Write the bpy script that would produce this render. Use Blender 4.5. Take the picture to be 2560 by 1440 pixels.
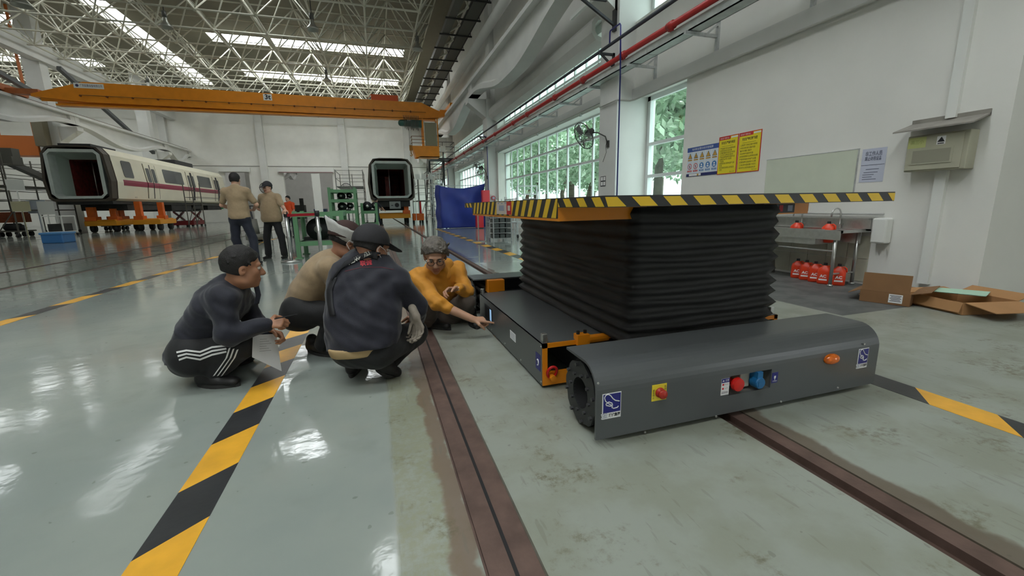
import bpy, math, random
import numpy as np
from mathutils import Vector, Matrix
for o in list(bpy.data.objects):
    bpy.data.objects.remove(o)
SC = bpy.context.scene
COL = SC.collection
rnd = random.Random(7)
PI = math.pi

# ------------------------------------------------------------------ camera
CAM_H = 1.1
YAW, PIT, ROL, FPX = math.radians(17.575), math.radians(11.151), math.radians(1.118), 1049.7
def _axes():
    cy, sy = math.cos(YAW), math.sin(YAW); cp, sp = math.cos(PIT), math.sin(PIT)
    f = Vector((sy * cp, cy * cp, -sp)); right = Vector((cy, -sy, 0)); down = -right.cross(f)
    cr, sr = math.cos(ROL), math.sin(ROL)
    return right * cr + down * sr, -right * sr + down * cr, f
AX, AY, AZ = _axes()
cam_d = bpy.data.cameras.new('camera')
cam_d.sensor_width = 36.0
cam_d.lens = FPX / 2560 * 36.0
cam_d.clip_start = 0.05; cam_d.clip_end = 400
cam = bpy.data.objects.new('camera', cam_d)
COL.objects.link(cam)
m3 = Matrix((AX, -AY, -AZ)).transposed()
cam.matrix_world = Matrix.Translation((0, 0, CAM_H)) @ m3.to_4x4()
SC.camera = cam

def P(px, py, x=None, y=None, z=None):
    """world point on the sight line of a photo pixel at a known x, y or z"""
    d = AX * ((px - 1280) / FPX) + AY * ((py - 720) / FPX) + AZ
    if x is not None: t = x / d.x
    elif y is not None: t = y / d.y
    else: t = (z - CAM_H) / d.z
    return Vector((0, 0, CAM_H)) + d * t

# ------------------------------------------------------------------ sky and exposure
w = bpy.data.worlds.new('overcast_sky'); SC.world = w; w.use_nodes = True
wn = w.node_tree.nodes; wl = w.node_tree.links
bg = wn['Background']
tc = wn.new('ShaderNodeTexCoord'); sepw = wn.new('ShaderNodeSeparateXYZ'); ramp = wn.new('ShaderNodeValToRGB')
ramp.color_ramp.elements[0].position = 0.42; ramp.color_ramp.elements[0].color = (0.50, 0.55, 0.58, 1)
ramp.color_ramp.elements[1].position = 0.75; ramp.color_ramp.elements[1].color = (0.93, 0.97, 1.0, 1)
mpw = wn.new('ShaderNodeMapRange'); mpw.inputs[1].default_value = -1; mpw.inputs[2].default_value = 1
wl.new(tc.outputs['Generated'], sepw.inputs[0]); wl.new(sepw.outputs[2], mpw.inputs[0])
wl.new(mpw.outputs[0], ramp.inputs[0]); wl.new(ramp.outputs[0], bg.inputs[0])
bg.inputs[1].default_value = 4.0
SKYLIGHT = 9.0
vs = SC.view_settings
vs.view_transform = 'Standard'; vs.look = 'None'; vs.gamma = 1.0; vs.use_curve_mapping = False
vs.exposure = 0.40
SC.cycles.max_bounces = 7; SC.cycles.diffuse_bounces = 4; SC.cycles.glossy_bounces = 4; SC.cycles.transparent_max_bounces = 12
SC.cycles.sample_clamp_indirect = 6.0

# ------------------------------------------------------------------ materials
MATS = {}
def mat(name, col=None, rough=0.6, metal=0.0, spec=0.5, var=0.0, vscale=6.0, bump=0.0, bscale=40.0, coat=0.0, emit=None, estr=0.0, alpha=None, trans=0.0, sheen=0.0):
    if name in MATS: return MATS[name]
    m = bpy.data.materials.new(name); m.use_nodes = True
    nt = m.node_tree; n = nt.nodes; l = nt.links; b = n['Principled BSDF']
    c = tuple(col) + (1,)
    b.inputs['Base Color'].default_value = c
    b.inputs['Roughness'].default_value = rough; b.inputs['Metallic'].default_value = metal
    b.inputs['Specular IOR Level'].default_value = spec
    if coat: b.inputs['Coat Weight'].default_value = coat; b.inputs['Coat Roughness'].default_value = 0.08
    if sheen: b.inputs['Sheen Weight'].default_value = sheen
    if trans: b.inputs['Transmission Weight'].default_value = trans
    if alpha is not None: b.inputs['Alpha'].default_value = alpha
    if emit: b.inputs['Emission Color'].default_value = tuple(emit) + (1,); b.inputs['Emission Strength'].default_value = estr
    if var or bump:
        t = n.new('ShaderNodeTexCoord')
        nz = n.new('ShaderNodeTexNoise'); nz.inputs['Scale'].default_value = vscale; nz.inputs['Detail'].default_value = 6
        l.new(t.outputs['Object'], nz.inputs['Vector'])
        if var:
            mp = n.new('ShaderNodeMapRange'); mp.inputs[1].default_value = 0.3; mp.inputs[2].default_value = 0.7
            mp.inputs[3].default_value = 1 - var; mp.inputs[4].default_value = 1 + var
            l.new(nz.outputs[0], mp.inputs[0])
            mx = n.new('ShaderNodeMix'); mx.data_type = 'RGBA'; mx.blend_type = 'MULTIPLY'; mx.inputs[0].default_value = 1
            mx.inputs[6].default_value = c; l.new(mp.outputs[0], mx.inputs[7]); l.new(mx.outputs[2], b.inputs['Base Color'])
        if bump:
            n2 = n.new('ShaderNodeTexNoise'); n2.inputs['Scale'].default_value = bscale; n2.inputs['Detail'].default_value = 4
            l.new(t.outputs['Object'], n2.inputs['Vector'])
            bp = n.new('ShaderNodeBump'); bp.inputs['Strength'].default_value = bump; bp.inputs['Distance'].default_value = 0.01
            l.new(n2.outputs[0], bp.inputs['Height']); l.new(bp.outputs[0], b.inputs['Normal'])
    MATS[name] = m
    return m
def s2l(r, g, b):
    f = lambda v: (v / 255) / 12.92 if v <= 10 else ((v / 255 + 0.055) / 1.055) ** 2.4
    return (f(r), f(g), f(b))
def glass_mat(name, tint=(0.86, 0.95, 0.93), refl=0.07):
    if name in MATS: return MATS[name]
    m = bpy.data.materials.new(name); m.use_nodes = True
    n = m.node_tree.nodes; l = m.node_tree.links; n.clear()
    out = n.new('ShaderNodeOutputMaterial'); tr = n.new('ShaderNodeBsdfTransparent'); gl = n.new('ShaderNodeBsdfGlossy'); mx = n.new('ShaderNodeMixShader')
    tr.inputs[0].default_value = tuple(tint) + (1,); gl.inputs['Roughness'].default_value = 0.02
    mx.inputs[0].default_value = refl; l.new(tr.outputs[0], mx.inputs[1]); l.new(gl.outputs[0], mx.inputs[2]); l.new(mx.outputs[0], out.inputs[0])
    MATS[name] = m
    return m

# ------------------------------------------------------------------ mesh builder
class MB:
    def __init__(s): s.v = []; s.f = []; s.mi = []; s.cur = 0; s.sm = []; s.smooth = False
    def m(s, i): s.cur = i; return s
    def add(s, vs, fs):
        b = len(s.v); s.v += [tuple(p) for p in vs]
        for f in fs:
            s.f.append(tuple(b + i for i in f)); s.mi.append(s.cur); s.sm.append(s.smooth)
        return s
    def box(s, lo, hi):
        x0, y0, z0 = lo; x1, y1, z1 = hi
        return s.add([(x0,y0,z0),(x1,y0,z0),(x1,y1,z0),(x0,y1,z0),(x0,y0,z1),(x1,y0,z1),(x1,y1,z1),(x0,y1,z1)],
                     [(3,2,1,0),(4,5,6,7),(0,1,5,4),(1,2,6,5),(2,3,7,6),(3,0,4,7)])
    def cbox(s, c, d): return s.box([c[i]-d[i]/2 for i in range(3)], [c[i]+d[i]/2 for i in range(3)])
    def obox(s, c, ax, ay, az):
        """oriented box: centre and three half-axis vectors"""
        c = Vector(c); ax = Vector(ax); ay = Vector(ay); az = Vector(az)
        vs = [c - ax - ay - az, c + ax - ay - az, c + ax + ay - az, c - ax + ay - az, c - ax - ay + az, c + ax - ay + az, c + ax + ay + az, c - ax + ay + az]
        return s.add(vs, [(3,2,1,0),(4,5,6,7),(0,1,5,4),(1,2,6,5),(2,3,7,6),(3,0,4,7)])
    def bar(s, p, q, wd, ht, up=(0,0,1)):
        p = Vector(p); q = Vector(q); d = q - p; L = d.length; d /= L; up = Vector(up)
        if abs(d.dot(up)) > 0.98: up = Vector((1,0,0))
        sd = d.cross(up).normalized(); u = sd.cross(d).normalized()
        return s.obox((p + q) / 2, d * L / 2, sd * wd / 2, u * ht / 2)
    def cyl(s, p, q, r0, r1=None, n=12, cap=True):
        r1 = r0 if r1 is None else r1
        p = Vector(p); q = Vector(q); d = (q - p).normalized()
        a = d.orthogonal().normalized(); b = d.cross(a)
        vs = []
        for k in range(n):
            t = 2 * PI * k / n; e = a * math.cos(t) + b * math.sin(t)
            vs.append(p + e * r0); vs.append(q + e * r1)
        fs = [(2*k, 2*((k+1) % n), 2*((k+1) % n)+1, 2*k+1) for k in range(n)]
        if cap: fs += [tuple(2*k for k in reversed(range(n))), tuple(2*k+1 for k in range(n))]
        return s.add(vs, fs)
    def tube(s, pts, r, n=8, closed=False):
        pts = [Vector(p) for p in pts]; N = len(pts); rings = []
        prev = None
        for i in range(N):
            a = pts[(i-1) % N] if (closed or i > 0) else pts[i]; c = pts[(i+1) % N] if (closed or i < N-1) else pts[i]
            d = (c - a).normalized()
            if prev is None: u = d.orthogonal().normalized()
            else:
                u = (prev - d * prev.dot(d))
                u = u.normalized() if u.length > 1e-6 else d.orthogonal().normalized()
            prev = u; v = d.cross(u)
            rr = r[i] if isinstance(r, (list, tuple)) else r
            rings.append([pts[i] + (u * math.cos(2*PI*k/n) + v * math.sin(2*PI*k/n)) * rr for k in range(n)])
        vs = [p for rg in rings for p in rg]; fs = []
        for i in range(N if closed else N-1):
            j = (i+1) % N
            for k in range(n): fs.append((i*n+k, i*n+(k+1) % n, j*n+(k+1) % n, j*n+k))
        if not closed: fs += [tuple(reversed(range(n))), tuple((N-1)*n+k for k in range(n))]
        return s.add(vs, fs)
    def lathe(s, prof, c, axis=(0,0,1), n=20):
        """prof: (radius, height) list along axis from centre c"""
        d = Vector(axis).normalized(); a = d.orthogonal().normalized(); b = d.cross(a); c = Vector(c)
        vs = []
        for r, h in prof:
            for k in range(n):
                t = 2*PI*k/n; vs.append(c + d*h + (a*math.cos(t) + b*math.sin(t))*r)
        fs = []
        for i in range(len(prof)-1):
            for k in range(n): fs.append((i*n+k, i*n+(k+1) % n, (i+1)*n+(k+1) % n, (i+1)*n+k))
        return s.add(vs, fs)
    def prism(s, prof, o, u, v, wvec):
        """closed 2-D profile (u,v coords) extruded along wvec from origin o"""
        o = Vector(o); u = Vector(u); v = Vector(v); wv = Vector(wvec); n = len(prof)
        vs = [o + u*a + v*b for a, b in prof] + [o + u*a + v*b + wv for a, b in prof]
        fs = [(k, (k+1) % n, n+(k+1) % n, n+k) for k in range(n)] + [tuple(reversed(range(n))), tuple(range(n, 2*n))]
        return s.add(vs, fs)
    def quad(s, a, b, c, d): return s.add([a, b, c, d], [(0,1,2,3)])
    def ball(s, c, r, n=12, m=8):
        c = Vector(c); r = (r, r, r) if not isinstance(r, (tuple, list)) else r
        vs = [c + Vector((0,0,r[2]))]
        for i in range(1, m):
            for k in range(n):
                t = PI*i/m; p = 2*PI*k/n
                vs.append(c + Vector((r[0]*math.sin(t)*math.cos(p), r[1]*math.sin(t)*math.sin(p), r[2]*math.cos(t))))
        vs.append(c - Vector((0,0,r[2]))); L = len(vs)-1
        fs = [(0, 1+k, 1+(k+1) % n) for k in range(n)]
        for i in range(m-2):
            for k in range(n): fs.append((1+i*n+k, 1+(i+1)*n+k, 1+(i+1)*n+(k+1) % n, 1+i*n+(k+1) % n))
        fs += [(L, 1+(m-2)*n+(k+1) % n, 1+(m-2)*n+k) for k in range(n)]
        return s.add(vs, fs)
    def mesh(s, name, off=(0,0,0)):
        me = bpy.data.meshes.new(name)
        ox, oy, oz = off
        me.from_pydata([(x-ox, y-oy, z-oz) for x, y, z in s.v], [], s.f)
        me.polygons.foreach_set('material_index', s.mi); me.polygons.foreach_set('use_smooth', s.sm)
        me.update()
        return me

ORG = {}
def tag(o, label=None, cat=None, group=None, kind=None):
    if label: o['label'] = label
    if cat: o['category'] = cat
    if group: o['group'] = group
    if kind: o['kind'] = kind
    return o
def put(name, me, mats, parent=None, org=(0,0,0)):
    o = bpy.data.objects.new(name, me); COL.objects.link(o)
    for m in (mats if isinstance(mats, (list, tuple)) else [mats]):
        if len(me.materials) < 8 and m.name not in [x.name for x in me.materials if x]: me.materials.append(m)
    if parent is not None: o.parent = parent
    else: o.location = org
    return o
def obj(name, mb, mats, parent=None, label=None, kind=None, org=None):
    """links a builder as one mesh object; coordinates in the builder are world coordinates"""
    if parent is not None: off = ORG.get(parent.name, Vector((0,0,0)))
    else: off = Vector(org) if org is not None else Vector((0,0,0))
    o = put(name, mb.mesh(name, off), mats, parent, off)
    ORG[o.name] = Vector(off)
    if label: o['label'] = label
    if kind: o['kind'] = kind
    return o
def thing(name, label, cat, loc=(0,0,0), group=None):
    o = bpy.data.objects.new(name, None); COL.objects.link(o); o.location = loc; o.empty_display_size = 0.1
    ORG[o.name] = Vector(loc); tag(o, label, cat, group)
    return o
def kids(o): return [c for c in bpy.data.objects if c.parent == o]
def dup(root, loc, rotz=None, label=None, scale=None):
    r = root.copy(); COL.objects.link(r); r.location = loc
    if rotz is not None: r.rotation_euler = (0,0,rotz)
    if scale: r.scale = scale
    if label: r['label'] = label
    for ch in list(root.children):
        c = ch.copy(); COL.objects.link(c); c.parent = r
        for g in list(ch.children):
            d = g.copy(); COL.objects.link(d); d.parent = c
    return r
def bevel(o, wd=0.004, seg=2):
    b = o.modifiers.new('bevel', 'BEVEL'); b.width = wd; b.segments = seg; b.limit_method = 'ANGLE'; b.angle_limit = math.radians(40)
    return o
_fonts = {}
def text_mesh(body, size, origin, xdir, ydir, align='CENTER', depth=0.0, bold=0.0, squeeze=1.0, maxw=None):
    """lettering as flat mesh placed in the plane (xdir, ydir) at origin"""
    cu = bpy.data.curves.new('lettering', 'FONT'); cu.body = body; cu.size = size; cu.align_x = align; cu.align_y = 'CENTER'
    cu.extrude = depth; cu.offset = bold; cu.resolution_u = 2
    t = bpy.data.objects.new('lettering', cu); COL.objects.link(t)
    dg = bpy.context.evaluated_depsgraph_get()
    me = bpy.data.meshes.new_from_object(t.evaluated_get(dg))
    bpy.data.objects.remove(t); bpy.data.curves.remove(cu)
    mb = MB()
    if len(me.vertices) == 0: return mb
    xs = [v.co.x for v in me.vertices]; wd = max(xs) - min(xs)
    k = squeeze
    if maxw and wd * k > maxw: k = maxw / wd
    o = Vector(origin); X = Vector(xdir).normalized(); Y = Vector(ydir).normalized(); Z = X.cross(Y)
    mb.add([o + X*(v.co.x*k) + Y*v.co.y + Z*v.co.z for v in me.vertices], [tuple(p.vertices) for p in me.polygons])
    bpy.data.meshes.remove(me)
    return mb
def merge(dst, src, mi=None):
    b = len(dst.v); dst.v += src.v
    for f, m in zip(src.f, src.mi):
        dst.f.append(tuple(b+i for i in f)); dst.mi.append(m if mi is None else mi); dst.sm.append(False)
    return dst
# shared colours
WHITE_WALL = mat('white_wall_paint', s2l(226, 225, 219), 0.75, var=0.05, vscale=0.9, bump=0.05, bscale=30)
CONC = mat('painted_concrete', s2l(212, 212, 208), 0.75, var=0.05, vscale=1.3)
GALV = mat('galvanised_steel', (0.55, 0.57, 0.57), 0.42, 0.7, var=0.15, vscale=14)
STEEL = mat('brushed_stainless', (0.55, 0.55, 0.53), 0.3, 0.9, var=0.08, vscale=20)
DARKM = mat('dark_painted_steel', (0.035, 0.036, 0.04), 0.5, 0.2)
BLACK = mat('black_rubber', (0.012, 0.012, 0.013), 0.6)
ORANGE = mat('safety_orange_paint', s2l(230, 140, 24), 0.4, var=0.07, vscale=3)
YEL = mat('hazard_yellow', s2l(226, 186, 40), 0.45, var=0.05, vscale=8)
HBLK = mat('hazard_black', (0.02, 0.02, 0.021), 0.45)
WPAINT = mat('white_paint', s2l(226, 227, 222), 0.5)
GREYP = mat('charcoal_grey_paint', s2l(86, 89, 90), 0.32, spec=0.5, var=0.04, vscale=3, bump=0.015, bscale=300)
RED = mat('signal_red', s2l(205, 28, 26), 0.35)
BLUEP = mat('label_blue', s2l(32, 34, 120), 0.4)
# ================================================================== THE SETTING
YF = 50.5            # far wall
XW = 6.0             # right wall face
XG = 6.42            # glazing plane
XL = -17.3           # left column line
ZR = 12.6            # roof sheet
Y0 = -7.0
XO = -31.0           # outer left of the second bay

# ---- floor material: glossy grey-green epoxy, matt and dirty by the near track
def floor_material():
    m = bpy.data.materials.new('epoxy_floor'); m.use_nodes = True
    nt = m.node_tree; n = nt.nodes; l = nt.links; b = n['Principled BSDF']
    geo = n.new('ShaderNodeNewGeometry'); sep = n.new('ShaderNodeSeparateXYZ'); l.new(geo.outputs['Position'], sep.inputs[0])
    def noise(scale, detail=5, rough=0.55, stretch=None):
        z = n.new('ShaderNodeTexNoise'); z.inputs['Scale'].default_value = scale; z.inputs['Detail'].default_value = detail; z.inputs['Roughness'].default_value = rough
        if stretch:
            mp = n.new('ShaderNodeMapping'); mp.inputs['Scale'].default_value = stretch; l.new(geo.outputs['Position'], mp.inputs[0]); l.new(mp.outputs[0], z.inputs['Vector'])
        else: l.new(geo.outputs['Position'], z.inputs['Vector'])
        return z.outputs[0]
    def rng(s, a, c, lo=0.0, hi=1.0, smooth=True):
        r = n.new('ShaderNodeMapRange'); r.inputs[1].default_value = a; r.inputs[2].default_value = c; r.inputs[3].default_value = lo; r.inputs[4].default_value = hi
        if smooth: r.interpolation_type = 'SMOOTHSTEP'
        l.new(s, r.inputs[0]); return r.outputs[0]
    def mth(op, a, c=None):
        r = n.new('ShaderNodeMath'); r.operation = op; r.use_clamp = False
        for i, v in enumerate((a, c)):
            if v is None: continue
            if isinstance(v, (int, float)): r.inputs[i].default_value = v
            else: l.new(v, r.inputs[i])
        return r.outputs[0]
    def mix(f, a, c):
        r = n.new('ShaderNodeMix'); r.data_type = 'RGBA'
        if isinstance(f, (int, float)): r.inputs[0].default_value = f
        else: l.new(f, r.inputs[0])
        for i, v in ((6, a), (7, c)):
            if isinstance(v, tuple): r.inputs[i].default_value = v + (1,)
            else: l.new(v, r.inputs[i])
        return r.outputs[2]
    X, Yc = sep.outputs[0], sep.outputs[1]
    big = noise(0.7); mid = noise(3.5); fine = noise(26, 8, 0.7)
    c = mix(rng(big, 0.35, 0.65), s2l(142, 150, 145), s2l(154, 160, 152))
    c = mix(mth('MULTIPLY', rng(mid, 0.52, 0.75), 0.35), c, s2l(132, 138, 130))
    # worn band along the near track (x > 0) and the greenish strip beside the rail
    near = mth('MULTIPLY', rng(X, -0.03, 0.0, 0, 1), rng(Yc, 9, 4, 0, 1))
    c = mix(mth('MULTIPLY', near, 0.8), c, mix(rng(mid, 0.4, 0.62), s2l(149, 154, 143), s2l(138, 141, 126)))
    strip = mth('MULTIPLY', mth('MULTIPLY', rng(X, -0.02, 0.0), rng(X, 0.2, 0.17)), rng(fine, 0.35, 0.6))
    c = mix(mth('MULTIPLY', strip, 0.65), c, s2l(138, 140, 112))
    # rusty dirt hugging the rails
    def hug(x0, wd):
        return rng(mth('ABSOLUTE', mth('SUBTRACT', mth('ADD', X, mth('MULTIPLY', mth('SUBTRACT', noise(5, 4), 0.5), 0.16)), x0)), wd, wd*0.55)
    c = mix(mth('MULTIPLY', hug(0.20, 0.055), 0.75), c, s2l(112, 88, 70))
    c = mix(mth('MULTIPLY', hug(1.80, 0.075), 0.8), c, s2l(92, 76, 60))
    # stains, scuffs and scratches (matt zone)
    st = mth('MULTIPLY', near, mth('MULTIPLY', rng(noise(2.2, 8, 0.72), 0.53, 0.64), rng(fine, 0.42, 0.6)))
    c = mix(mth('MULTIPLY', st, 0.75), c, s2l(96, 90, 66))
    scr = mth('MULTIPLY', near, rng(noise(9, 3, 0.4, (4.0, 0.6, 1)), 0.64, 0.68))
    c = mix(mth('MULTIPLY', scr, 0.28), c, s2l(104, 104, 92))
    spk = rng(noise(22, 2, 0.3), 0.74, 0.76)
    c = mix(mth('MULTIPLY', spk, 0.3), c, s2l(70, 70, 60))
    # dark coated bay by the sink
    dk = mth('MULTIPLY', mth('MULTIPLY', rng(X, 4.18, 4.2), rng(Yc, 2.74, 2.76)), rng(Yc, 9.0, 8.9))
    c = mix(dk, c, mix(rng(mid, 0.4, 0.6), s2l(100, 101, 99), s2l(82, 84, 83)))
    # darker left tracks area
    lf = mth('MULTIPLY', rng(X, -5.0, -5.4), 0.45)
    c = mix(lf, c, s2l(122, 122, 110))
    l.new(c, b.inputs['Base Color'])
    r = mth('ADD', 0.07, mth('MULTIPLY', near, 0.22)); r = mth('ADD', r, mth('MULTIPLY', dk, 0.3)); r = mth('ADD', r, mth('MULTIPLY', rng(mid, 0.4, 0.8), 0.09))
    rr = mth('MULTIPLY', mth('MULTIPLY', rng(X, 0.42, 0.6), rng(Yc, 2.6, 1.6)), 0.15)
    l.new(mth('ADD', r, rr), b.inputs['Roughness'])
    b.inputs['Specular IOR Level'].default_value = 0.5
    wv = noise(2.2, 3, 0.5); wv2 = noise(14, 3, 0.5)
    h = mth('ADD', mth('MULTIPLY', wv, 0.6), mth('MULTIPLY', wv2, 0.14))
    bp = n.new('ShaderNodeBump'); bp.inputs['Strength'].default_value = 0.16; bp.inputs['Distance'].default_value = 0.03
    l.new(h, bp.inputs['Height']); l.new(bp.outputs[0], b.inputs['Normal'])
    return m
FLOOR = floor_material()
RAILS = [(0.235, 0.414), (1.62, 1.775), (-5.56, -5.40), (-7.10, -6.94), (-14.50, -14.34), (-16.04, -15.88)]
mb = MB()
cuts = sorted(RAILS)
x = XO
for a, c in cuts + [(XG + 0.3, None)]:
    mb.box((x, Y0, -0.25), (a, YF, 0.0)); x = c if c is not None else x
fl = obj('floor', mb, FLOOR, kind='structure')
mb = MB(); mb.box((XO, YF, -0.25), (XG + 0.3, 84, -0.004))
obj('floor', mb, mat('far_hall_floor', s2l(150, 152, 146), 0.2), kind='structure')
RUST = mat('rusty_rail', s2l(104, 84, 76), 0.55, 0.25, var=0.25, vscale=9, bump=0.1, bscale=60)
RUSTD = mat('rail_channel_shade_brown', s2l(70, 52, 44), 0.85, var=0.3, vscale=12)  # darker brown stands for the shade inside the rail grooves
rail_lab = ['brown steel rail set in the floor between the crouching men and the grey lift cart', 'dark rail groove in the floor running out from under the grey lift cart',
            'second rail line left of the standing men, nearer one', 'second rail line left of the standing men, farther one', 'rail under the right side of the striped metro car', 'rail under the left side of the striped metro car']
for i, (a, c) in enumerate(RAILS):
    t = thing('track_rail', rail_lab[i], 'rail', ((a + c) / 2, 10, 0), 'rails flush with the hall floor')
    left = i in (0, 3, 5)
    h0, h1 = (a + 0.01, a + 0.085) if left else (c - 0.085, c - 0.01)
    g0, g1 = (h1, c) if left else (a, h0)
    b1 = MB(); b1.box((h0, Y0, -0.16), (h1, YF, -0.001)); obj('rail_head', b1, RUST, t)
    b2 = MB(); b2.box((g0, Y0, -0.20), (g1, YF, -0.035 if i != 0 else -0.02)); b2.box((a if left else h1, Y0, -0.2), (h0 if left else c, YF, -0.012))
    obj('groove_fill', b2, RUSTD if i != 0 else RUST, t)
    if i == 0:
        b3 = MB(); b3.box((h1 + 0.002, Y0, -0.021), (h1 + 0.016, YF, -0.012)); obj('flange_gap', b3, BLACK, t)

# ---- hazard tape on the floor: pieces laid one after another
TAPEY = mat('floor_tape_yellow', s2l(232, 172, 52), 0.35, var=0.12, vscale=7, bump=0.05)
TAPEK = mat('floor_tape_black', s2l(50, 51, 53), 0.33, var=0.2, vscale=6, bump=0.05)
def tape(label, x0, x1, pieces, skew):
    t = thing('floor_tape', label, 'floor marking', ((x0 + x1) / 2, pieces[0][0], 0), 'yellow and black floor tape lines')
    for (a, c, col) in pieces:
        b = MB(); k = skew
        vs = [(x0, a, 0.0), (x1, a + k, 0.0), (x1, c + k, 0.0), (x0, c, 0.0)]
        b.add([(p[0], p[1], 0.0003) for p in vs] + [(p[0], p[1], 0.0016) for p in vs], [(4,5,6,7), (0,1,5,4), (1,2,6,5), (2,3,7,6), (3,0,4,7)])
        obj('yellow_tape' if col else 'black_tape', b, TAPEY if col else TAPEK, t)
    return t
# near line: edges measured along its left side
ed = [0.62, 1.155, 1.477, 1.84, 2.185, 2.50, 2.83, 3.14, 3.47, 3.80, 4.14, 4.48, 4.82, 5.15]
ed = [0.80, 1.15, 1.477, 1.825, 2.185, 2.52, 2.87, 3.21, 3.56, 3.90, 4.25, 4.60, 4.95, 5.30, 5.65, 6.0, 6.35, 6.7]
tape('yellow and black hazard tape running past the crouching men', -0.833, -0.665, [(ed[i], ed[i+1], (i % 2) == 1) for i in range(len(ed)-1)], 0.155)
p = 0.0; pc = []
for i in range(24): pc.append((5.2 + i*0.62, 5.2 + (i+1)*0.62, i % 2 == 0))
tape('yellow and black hazard tape on the shiny floor left of the standing men', -3.86, -3.70, pc, 0.15)
ed = [0.62 + 0.35*i for i in range(13)]
tape('yellow and black hazard tape at right of the lift cart', 2.77, 2.95, [(ed[i], ed[i+1], i % 2 == 1) for i in range(len(ed)-1)], 0.165)
pc = []
for i in range(30): pc.append((5.0 + i*0.55, 5.0 + (i+1)*0.55, i % 2 == 1))
tape('faded yellow and grey hazard tape leading towards the blue tarpaulin', 2.77, 3.0, pc, 0.17)

# ---- right wall, built bay by bay round its openings
mb = MB()
bays = [(9.80, 21.1), (21.9, 33.1), (33.9, 45.1), (45.9, YF)]
TH = 0.62
def wbox(y0, y1, z0, z1, x0=XW, x1=XW + TH): mb.box((x0, y0, z0), (x1, y1, z1))
WIN = []    # (y0, y1, z0, z1, n columns, row heights)
for k, (a, c) in enumerate(bays):
    wbox(a, c, 0, 0.78); wbox(a, c, 3.66, 4.78); wbox(a, c, 5.5, ZR)
    e = 0.25
    wbox(a, a + e, 0.78, 3.66); wbox(c - e, c, 0.78, 3.66); wbox(a, a + e, 4.78, 5.5); wbox(c - e, c, 4.78, 5.5)
    WIN.append((a + e + .01, c - e - .01, 0.78, 3.66, 12 if k < 3 else 5, [0.0, 0.55, 0.78, 1.0])); WIN.append((a + e + .01, c - e - .01, 4.78, 5.5, 14 if k < 3 else 5, [0.0, 0.42, 1.0]))
# near bay: narrow window beside the column, then the thick sign wall
wbox(7.35, 9.15, 0, 0.7); wbox(7.35, 9.15, 3.55, 5.15); wbox(7.35, 9.15, 6.9, ZR)
wbox(2.65, 7.35, 0, ZR)
for (a, c) in ((9.15, 9.8), (21.1, 21.9), (33.1, 33.9), (45.1, 45.9)): wbox(a + 0.03, c - 0.03, 0, ZR)
WIN.append((7.36, 9.14, 0.7, 3.55, 1, [0.0, 0.36, 0.62, 1.0])); WIN.append((7.36, 9.14, 5.15, 6.9, 1, [0.0, 0.5, 1.0]))
obj('wall_right', mb, WHITE_WALL, kind='structure')
# the wall steps back at the near corner
mb = MB(); mb.box((XW + TH, 2.65, 0), (9.6, 2.95, 6.0)); obj('wall_right', mb, WHITE_WALL, kind='structure')
mb = MB(); mb.box((9.4, Y0, 0), (9.6, -5.8, 6.0)); mb.box((9.4, -3.9, 0), (9.6, 2.65, 6.0)); mb.box((9.4, -5.8, 3.6), (9.6, -3.9, 6.0)); obj('wall_right', mb, WHITE_WALL, kind='structure')  # unseen opening left in this wall, added to let daylight in
mb = MB(); mb.box((XG + 0.3, Y0, -0.25), (9.6, 2.95, 0.0)); obj('floor', mb, FLOOR, kind='structure')
mb = MB(); mb.box((XW + TH, Y0, 6.0), (9.6, 2.95, 6.2)); obj('ceiling', mb, WHITE_WALL, kind='structure')
mb = MB(); mb.box((XW, Y0, 6.0), (XW + TH, 2.65, ZR)); obj('wall_right', mb, WHITE_WALL, kind='structure')
# windows
GL = glass_mat('window_glass'); FRAME = mat('white_window_frame', s2l(222, 226, 224), 0.45)
wcount = 0
for (a, c, z0, z1, n, rows) in WIN:
    wcount += 1
    t = thing('window_%d' % wcount, None, None, (XG, a, z0)); t['kind'] = 'structure'
    f = MB(); fw = 0.05 if n > 1 else 0.10
    f.box((XG - 0.04, a, z0), (XG + 0.04, a + fw, z1)); f.box((XG - 0.04, c - fw, z0), (XG + 0.04, c, z1))
    f.box((XG - 0.04, a, z0), (XG + 0.04, c, z0 + fw)); f.box((XG - 0.04, a, z1 - fw), (XG + 0.04, c, z1))
    obj('window_frame', f, FRAME, t)
    zs = [z0 + (z1 - z0) * r for r in rows]; ys = [a + (c - a) * i / n for i in range(n + 1)]
    for zz in zs[1:-1]:
        b = MB(); b.box((XG - 0.045, a, zz - 0.035), (XG + 0.045, c, zz + 0.035)); obj('transom', b, FRAME, t)
    for i in range(1, n):
        b = MB(); wd = 0.035 if i % 2 == 0 else 0.022
        b.box((XG - 0.03, ys[i] - wd, z0), (XG + 0.03, ys[i] + wd, z1)); obj('mullion', b, FRAME, t)
    for j in range(len(zs) - 1):
        for i in range(n):
            b = MB(); b.box((XG - 0.003, ys[i] + 0.012, zs[j] + 0.012), (XG + 0.003, ys[i+1] - 0.012, zs[j+1] - 0.012)); obj('pane', b, GL, t)
# slightly open casements in the lower row
for k, (y, z) in enumerate(((12.6, 0.8), (14.5, 0.8), (16.3, 0.8), (18.2, 0.8))):
    pass
# window board ledges / ring beam above the lower windows, with a conduit under it
mb = MB()
mb.box((XW - 0.06, 2.65, 3.46), (XW, 9.15, 3.70))
for (a, c) in bays: mb.box((XW - 0.06, a, 3.72), (XW, c, 3.92))
obj('trim_1', mb, CONC, kind='structure')

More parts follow.
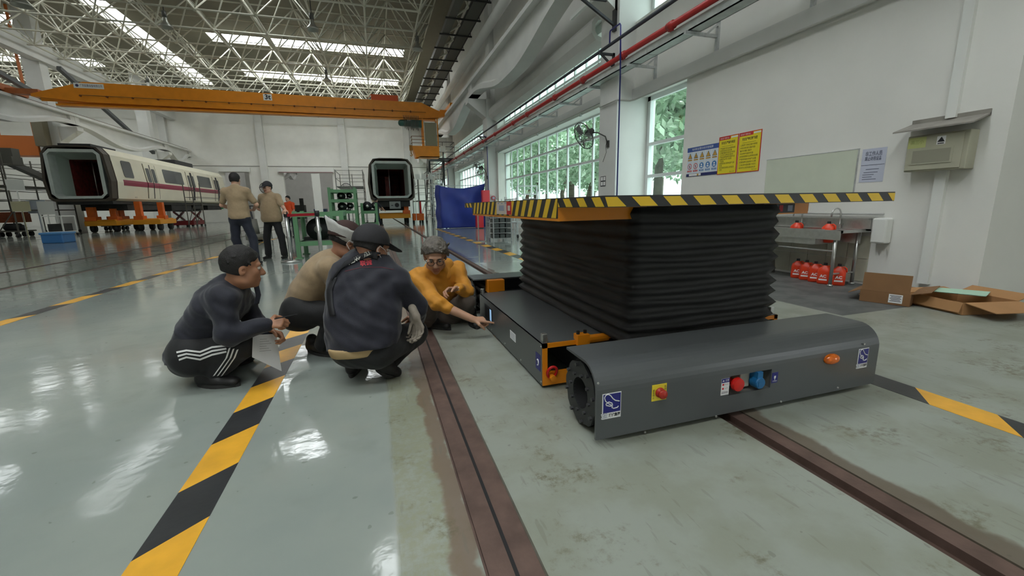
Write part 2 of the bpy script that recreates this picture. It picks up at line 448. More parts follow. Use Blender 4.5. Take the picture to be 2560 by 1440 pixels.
# ---- columns (lower shaft, set-back upper shaft, corbel under the crane beam)
def column(x0, y0, inward, label, ztop=ZR):
    t = thing('column', label, 'column', (x0, y0, 0), 'white concrete crane columns')
    s = 1 if inward > 0 else -1
    b = MB(); xs = sorted((x0, x0 - s * 1.0)); b.box((xs[0], y0, 0), (xs[1], y0 + 0.8, 6.2)); xs = sorted((x0 - s * 0.22, x0 - s * 1.0)); b.box((xs[0], y0 + 0.06, 6.2), (xs[1], y0 + 0.74, ztop))
    obj('shaft', b, CONC, t)
    b = MB(); pr = [(0, 5.35), (0.88, 6.0), (0.88, 6.2), (0, 6.2)]
    b.prism([(p_[0], p_[1]) for p_ in pr], (x0, y0 + 0.1, 0), (s, 0, 0), (0, 0, 1), (0, 0.6, 0)); obj('corbel', b, CONC, t)
    return t
XC = 5.55
for y0, lb in ((9.15, 'white concrete column with the nearest wall fan mounted on it'), (21.1, 'white concrete column behind the red cabinets and blue tarpaulin'), (33.1, 'white column by the dark stair at right'), (45.1, 'farthest white column at the right wall')):
    column(XC, y0, -1, lb)
for y0, lb in ((21.1, 'white column at the far left edge of the picture'), (33.1, 'white column behind the front of the striped metro car'), (45.1, 'white left-hand column nearest the far wall')):
    column(XL - 0.2, y0, 1, lb)

# ---- fish-belly crane beams
def crane_beam(xc, y0, y1, label):
    t = thing('crane_beam', label, 'beam', (xc, y0, 6.2), 'white fish-belly crane beams')
    N = 24; L = y1 - y0
    def depth(u):
        e = min(u, 1 - u); s_ = min(1.0, max(0.0, (e - 0.05) / 0.40)); s_ = s_ * s_ * (3 - 2 * s_)
        return 0.62 + 0.72 * s_
    b = MB(); zt = 6.98
    b.box((xc - 0.32, y0 + 0.01, zt - 0.14), (xc + 0.32, y1 - 0.01, zt)); obj('top_flange', b, CONC, t)
    b = MB(); b.smooth = True
    for sgn in (-1, 1):
        for i in range(N):
            u0, u1 = i / N, (i + 1) / N
            ya, yb = y0 + 0.01 + u0 * (L - 0.02), y0 + 0.01 + u1 * (L - 0.02); da, db = depth(u0), depth(u1)
            X_ = lambda d: xc + sgn * d
            b.add([(X_(0.08), ya, zt - 0.14), (X_(0.08), yb, zt - 0.14), (X_(0.08), yb, zt - db + 0.26), (X_(0.08), ya, zt - da + 0.26)], [(0,1,2,3)])
    obj('web', b, CONC, t)
    b = MB(); b.smooth = True; n = 0; ring = []
    prof = [(-0.08, 0.30), (-0.24, 0.20), (-0.24, 0.0), (0.24, 0.0), (0.24, 0.20), (0.08, 0.30)]
    for i in range(N + 1):
        u = i / N; y = y0 + 0.01 + u * (L - 0.02); d = depth(u)
        b.v += [(xc + px_, y, zt - d + pz_) for px_, pz_ in prof]
    for i in range(N):
        for k in range(6):
            a0 = i * 6 + k; a1 = i * 6 + (k + 1) % 6
            b.f.append((a0, a1, a1 + 6, a0 + 6)); b.mi.append(0); b.sm.append(k in (1, 3) and False)
    b.f += [tuple(range(5, -1, -1)), tuple(range(N*6, N*6+6))]; b.mi += [0, 0]; b.sm += [False, False]
    obj('bottom_flange', b, CONC, t)
    for ye in (y0 + 0.01, y1 - 0.41):
        b = MB(); b.box((xc - 0.23, ye, zt - 0.62), (xc + 0.23, ye + 0.4, zt - 0.14)); obj('end_block', b, CONC, t)
    b = MB(); b.box((xc - 0.045, y0 + 0.01, zt), (xc + 0.045, y1 - 0.01, zt + 0.13)); obj('crane_rail', b, RUST, t)
    return t
sp = [(-2.4, 9.55), (9.55, 21.5), (21.5, 33.5), (33.5, 45.5), (45.5, YF)]
for k, (a, c) in enumerate(sp):
    crane_beam(5.08, a, c, ['white curved crane beam nearest overhead at right', 'white curved crane beam over the long right windows', 'white curved crane beam at right behind the crane hoist', 'white curved crane beam at right past the stairs', 'last short white crane beam at right by the far wall'][k])
for k, (a, c) in enumerate(sp[1:]):
    crane_beam(XL + 0.28, a, c, ['white curved crane beam at the left edge of the picture', 'white curved crane beam above the striped metro car', 'white curved crane beam ending over the rear of the striped metro car', 'last short white crane beam at left by the far wall'][k])

# ---- left column line: upper longitudinal beam, braces
mb = MB(); mb.box((XL - 0.75, 6, 9.75), (XL - 0.25, YF, 10.75)); obj('trim_2', mb, CONC, kind='structure')
BRACE = mat('dark_brace_steel', s2l(92, 94, 95), 0.5, 0.3)
def brace(a, c, label, wd=0.22):
    b = MB(); b.bar(a, c, wd, wd); o = obj('brace', b, BRACE, org=a); tag(o, label, 'brace', 'dark diagonal wind braces')
brace((XL - 0.1, 34.2, 9.7), (XL - 0.1, 44.4, 6.0), 'dark diagonal brace rising above the striped metro car to the white beam')
brace((XL - 0.6, 22.2, 5.9), (XL - 0.6, 32.6, 2.9), 'thick grey diagonal brace below the left crane beam', 0.3)
brace((XL - 0.25, 22.3, 9.6), (XL - 0.25, 32.6, 7.6), 'dark diagonal brace at the top left above the crane end')

# ---- far wall with its two gateways
mb = MB(); zd = 4.9; FT = 0.4
ops = [(-14.2, -12.0), (-8.85, -4.1)]
xs = [XO]
for a, c in ops: xs += [a, c]
xs.append(XG + 0.3)
for i in range(0, len(xs), 2): mb.box((xs[i], YF, 0), (xs[i+1], YF + FT, zd))
mb.box((XO, YF, zd), (XG + 0.3, YF + FT, ZR + 0.6))
obj('wall_far', mb, WHITE_WALL, kind='structure')
for i, (a, c) in enumerate(((-10.85, -10.2), (-3.1, -2.42), (-19.0, -18.4), (3.6, 4.2))):
    b = MB(); b.box((a, YF - 0.35, 0), (c, YF, ZR)); o = obj('trim_%d' % (3 + i), b, CONC, kind='structure')
b = MB(); b.box((XO, YF - 0.05, 5.50), (XG, YF, 5.56)); obj('trim_7', b, mat('grey_conduit', s2l(150, 148, 144), 0.6), kind='structure')
# sliding gates: head box, hanging rail, one white leaf
t = thing('door_1', None, None, (-6.4, YF, 0)); t['kind'] = 'structure'
b = MB(); b.box((-9.3, YF - 0.3, 4.95), (-3.9, YF - 0.02, 5.38)); obj('door_head', b, WPAINT, t)
b = MB(); b.box((-9.2, YF - 0.34, 4.86), (-4.0, YF - 0.3, 4.96)); obj('door_track', b, mat('rail_red_grey', s2l(140, 110, 110), 0.5), t)
b = MB(); b.box((-6.15, YF - 0.26, 0.05), (-5.35, YF - 0.16, 4.86)); obj('door_leaf', b, WPAINT, t)
t = thing('door_2', None, None, (-13, YF, 0)); t['kind'] = 'structure'
b = MB(); b.box((-14.6, YF - 0.3, 4.95), (-11.8, YF - 0.02, 5.38)); obj('door_head', b, WPAINT, t)
# hall beyond the gateways
mb = MB(); mb.box((XO, 84, 0), (XG + 4, 84.3, 13)); obj('wall_far', mb, WHITE_WALL, kind='structure')
mb = MB(); mb.box((XO, YF + FT, 12.7), (XG + 4, 84, 12.9)); obj('ceiling', mb, mat('far_hall_roof', s2l(150, 146, 130), 0.7), kind='structure')
mb = MB(); mb.box((-19.4, YF + FT, 0), (-19.0, 84, 12.7)); obj('wall_left', mb, WHITE_WALL, kind='structure')
mb = MB(); mb.box((-3.0, YF + FT, 0), (-2.6, 84, 12.7)); obj('wall_right', mb, WHITE_WALL, kind='structure')

# outer walls of the second bay and the wall behind the photographer
mb = MB(); mb.box((XO - 0.3, Y0, 0), (XO, YF, ZR)); obj('wall_left', mb, WHITE_WALL, kind='structure')
mb = MB(); mb.box((XO, Y0 - 0.3, 0), (9.6, Y0, ZR)); obj('wall_near', mb, WHITE_WALL, kind='structure')

# ================================================================== ROOF
SHEET = mat('roof_sheet', s2l(126, 122, 106), 0.65, var=0.06, vscale=2)
LIT = mat('skylight_sheet', (1, 1, 1), 0.5, emit=(0.93, 0.98, 1.0), estr=SKYLIGHT)
LITD = mat('dusty_skylight_sheet', (1, 1, 1), 0.5, emit=(0.93, 0.98, 0.98), estr=SKYLIGHT*0.32); LITF = mat('far_fill_light_sheet', (1, 1, 1), 0.5, emit=(0.95, 0.98, 1.0), estr=SKYLIGHT*0.35)
SKY = []
for y in (-4.5, 2.6, 34.4, 42.4): SKY.append((-9.7, 3.0, y, y + 1.75))  # the rows overhead and behind the camera are unseen, added for light
SKY += [(-6.6, -3.7, 24.4, 26.0), (-1.0, 1.8, 14.0, 15.8)]
for y in (26.2, 34.4, 42.4): SKY.append((-28.0, -19.5, y, y + 1.75))
FAR_FILL = [(-14, -4, 56, 58), (-14, -4, 64, 66), (-14, -4, 73, 75)]  # unseen glowing roof panels added to brighten the hall beyond the gateways
SKY.append((-14.6, -13.3, 22.0, 48.0))
mb = MB()
ys = sorted({Y0, YF} | {v for s_ in SKY for v in s_[2:4]}); xs = sorted({XO, XW + TH} | {v for s_ in SKY for v in s_[:2]})
for i in range(len(xs) - 1):
    for j in range(len(ys) - 1):
        cx, cy = (xs[i] + xs[i+1]) / 2, (ys[j] + ys[j+1]) / 2
        if any(s_[0] < cx < s_[1] and s_[2] < cy < s_[3] for s_ in SKY): continue
        mb.box((xs[i], ys[j], ZR), (xs[i+1], ys[j+1], ZR + 0.12))
obj('ceiling', mb, SHEET, kind='structure')
k = 9
for (a, c, y0, y1) in SKY:
    k += 1
    t = thing('window_%d' % (k + 10), None, None, ((a + c) / 2, y0, ZR)); t['kind'] = 'structure'
    n = max(2, int((c - a) / 1.05)) if (c - a) > (y1 - y0) else 2; m_ = 2 if (c - a) > (y1 - y0) else 30
    for i in range(n if m_ == 2 else 1):
        for j in range(1 if m_ == 2 else m_):
            b = MB(); xa, xb = (a + (c - a) * i / n, a + (c - a) * (i + 1) / n) if m_ == 2 else (a, c)
            ya, yb = (y0, y1) if m_ == 2 else (y0 + (y1 - y0) * j / m_, y0 + (y1 - y0) * (j + 1) / m_)
            b.box((xa + 0.015, ya + 0.015, ZR + 0.04), (xb - 0.015, yb - 0.015, ZR + 0.06)); obj('skylight_pane', b, LIT if m_ == 2 else LITD, t)
    b = MB()
    for i in range(n + 1):
        if m_ == 2: xx = a + (c - a) * i / n; b.box((xx - 0.02, y0, ZR - 0.02), (xx + 0.02, y1, ZR + 0.04))
    b.box((a, y0 - 0.06, ZR - 0.10), (c, y0, ZR + 0.05)); b.box((a, y1, ZR - 0.10), (c, y1 + 0.06, ZR + 0.05))
    obj('glazing_bar', b, mat('pale_purlin', s2l(205, 203, 190), 0.5), t)

t = thing('window_40', None, None, (-9, 56, 12.7)); t['kind'] = 'structure'
for (a, c, y0, y1) in FAR_FILL:
    b = MB(); b.box((a, y0, 12.62), (c, y1, 12.66)); obj('skylight_pane', b, LITF, t)
# space frame: square-on-square grid of tubes
TUBE = mat('space_frame_tube', s2l(200, 198, 182), 0.45)
ZB, ZT = 10.3, 12.15
PX, PY = 2.5, 2.4
bx = [2.75 - PX * i for i in range(13)]; by = [25.0 + PY * i for i in range(-9, 11)]
bars = []
for i, x in enumerate(bx):
    for j, y in enumerate(by):
        if j + 1 < len(by): bars.append(((x, y, ZB), (x, by[j+1], ZB), 0.048))
        if i + 1 < len(bx): bars.append(((x, y, ZB), (bx[i+1], y, ZB), 0.048))
        for sx in (-0.5, 0.5):
            for sy in (-0.5, 0.5): bars.append(((x, y, ZB), (x + sx * PX, y + sy * PY, ZT), 0.036))
tx = [2.75 + PX / 2 - PX * i for i in range(14)]; ty = [by[0] - PY / 2 + PY * j for j in range(len(by) + 1)]
for i, x in enumerate(tx):
    for j, y in enumerate(ty):
        if j + 1 < len(ty): bars.append(((x, y, ZT), (x, ty[j+1], ZT), 0.042))
        if i + 1 < len(tx): bars.append(((x, y, ZT), (tx[i+1], y, ZT), 0.042))
def inview(p):
    d = Vector(p) - Vector((0, 0, CAM_H)); zc = d.dot(AZ)
    if zc < 0.3: return None
    return 1280 + FPX * d.dot(AX) / zc, 720 + FPX * d.dot(AY) / zc, zc
vis = []; rest = []
for b in bars:
    q = inview((Vector(b[0]) + Vector(b[1])) / 2)
    if q and -60 < q[0] < 2000 and -60 < q[1] < 330: vis.append((q[2], b))
    elif q and q[2] > 0 and -700 < q[0] < 3200 and -900 < q[1] < 330: rest.append(b)
vis.sort(key=lambda t_: t_[0])
sf = thing('space_frame', 'pale tubular space frame lattice under the whole roof', 'roof truss', (0, 25, ZB))
unit = MB(); unit.cyl((0, 0, 0), (0, 0, 1), 1.0, n=6, cap=False); ume = unit.mesh('truss_bar'); ume.materials.append(TUBE)
for q, (a, c, r) in vis[:296]:
    a = Vector(a); c = Vector(c); d = c - a
    o = bpy.data.objects.new('truss_bar', ume); COL.objects.link(o); o.parent = sf
    o.matrix_local = Matrix.Translation(a - Vector((0, 25, ZB))) @ d.to_track_quat('Z', 'Y').to_matrix().to_4x4() @ Matrix.Diagonal((r, r, d.length, 1))
b = MB()
for (a, c, r) in [v[1] for v in vis[296:]] + rest: b.cyl(a, c, r, n=5, cap=False)
o = obj('truss_bar', b, TUBE, sf); o['kind'] = 'stuff'
b = MB()
for x in bx:
    for y in by:
        if -12 < x: b.ball((x, y, ZB), 0.10, 8, 6)
o = obj('truss_node', b, TUBE, sf); o['kind'] = 'stuff'
# ================================================================== THE LIFT CART
cart = thing('lift_cart', 'long grey lift cart with black bellows and a striped deck raised on it', 'lift cart', (1.8, 3.0, 0))
CX0, CX1, CYF, CYR = 0.885, 2.72, 1.565, 4.46
CT = 0.378; R_ = 0.125
YFACE = CYF
def cover(name, sgn, yf, yb, hole=None):
    """rounded sheet-metal end cover: yf outer face, yb inner top edge"""
    b = MB(); th = 0.012; arc = []
    n = 10
    for i in range(n + 1):
        t = PI / 2 * i / n
        arc.append((yf + sgn * (R_ - R_ * math.sin(PI/2 - t) ), CT - R_ + R_ * math.sin(t)))
    outer = [(yf, 0.03)] + arc + [(yb, CT)]
    def inn(p, i):
        if i == 0: return (p[0] + sgn * th, p[1])
        if i == len(outer) - 1: return (p[0], p[1] - th)
        t = PI / 2 * (i - 1) / n
        return (p[0] + sgn * th * math.cos(t), p[1] - th * math.sin(t))
    inner = [inn(p, i) for i, p in enumerate(outer)]
    # curved part and top
    b.smooth = True
    for i in range(1, len(outer) - 1):
        (a0, a1), (c0, c1) = outer[i], outer[i+1]
        b.add([(CX0, a0, a1), (CX1, a0, a1), (CX1, c0, c1), (CX0, c0, c1)], [(0,1,2,3) if sgn > 0 else (3,2,1,0)])
        (d0, d1), (e0, e1) = inner[i], inner[i+1]
        b.add([(CX0, d0, d1), (CX1, d0, d1), (CX1, e0, e1), (CX0, e0, e1)], [(3,2,1,0) if sgn > 0 else (0,1,2,3)])
    b.smooth = False
    for X_ in (CX0, CX1):
        for i in range(1, len(outer) - 1):
            b.add([(X_,) + outer[i], (X_,) + outer[i+1], (X_,) + inner[i+1], (X_,) + inner[i]], [(0,1,2,3)])
    b.add([(CX0,) + outer[-1], (CX1,) + outer[-1], (CX1,) + inner[-1], (CX0,) + inner[-1]], [(0,1,2,3)])
    z0, z1 = 0.03, arc[0][1]; ya, yb2 = sorted((yf, yf + sgn * th))
    if hole:
        hx0, hx1, hz0, hz1 = hole
        b.box((CX0, ya, z0), (hx0, yb2, z1)); b.box((hx1, ya, z0), (CX1, yb2, z1)); b.box((hx0, ya, z0), (hx1, yb2, hz0)); b.box((hx0, ya, hz1), (hx1, yb2, z1))
    else: b.box((CX0, ya, z0), (CX1, yb2, z1))
    return obj(name, b, GREYP, cart)
hl = P(1826, 925, y=CYF); hr = P(1926, 960, y=CYF)
HX0, HX1, HZ0, HZ1 = hl.x, hr.x, 0.128, 0.232
cover('front_cover', 1, CYF, 1.885, (HX0, HX1, HZ0, HZ1))
cover('rear_cover', -1, CYR, 4.05)
# black recess with controls
INSET = mat('recess_grey', s2l(104, 102, 96), 0.5)
b = MB(); yb = CYF + 0.09
b.box((HX0 - 0.01, yb, HZ0 - 0.01), (HX1 + 0.01, yb + 0.01, HZ1 + 0.01)); b.box((HX0 - 0.01, CYF + 0.012, HZ0 - 0.01), (HX0, yb, HZ1 + 0.01)); b.box((HX1, CYF + 0.012, HZ0 - 0.01), (HX1 + 0.01, yb, HZ1 + 0.01))
b.box((HX0, CYF + 0.012, HZ0 - 0.01), (HX1, yb, HZ0)); b.box((HX0, CYF + 0.012, HZ1), (HX1, yb, HZ1 + 0.01))
rec = obj('control_recess', b, INSET, cart)
b = MB(); cxr = HX0 + 0.045; czr = (HZ0 + HZ1) / 2 + 0.006
b.lathe([(0, -0.004), (0.033, 0), (0.036, 0.012), (0.036, 0.02), (0.02, 0.03), (0.016, 0.07), (0.022, 0.09)], (cxr, CYF - 0.02, czr), (0, 1, 0), 24)
obj('emergency_button', b, mat('red_button', s2l(214, 30, 24), 0.3), rec, 'big red mushroom push button')
b = MB(); b.box((HX0 + 0.10, CYF + 0.03, HZ0 + 0.012), (HX0 + 0.165, yb, HZ1 - 0.012)); so = obj('socket_box', b, mat('socket_grey', s2l(178, 178, 168), 0.45), rec, 'pale grey socket box')
bevel(so, 0.006)
b = MB(); c0 = Vector((HX0 + 0.185, CYF - 0.01, czr - 0.012)); b.lathe([(0, -0.012), (0.028, -0.012), (0.031, -0.006), (0.031, 0.03), (0.024, 0.034), (0.024, 0.09)], c0, (0, 1, 0), 24)
b.cbox(c0 + Vector((0, 0.02, 0.042)), (0.034, 0.05, 0.035)); b.cbox(c0 + Vector((-0.004, -0.012, -0.004)), (0.026, 0.004, 0.026))
obj('plug_cap', b, mat('plug_blue', s2l(24, 104, 158), 0.35), rec, 'blue round plug cap')
# stickers (flat print on the panel)
STW = mat('sticker_white', s2l(232, 232, 232), 0.5); STK = mat('sticker_black', (0.02, 0.02, 0.025), 0.5); STG = mat('sticker_grey', s2l(150, 156, 176), 0.5); STR = mat('sticker_red', s2l(196, 30, 40), 0.5)
XV, ZV = Vector((1, 0, 0)), Vector((0, 0, 1))
def plate(b, x0, x1, z0, z1, y, mi, th=0.0015):
    b.m(mi); b.box((x0, y - th, z0), (x1, y, z1)); return b
def logo(xc, zc, wd, ht):
    b = MB(); y = CYF
    plate(b, xc - wd/2, xc + wd/2, zc - ht/2, zc + ht/2, y, 0)
    plate(b, xc - wd/2 + 0.005, xc + wd/2 - 0.003, zc - ht/2 + ht*0.24, zc + ht/2 - 0.004, y - 0.0015, 1, 0.0008)
    # white looping swan line
    q = [(-0.34, 0.40), (-0.22, 0.44), (-0.08, 0.36), (0.05, 0.20), (0.18, 0.10), (0.40, 0.04)]
    q2 = [(-0.34, 0.40), (-0.40, 0.30), (-0.34, 0.14), (-0.20, 0.02), (-0.05, -0.08), (0.04, -0.08), (0.0, 0.0), (-0.16, 0.08), (-0.32, 0.0), (-0.30, -0.06), (-0.12, -0.12), (0.04, -0.14), (0.0, -0.2), (0.1, -0.26), (0.3, -0.24), (0.36, -0.18)]
    b.m(0)
    for pts in (q, q2):
        b.tube([(xc + u * wd, y - 0.0024, zc + (v * 0.85 + 0.10) * ht) for u, v in pts], 0.0026, 5)
    tx_ = text_mesh('现代集团', ht * 0.15, (xc + wd * 0.16, y - 0.0018, zc - ht * 0.385), XV, ZV, maxw=wd * 0.6, bold=0.0006); merge(b, tx_, 2)
    tg = text_mesh('金', ht * 0.30, (xc - wd * 0.36, y - 0.0019, zc - ht * 0.36), XV, ZV, bold=0.002); merge(b, tg, 0)
    tg = text_mesh('金', ht * 0.26, (xc - wd * 0.36, y - 0.0023, zc - ht * 0.36), XV, ZV); merge(b, tg, 3)
    return obj('logo_sticker', b, [STW, BLUEP, STK, STG], cart, 'blue and white logo sticker with a looping line')
a_ = P(1506, 985, y=CYF); c_ = P(1551, 1040, y=CYF)
logo((a_.x + c_.x) / 2, (P(1528, 986, y=CYF).z + P(1528, 1041, y=CYF).z) / 2, c_.x - a_.x, 0.125)
a_ = P(2142, 918, y=CYF); c_ = P(2174, 872, y=CYF)
logo((a_.x + c_.x) / 2 - 0.005, (a_.z + c_.z) / 2, 0.082, 0.118)
# yellow emergency stop plate
a_ = P(1628, 1004, y=CYF); c_ = P(1667, 957, y=CYF); xm, zm = (a_.x + c_.x) / 2, (a_.z + c_.z) / 2
b = MB(); plate(b, xm - 0.041, xm + 0.041, zm - 0.041, zm + 0.041, CYF, 0, 0.002)
for i, ch in enumerate('紧急停止'): merge(b, text_mesh(ch, 0.012, (xm - 0.032, CYF - 0.003, zm + 0.012 - i * 0.012), XV, ZV), 1)
for i, ch in enumerate('急停'): merge(b, text_mesh(ch, 0.013, (xm + 0.032, CYF - 0.003, zm + 0.026 - i * 0.014), XV, ZV), 1)
es = obj('stop_plate', b, [mat('plate_yellow', s2l(236, 214, 60), 0.45), STK], cart, 'yellow plate with vertical lettering')
b = MB(); b.smooth = True; b.lathe([(0.024, 0), (0.024, -0.008), (0.014, -0.010), (0.013, -0.018), (0.021, -0.021), (0.023, -0.028), (0.019, -0.034), (0, -0.036)], (xm + 0.002, CYF - 0.002, zm), (0, 1, 0), 24)
obj('stop_button', b, mat('stop_red', s2l(176, 44, 30), 0.4), es, 'red mushroom stop button')
# white instruction label and blue plug label
a_ = P(1801, 989, y=CYF); c_ = P(1824, 946, y=CYF)
b = MB(); x0, x1, z0, z1 = a_.x, c_.x, a_.z, c_.z + 0.004
plate(b, x0, x1, z0, z1, CYF, 0); plate(b, x0, x1, z1 - 0.022, z1, CYF - 0.0015, 1, 0.0006)
merge(b, text_mesh('▲ 注意', 0.014, ((x0 + x1) / 2, CYF - 0.0025, z1 - 0.011), XV, ZV, maxw=(x1 - x0) * 0.8), 0)
for k_ in (0.36, 0.6):
    zz = z1 - (z1 - z0) * k_
    plate(b, x0 + 0.006, x0 + 0.016, zz - 0.005, zz + 0.005, CYF - 0.0015, 2, 0.0006); merge(b, text_mesh('开 关 OFF' if k_ < 0.5 else '上 升', 0.008, ((x0 + x1) / 2 + 0.006, CYF - 0.0022, zz), XV, ZV, maxw=(x1 - x0) * 0.5), 3)
for k_ in (0.8, 0.87): plate(b, x0 + 0.004, x1 - 0.006, z1 - (z1 - z0) * k_ - 0.002, z1 - (z1 - z0) * k_, CYF - 0.0015, 3, 0.0005)
obj('instruction_label', b, [STW, BLUEP, STR, STK], cart, 'white label with a blue header and red marks')
a_ = P(1928, 958, y=CYF); c_ = P(1943, 930, y=CYF)
b = MB(); plate(b, a_.x, c_.x + 0.006, a_.z, c_.z, CYF, 0); xm2, zm2 = (a_.x + c_.x) / 2 + 0.003, (a_.z + c_.z) / 2
plate(b, xm2 - 0.006, xm2 + 0.006, zm2 - 0.004, zm2 + 0.010, CYF - 0.0015, 1, 0.0006); plate(b, xm2 - 0.0015, xm2 + 0.0015, zm2 - 0.014, zm2, CYF - 0.0015, 1, 0.0006)
merge(b, text_mesh('充电插座', 0.009, (xm2, CYF - 0.0022, a_.z + 0.010), XV, ZV, maxw=0.03), 1)
obj('plug_label', b, [BLUEP, STW], cart, 'small blue label with a white plug mark')
# amber lamp
c0 = P(2081, 898, y=CYF - 0.01)
b = MB(); b.smooth = True; b.ball((c0.x, CYF - 0.004, c0.z), (0.054, 0.03, 0.030), 20, 10); b.m(1).lathe([(0.030, 0.0), (0.030, -0.005)], (c0.x, CYF, c0.z), (0, 1, 0), 20)
obj('signal_lamp', b, [mat('amber_lens', s2l(226, 108, 10), 0.15, coat=0.5, var=0.25, vscale=60), DARKM], cart, 'amber signal lamp')
# screws along the lower edge
b = MB()
for px_, py_ in ((1612, 1080), (1790, 1041), (1952, 1004), (2094, 969), (1495, 958), (2160, 860)):
    q = P(px_, py_, y=CYF); b.lathe([(0, -0.005), (0.005, -0.004), (0.006, 0)], (q.x, CYF, q.z), (0, 1, 0), 10)
obj('screw', b, STEEL, cart)['kind'] = 'stuff'

# ---- mecanum wheels
RUB = mat('wheel_plate_black', (0.022, 0.023, 0.024), 0.45); ROL_M = mat('roller_black', (0.016, 0.016, 0.017), 0.55)
def wheel(x0, sgn, yc, zc=0.175, r=0.165, wid=0.19):
    """outer plate at x0, wheel runs inward along sgn"""
    b = MB(); n = 32
    for xo in (0.0, wid - 0.012):
        xa = x0 + sgn * xo; xb = xa + sgn * 0.012; vs = []; 
        for k in range(n):
            t = 2*PI*k/n; rr = r - 0.012 + 0.012 * (1 if (k % 4) in (0, 1) else 0.2)
            for X_, q in ((xa, rr), (xb, rr), (xa, 0.078), (xb, 0.078)): vs.append((X_, yc + q * math.cos(t), zc + q * math.sin(t)))
        fs = []
        for k in range(n):
            j = (k + 1) % n; a = 4*k; c = 4*j
            fs += [(a, c, c+1, a+1), (a+2, a+3, c+3, c+2), (a, a+2, c+2, c), (a+1, c+1, c+3, a+3)]
        b.add(vs, fs)
    b.m(1); b.smooth = True
    b.lathe([(0.078, 0.004), (0.078, wid * 0.9), (0.03, wid * 0.9), (0.0, wid * 0.9)], (x0, yc, zc), (sgn, 0, 0), 28)
    w_ = obj('wheel', b, [RUB, BLACK], cart)
    for k in range(10):
        t = 2*PI*(k + 0.5)/10; c = Vector((x0 + sgn * wid / 2, yc + (r - 0.03) * math.cos(t), zc + (r - 0.03) * math.sin(t)))
        tang = Vector((0, -math.sin(t), math.cos(t))); ax = (Vector((1, 0, 0)) + tang * sgn).normalized()
        b = MB(); b.smooth = True; L = 0.11
        b.lathe([(0.012, -L), (0.019, -L*0.9), (0.028, -L*0.35), (0.03, 0), (0.028, L*0.35), (0.019, L*0.9), (0.012, L)], c, ax, 12)
        obj('roller', b, ROL_M, w_)
    b = MB()
    for k in range(8):
        t = 2*PI*k/8 + 0.2; b.lathe([(0, -0.012), (0.009, -0.012), (0.009, 0)], (x0, yc + 0.098 * math.cos(t), zc + 0.098 * math.sin(t)), (sgn, 0, 0), 6)
        t += 0.39; b.lathe([(0, -0.014), (0.010, -0.014), (0.010, 0)], (x0, yc + 0.143 * math.cos(t), zc + 0.143 * math.sin(t)), (sgn, 0, 0), 6)
    obj('wheel_bolt', b, mat('bolt_dark_steel', (0.10, 0.10, 0.105), 0.4, 0.7), w_)['kind'] = 'stuff'
wheel(0.905, 1, 1.765); wheel(CX1 - 0.02, -1, 1.765); wheel(0.905, 1, 4.25); wheel(CX1 - 0.02, -1, 4.25)
# ---- chassis and side cabinets
b = MB(); b.box((1.12, 1.93, 0.06), (2.5, 4.02, 0.255)); obj('chassis', b, BLACK, cart)
PY0, PY1, PZ0, PZ1 = 2.225, 3.82, 0.02, 0.285
b = MB(); b.box((CX0, PY0 + 0.004, PZ0), (CX0 + 0.006, PY1, PZ1)); b.box((CX0, PY0 + 0.004, PZ1 - 0.005), (1.36, PY1, PZ1)); obj('side_cabinet', b, GREYP, cart)
b = MB(); b.box((CX1 - 0.006, PY0, PZ0), (CX1, PY1, PZ1)); b.box((2.36, PY0, PZ1 - 0.005), (CX1, PY1, PZ1)); obj('side_cabinet', b, GREYP, cart)
b = MB(); b.box((1.30, PY0 + 0.03, PZ0), (2.40, PY0 + 0.06, PZ1 - 0.01)); obj('back_plate', b, BLACK, cart)
for x0, s in ((CX0 + 0.002, 1), (CX1 - 0.002, -1)):
    b = MB(); X_ = lambda d: x0 + s * d
    def bx_(a, c, z0, z1, y0=PY0 - 0.004, y1=PY0 + 0.008):
        xs_ = sorted((X_(a), X_(c))); b.box((xs_[0], y0, z0), (xs_[1], y1, z1))
    bx_(0, 0.032, PZ0, PZ1); bx_(0, 0.45, PZ1 - 0.028, PZ1); bx_(0.032, 0.40, PZ0, PZ0 + 0.085)
    bx_(0.22, 0.30, PZ1 - 0.03, PZ1 + 0.035, PY0 - 0.03, PY0 + 0.03); bx_(0.30, 0.47, PZ1 - 0.01, PZ1 + 0.012, PY0 - 0.02, PY0 + 0.03)
    obj('end_frame', b, ORANGE, cart, 'orange end frame of the side cabinet')
    for dx, dy in ((0.235, 0.0), (0.285, 0.005)):
        b = MB(); b.cyl((X_(dx), PY0 + dy, PZ1 + 0.03), (X_(dx), PY0 + dy, PZ1 + 0.055), 0.011, n=6); obj('hex_bolt', b, BLACK, cart)
    b = MB(); b.smooth = True; cz = PZ0 + 0.075; cx = X_(0.055)
    ring = [(cx + 0.030 * math.cos(t), PY0 - 0.02 - 0.012 * math.sin(t), cz + 0.038 * math.sin(t) + 0.012) for t in [2*PI*k/18 for k in range(18)]]
    b.tube(ring, 0.009, 8, closed=True); obj('lifting_ring', b, mat('ring_red', s2l(196, 26, 30), 0.35), cart, 'red lifting ring')
    b = MB(); b.cyl((cx, PY0, cz - 0.02), (cx, PY0 - 0.045, cz - 0.02), 0.018, n=12); obj('ring_base', b, ORANGE, cart)
for (x, y) in ((CX0 + 0.025, 2.255), (CX0 + 0.02, 3.78), (CX1 - 0.03, 2.26), (CX1 - 0.03, 3.78)):
    b = MB(); b.box((x - 0.016, y - 0.016, PZ1 - 0.01), (x + 0.016, y + 0.016, PZ1 + 0.055)) if y < 3 else b.cyl((x, y, PZ1 - 0.01), (x, y, PZ1 + 0.05), 0.018, n=14)
    bevel(obj('guide_pin', b, STEEL, cart), 0.003)
XF = CX0
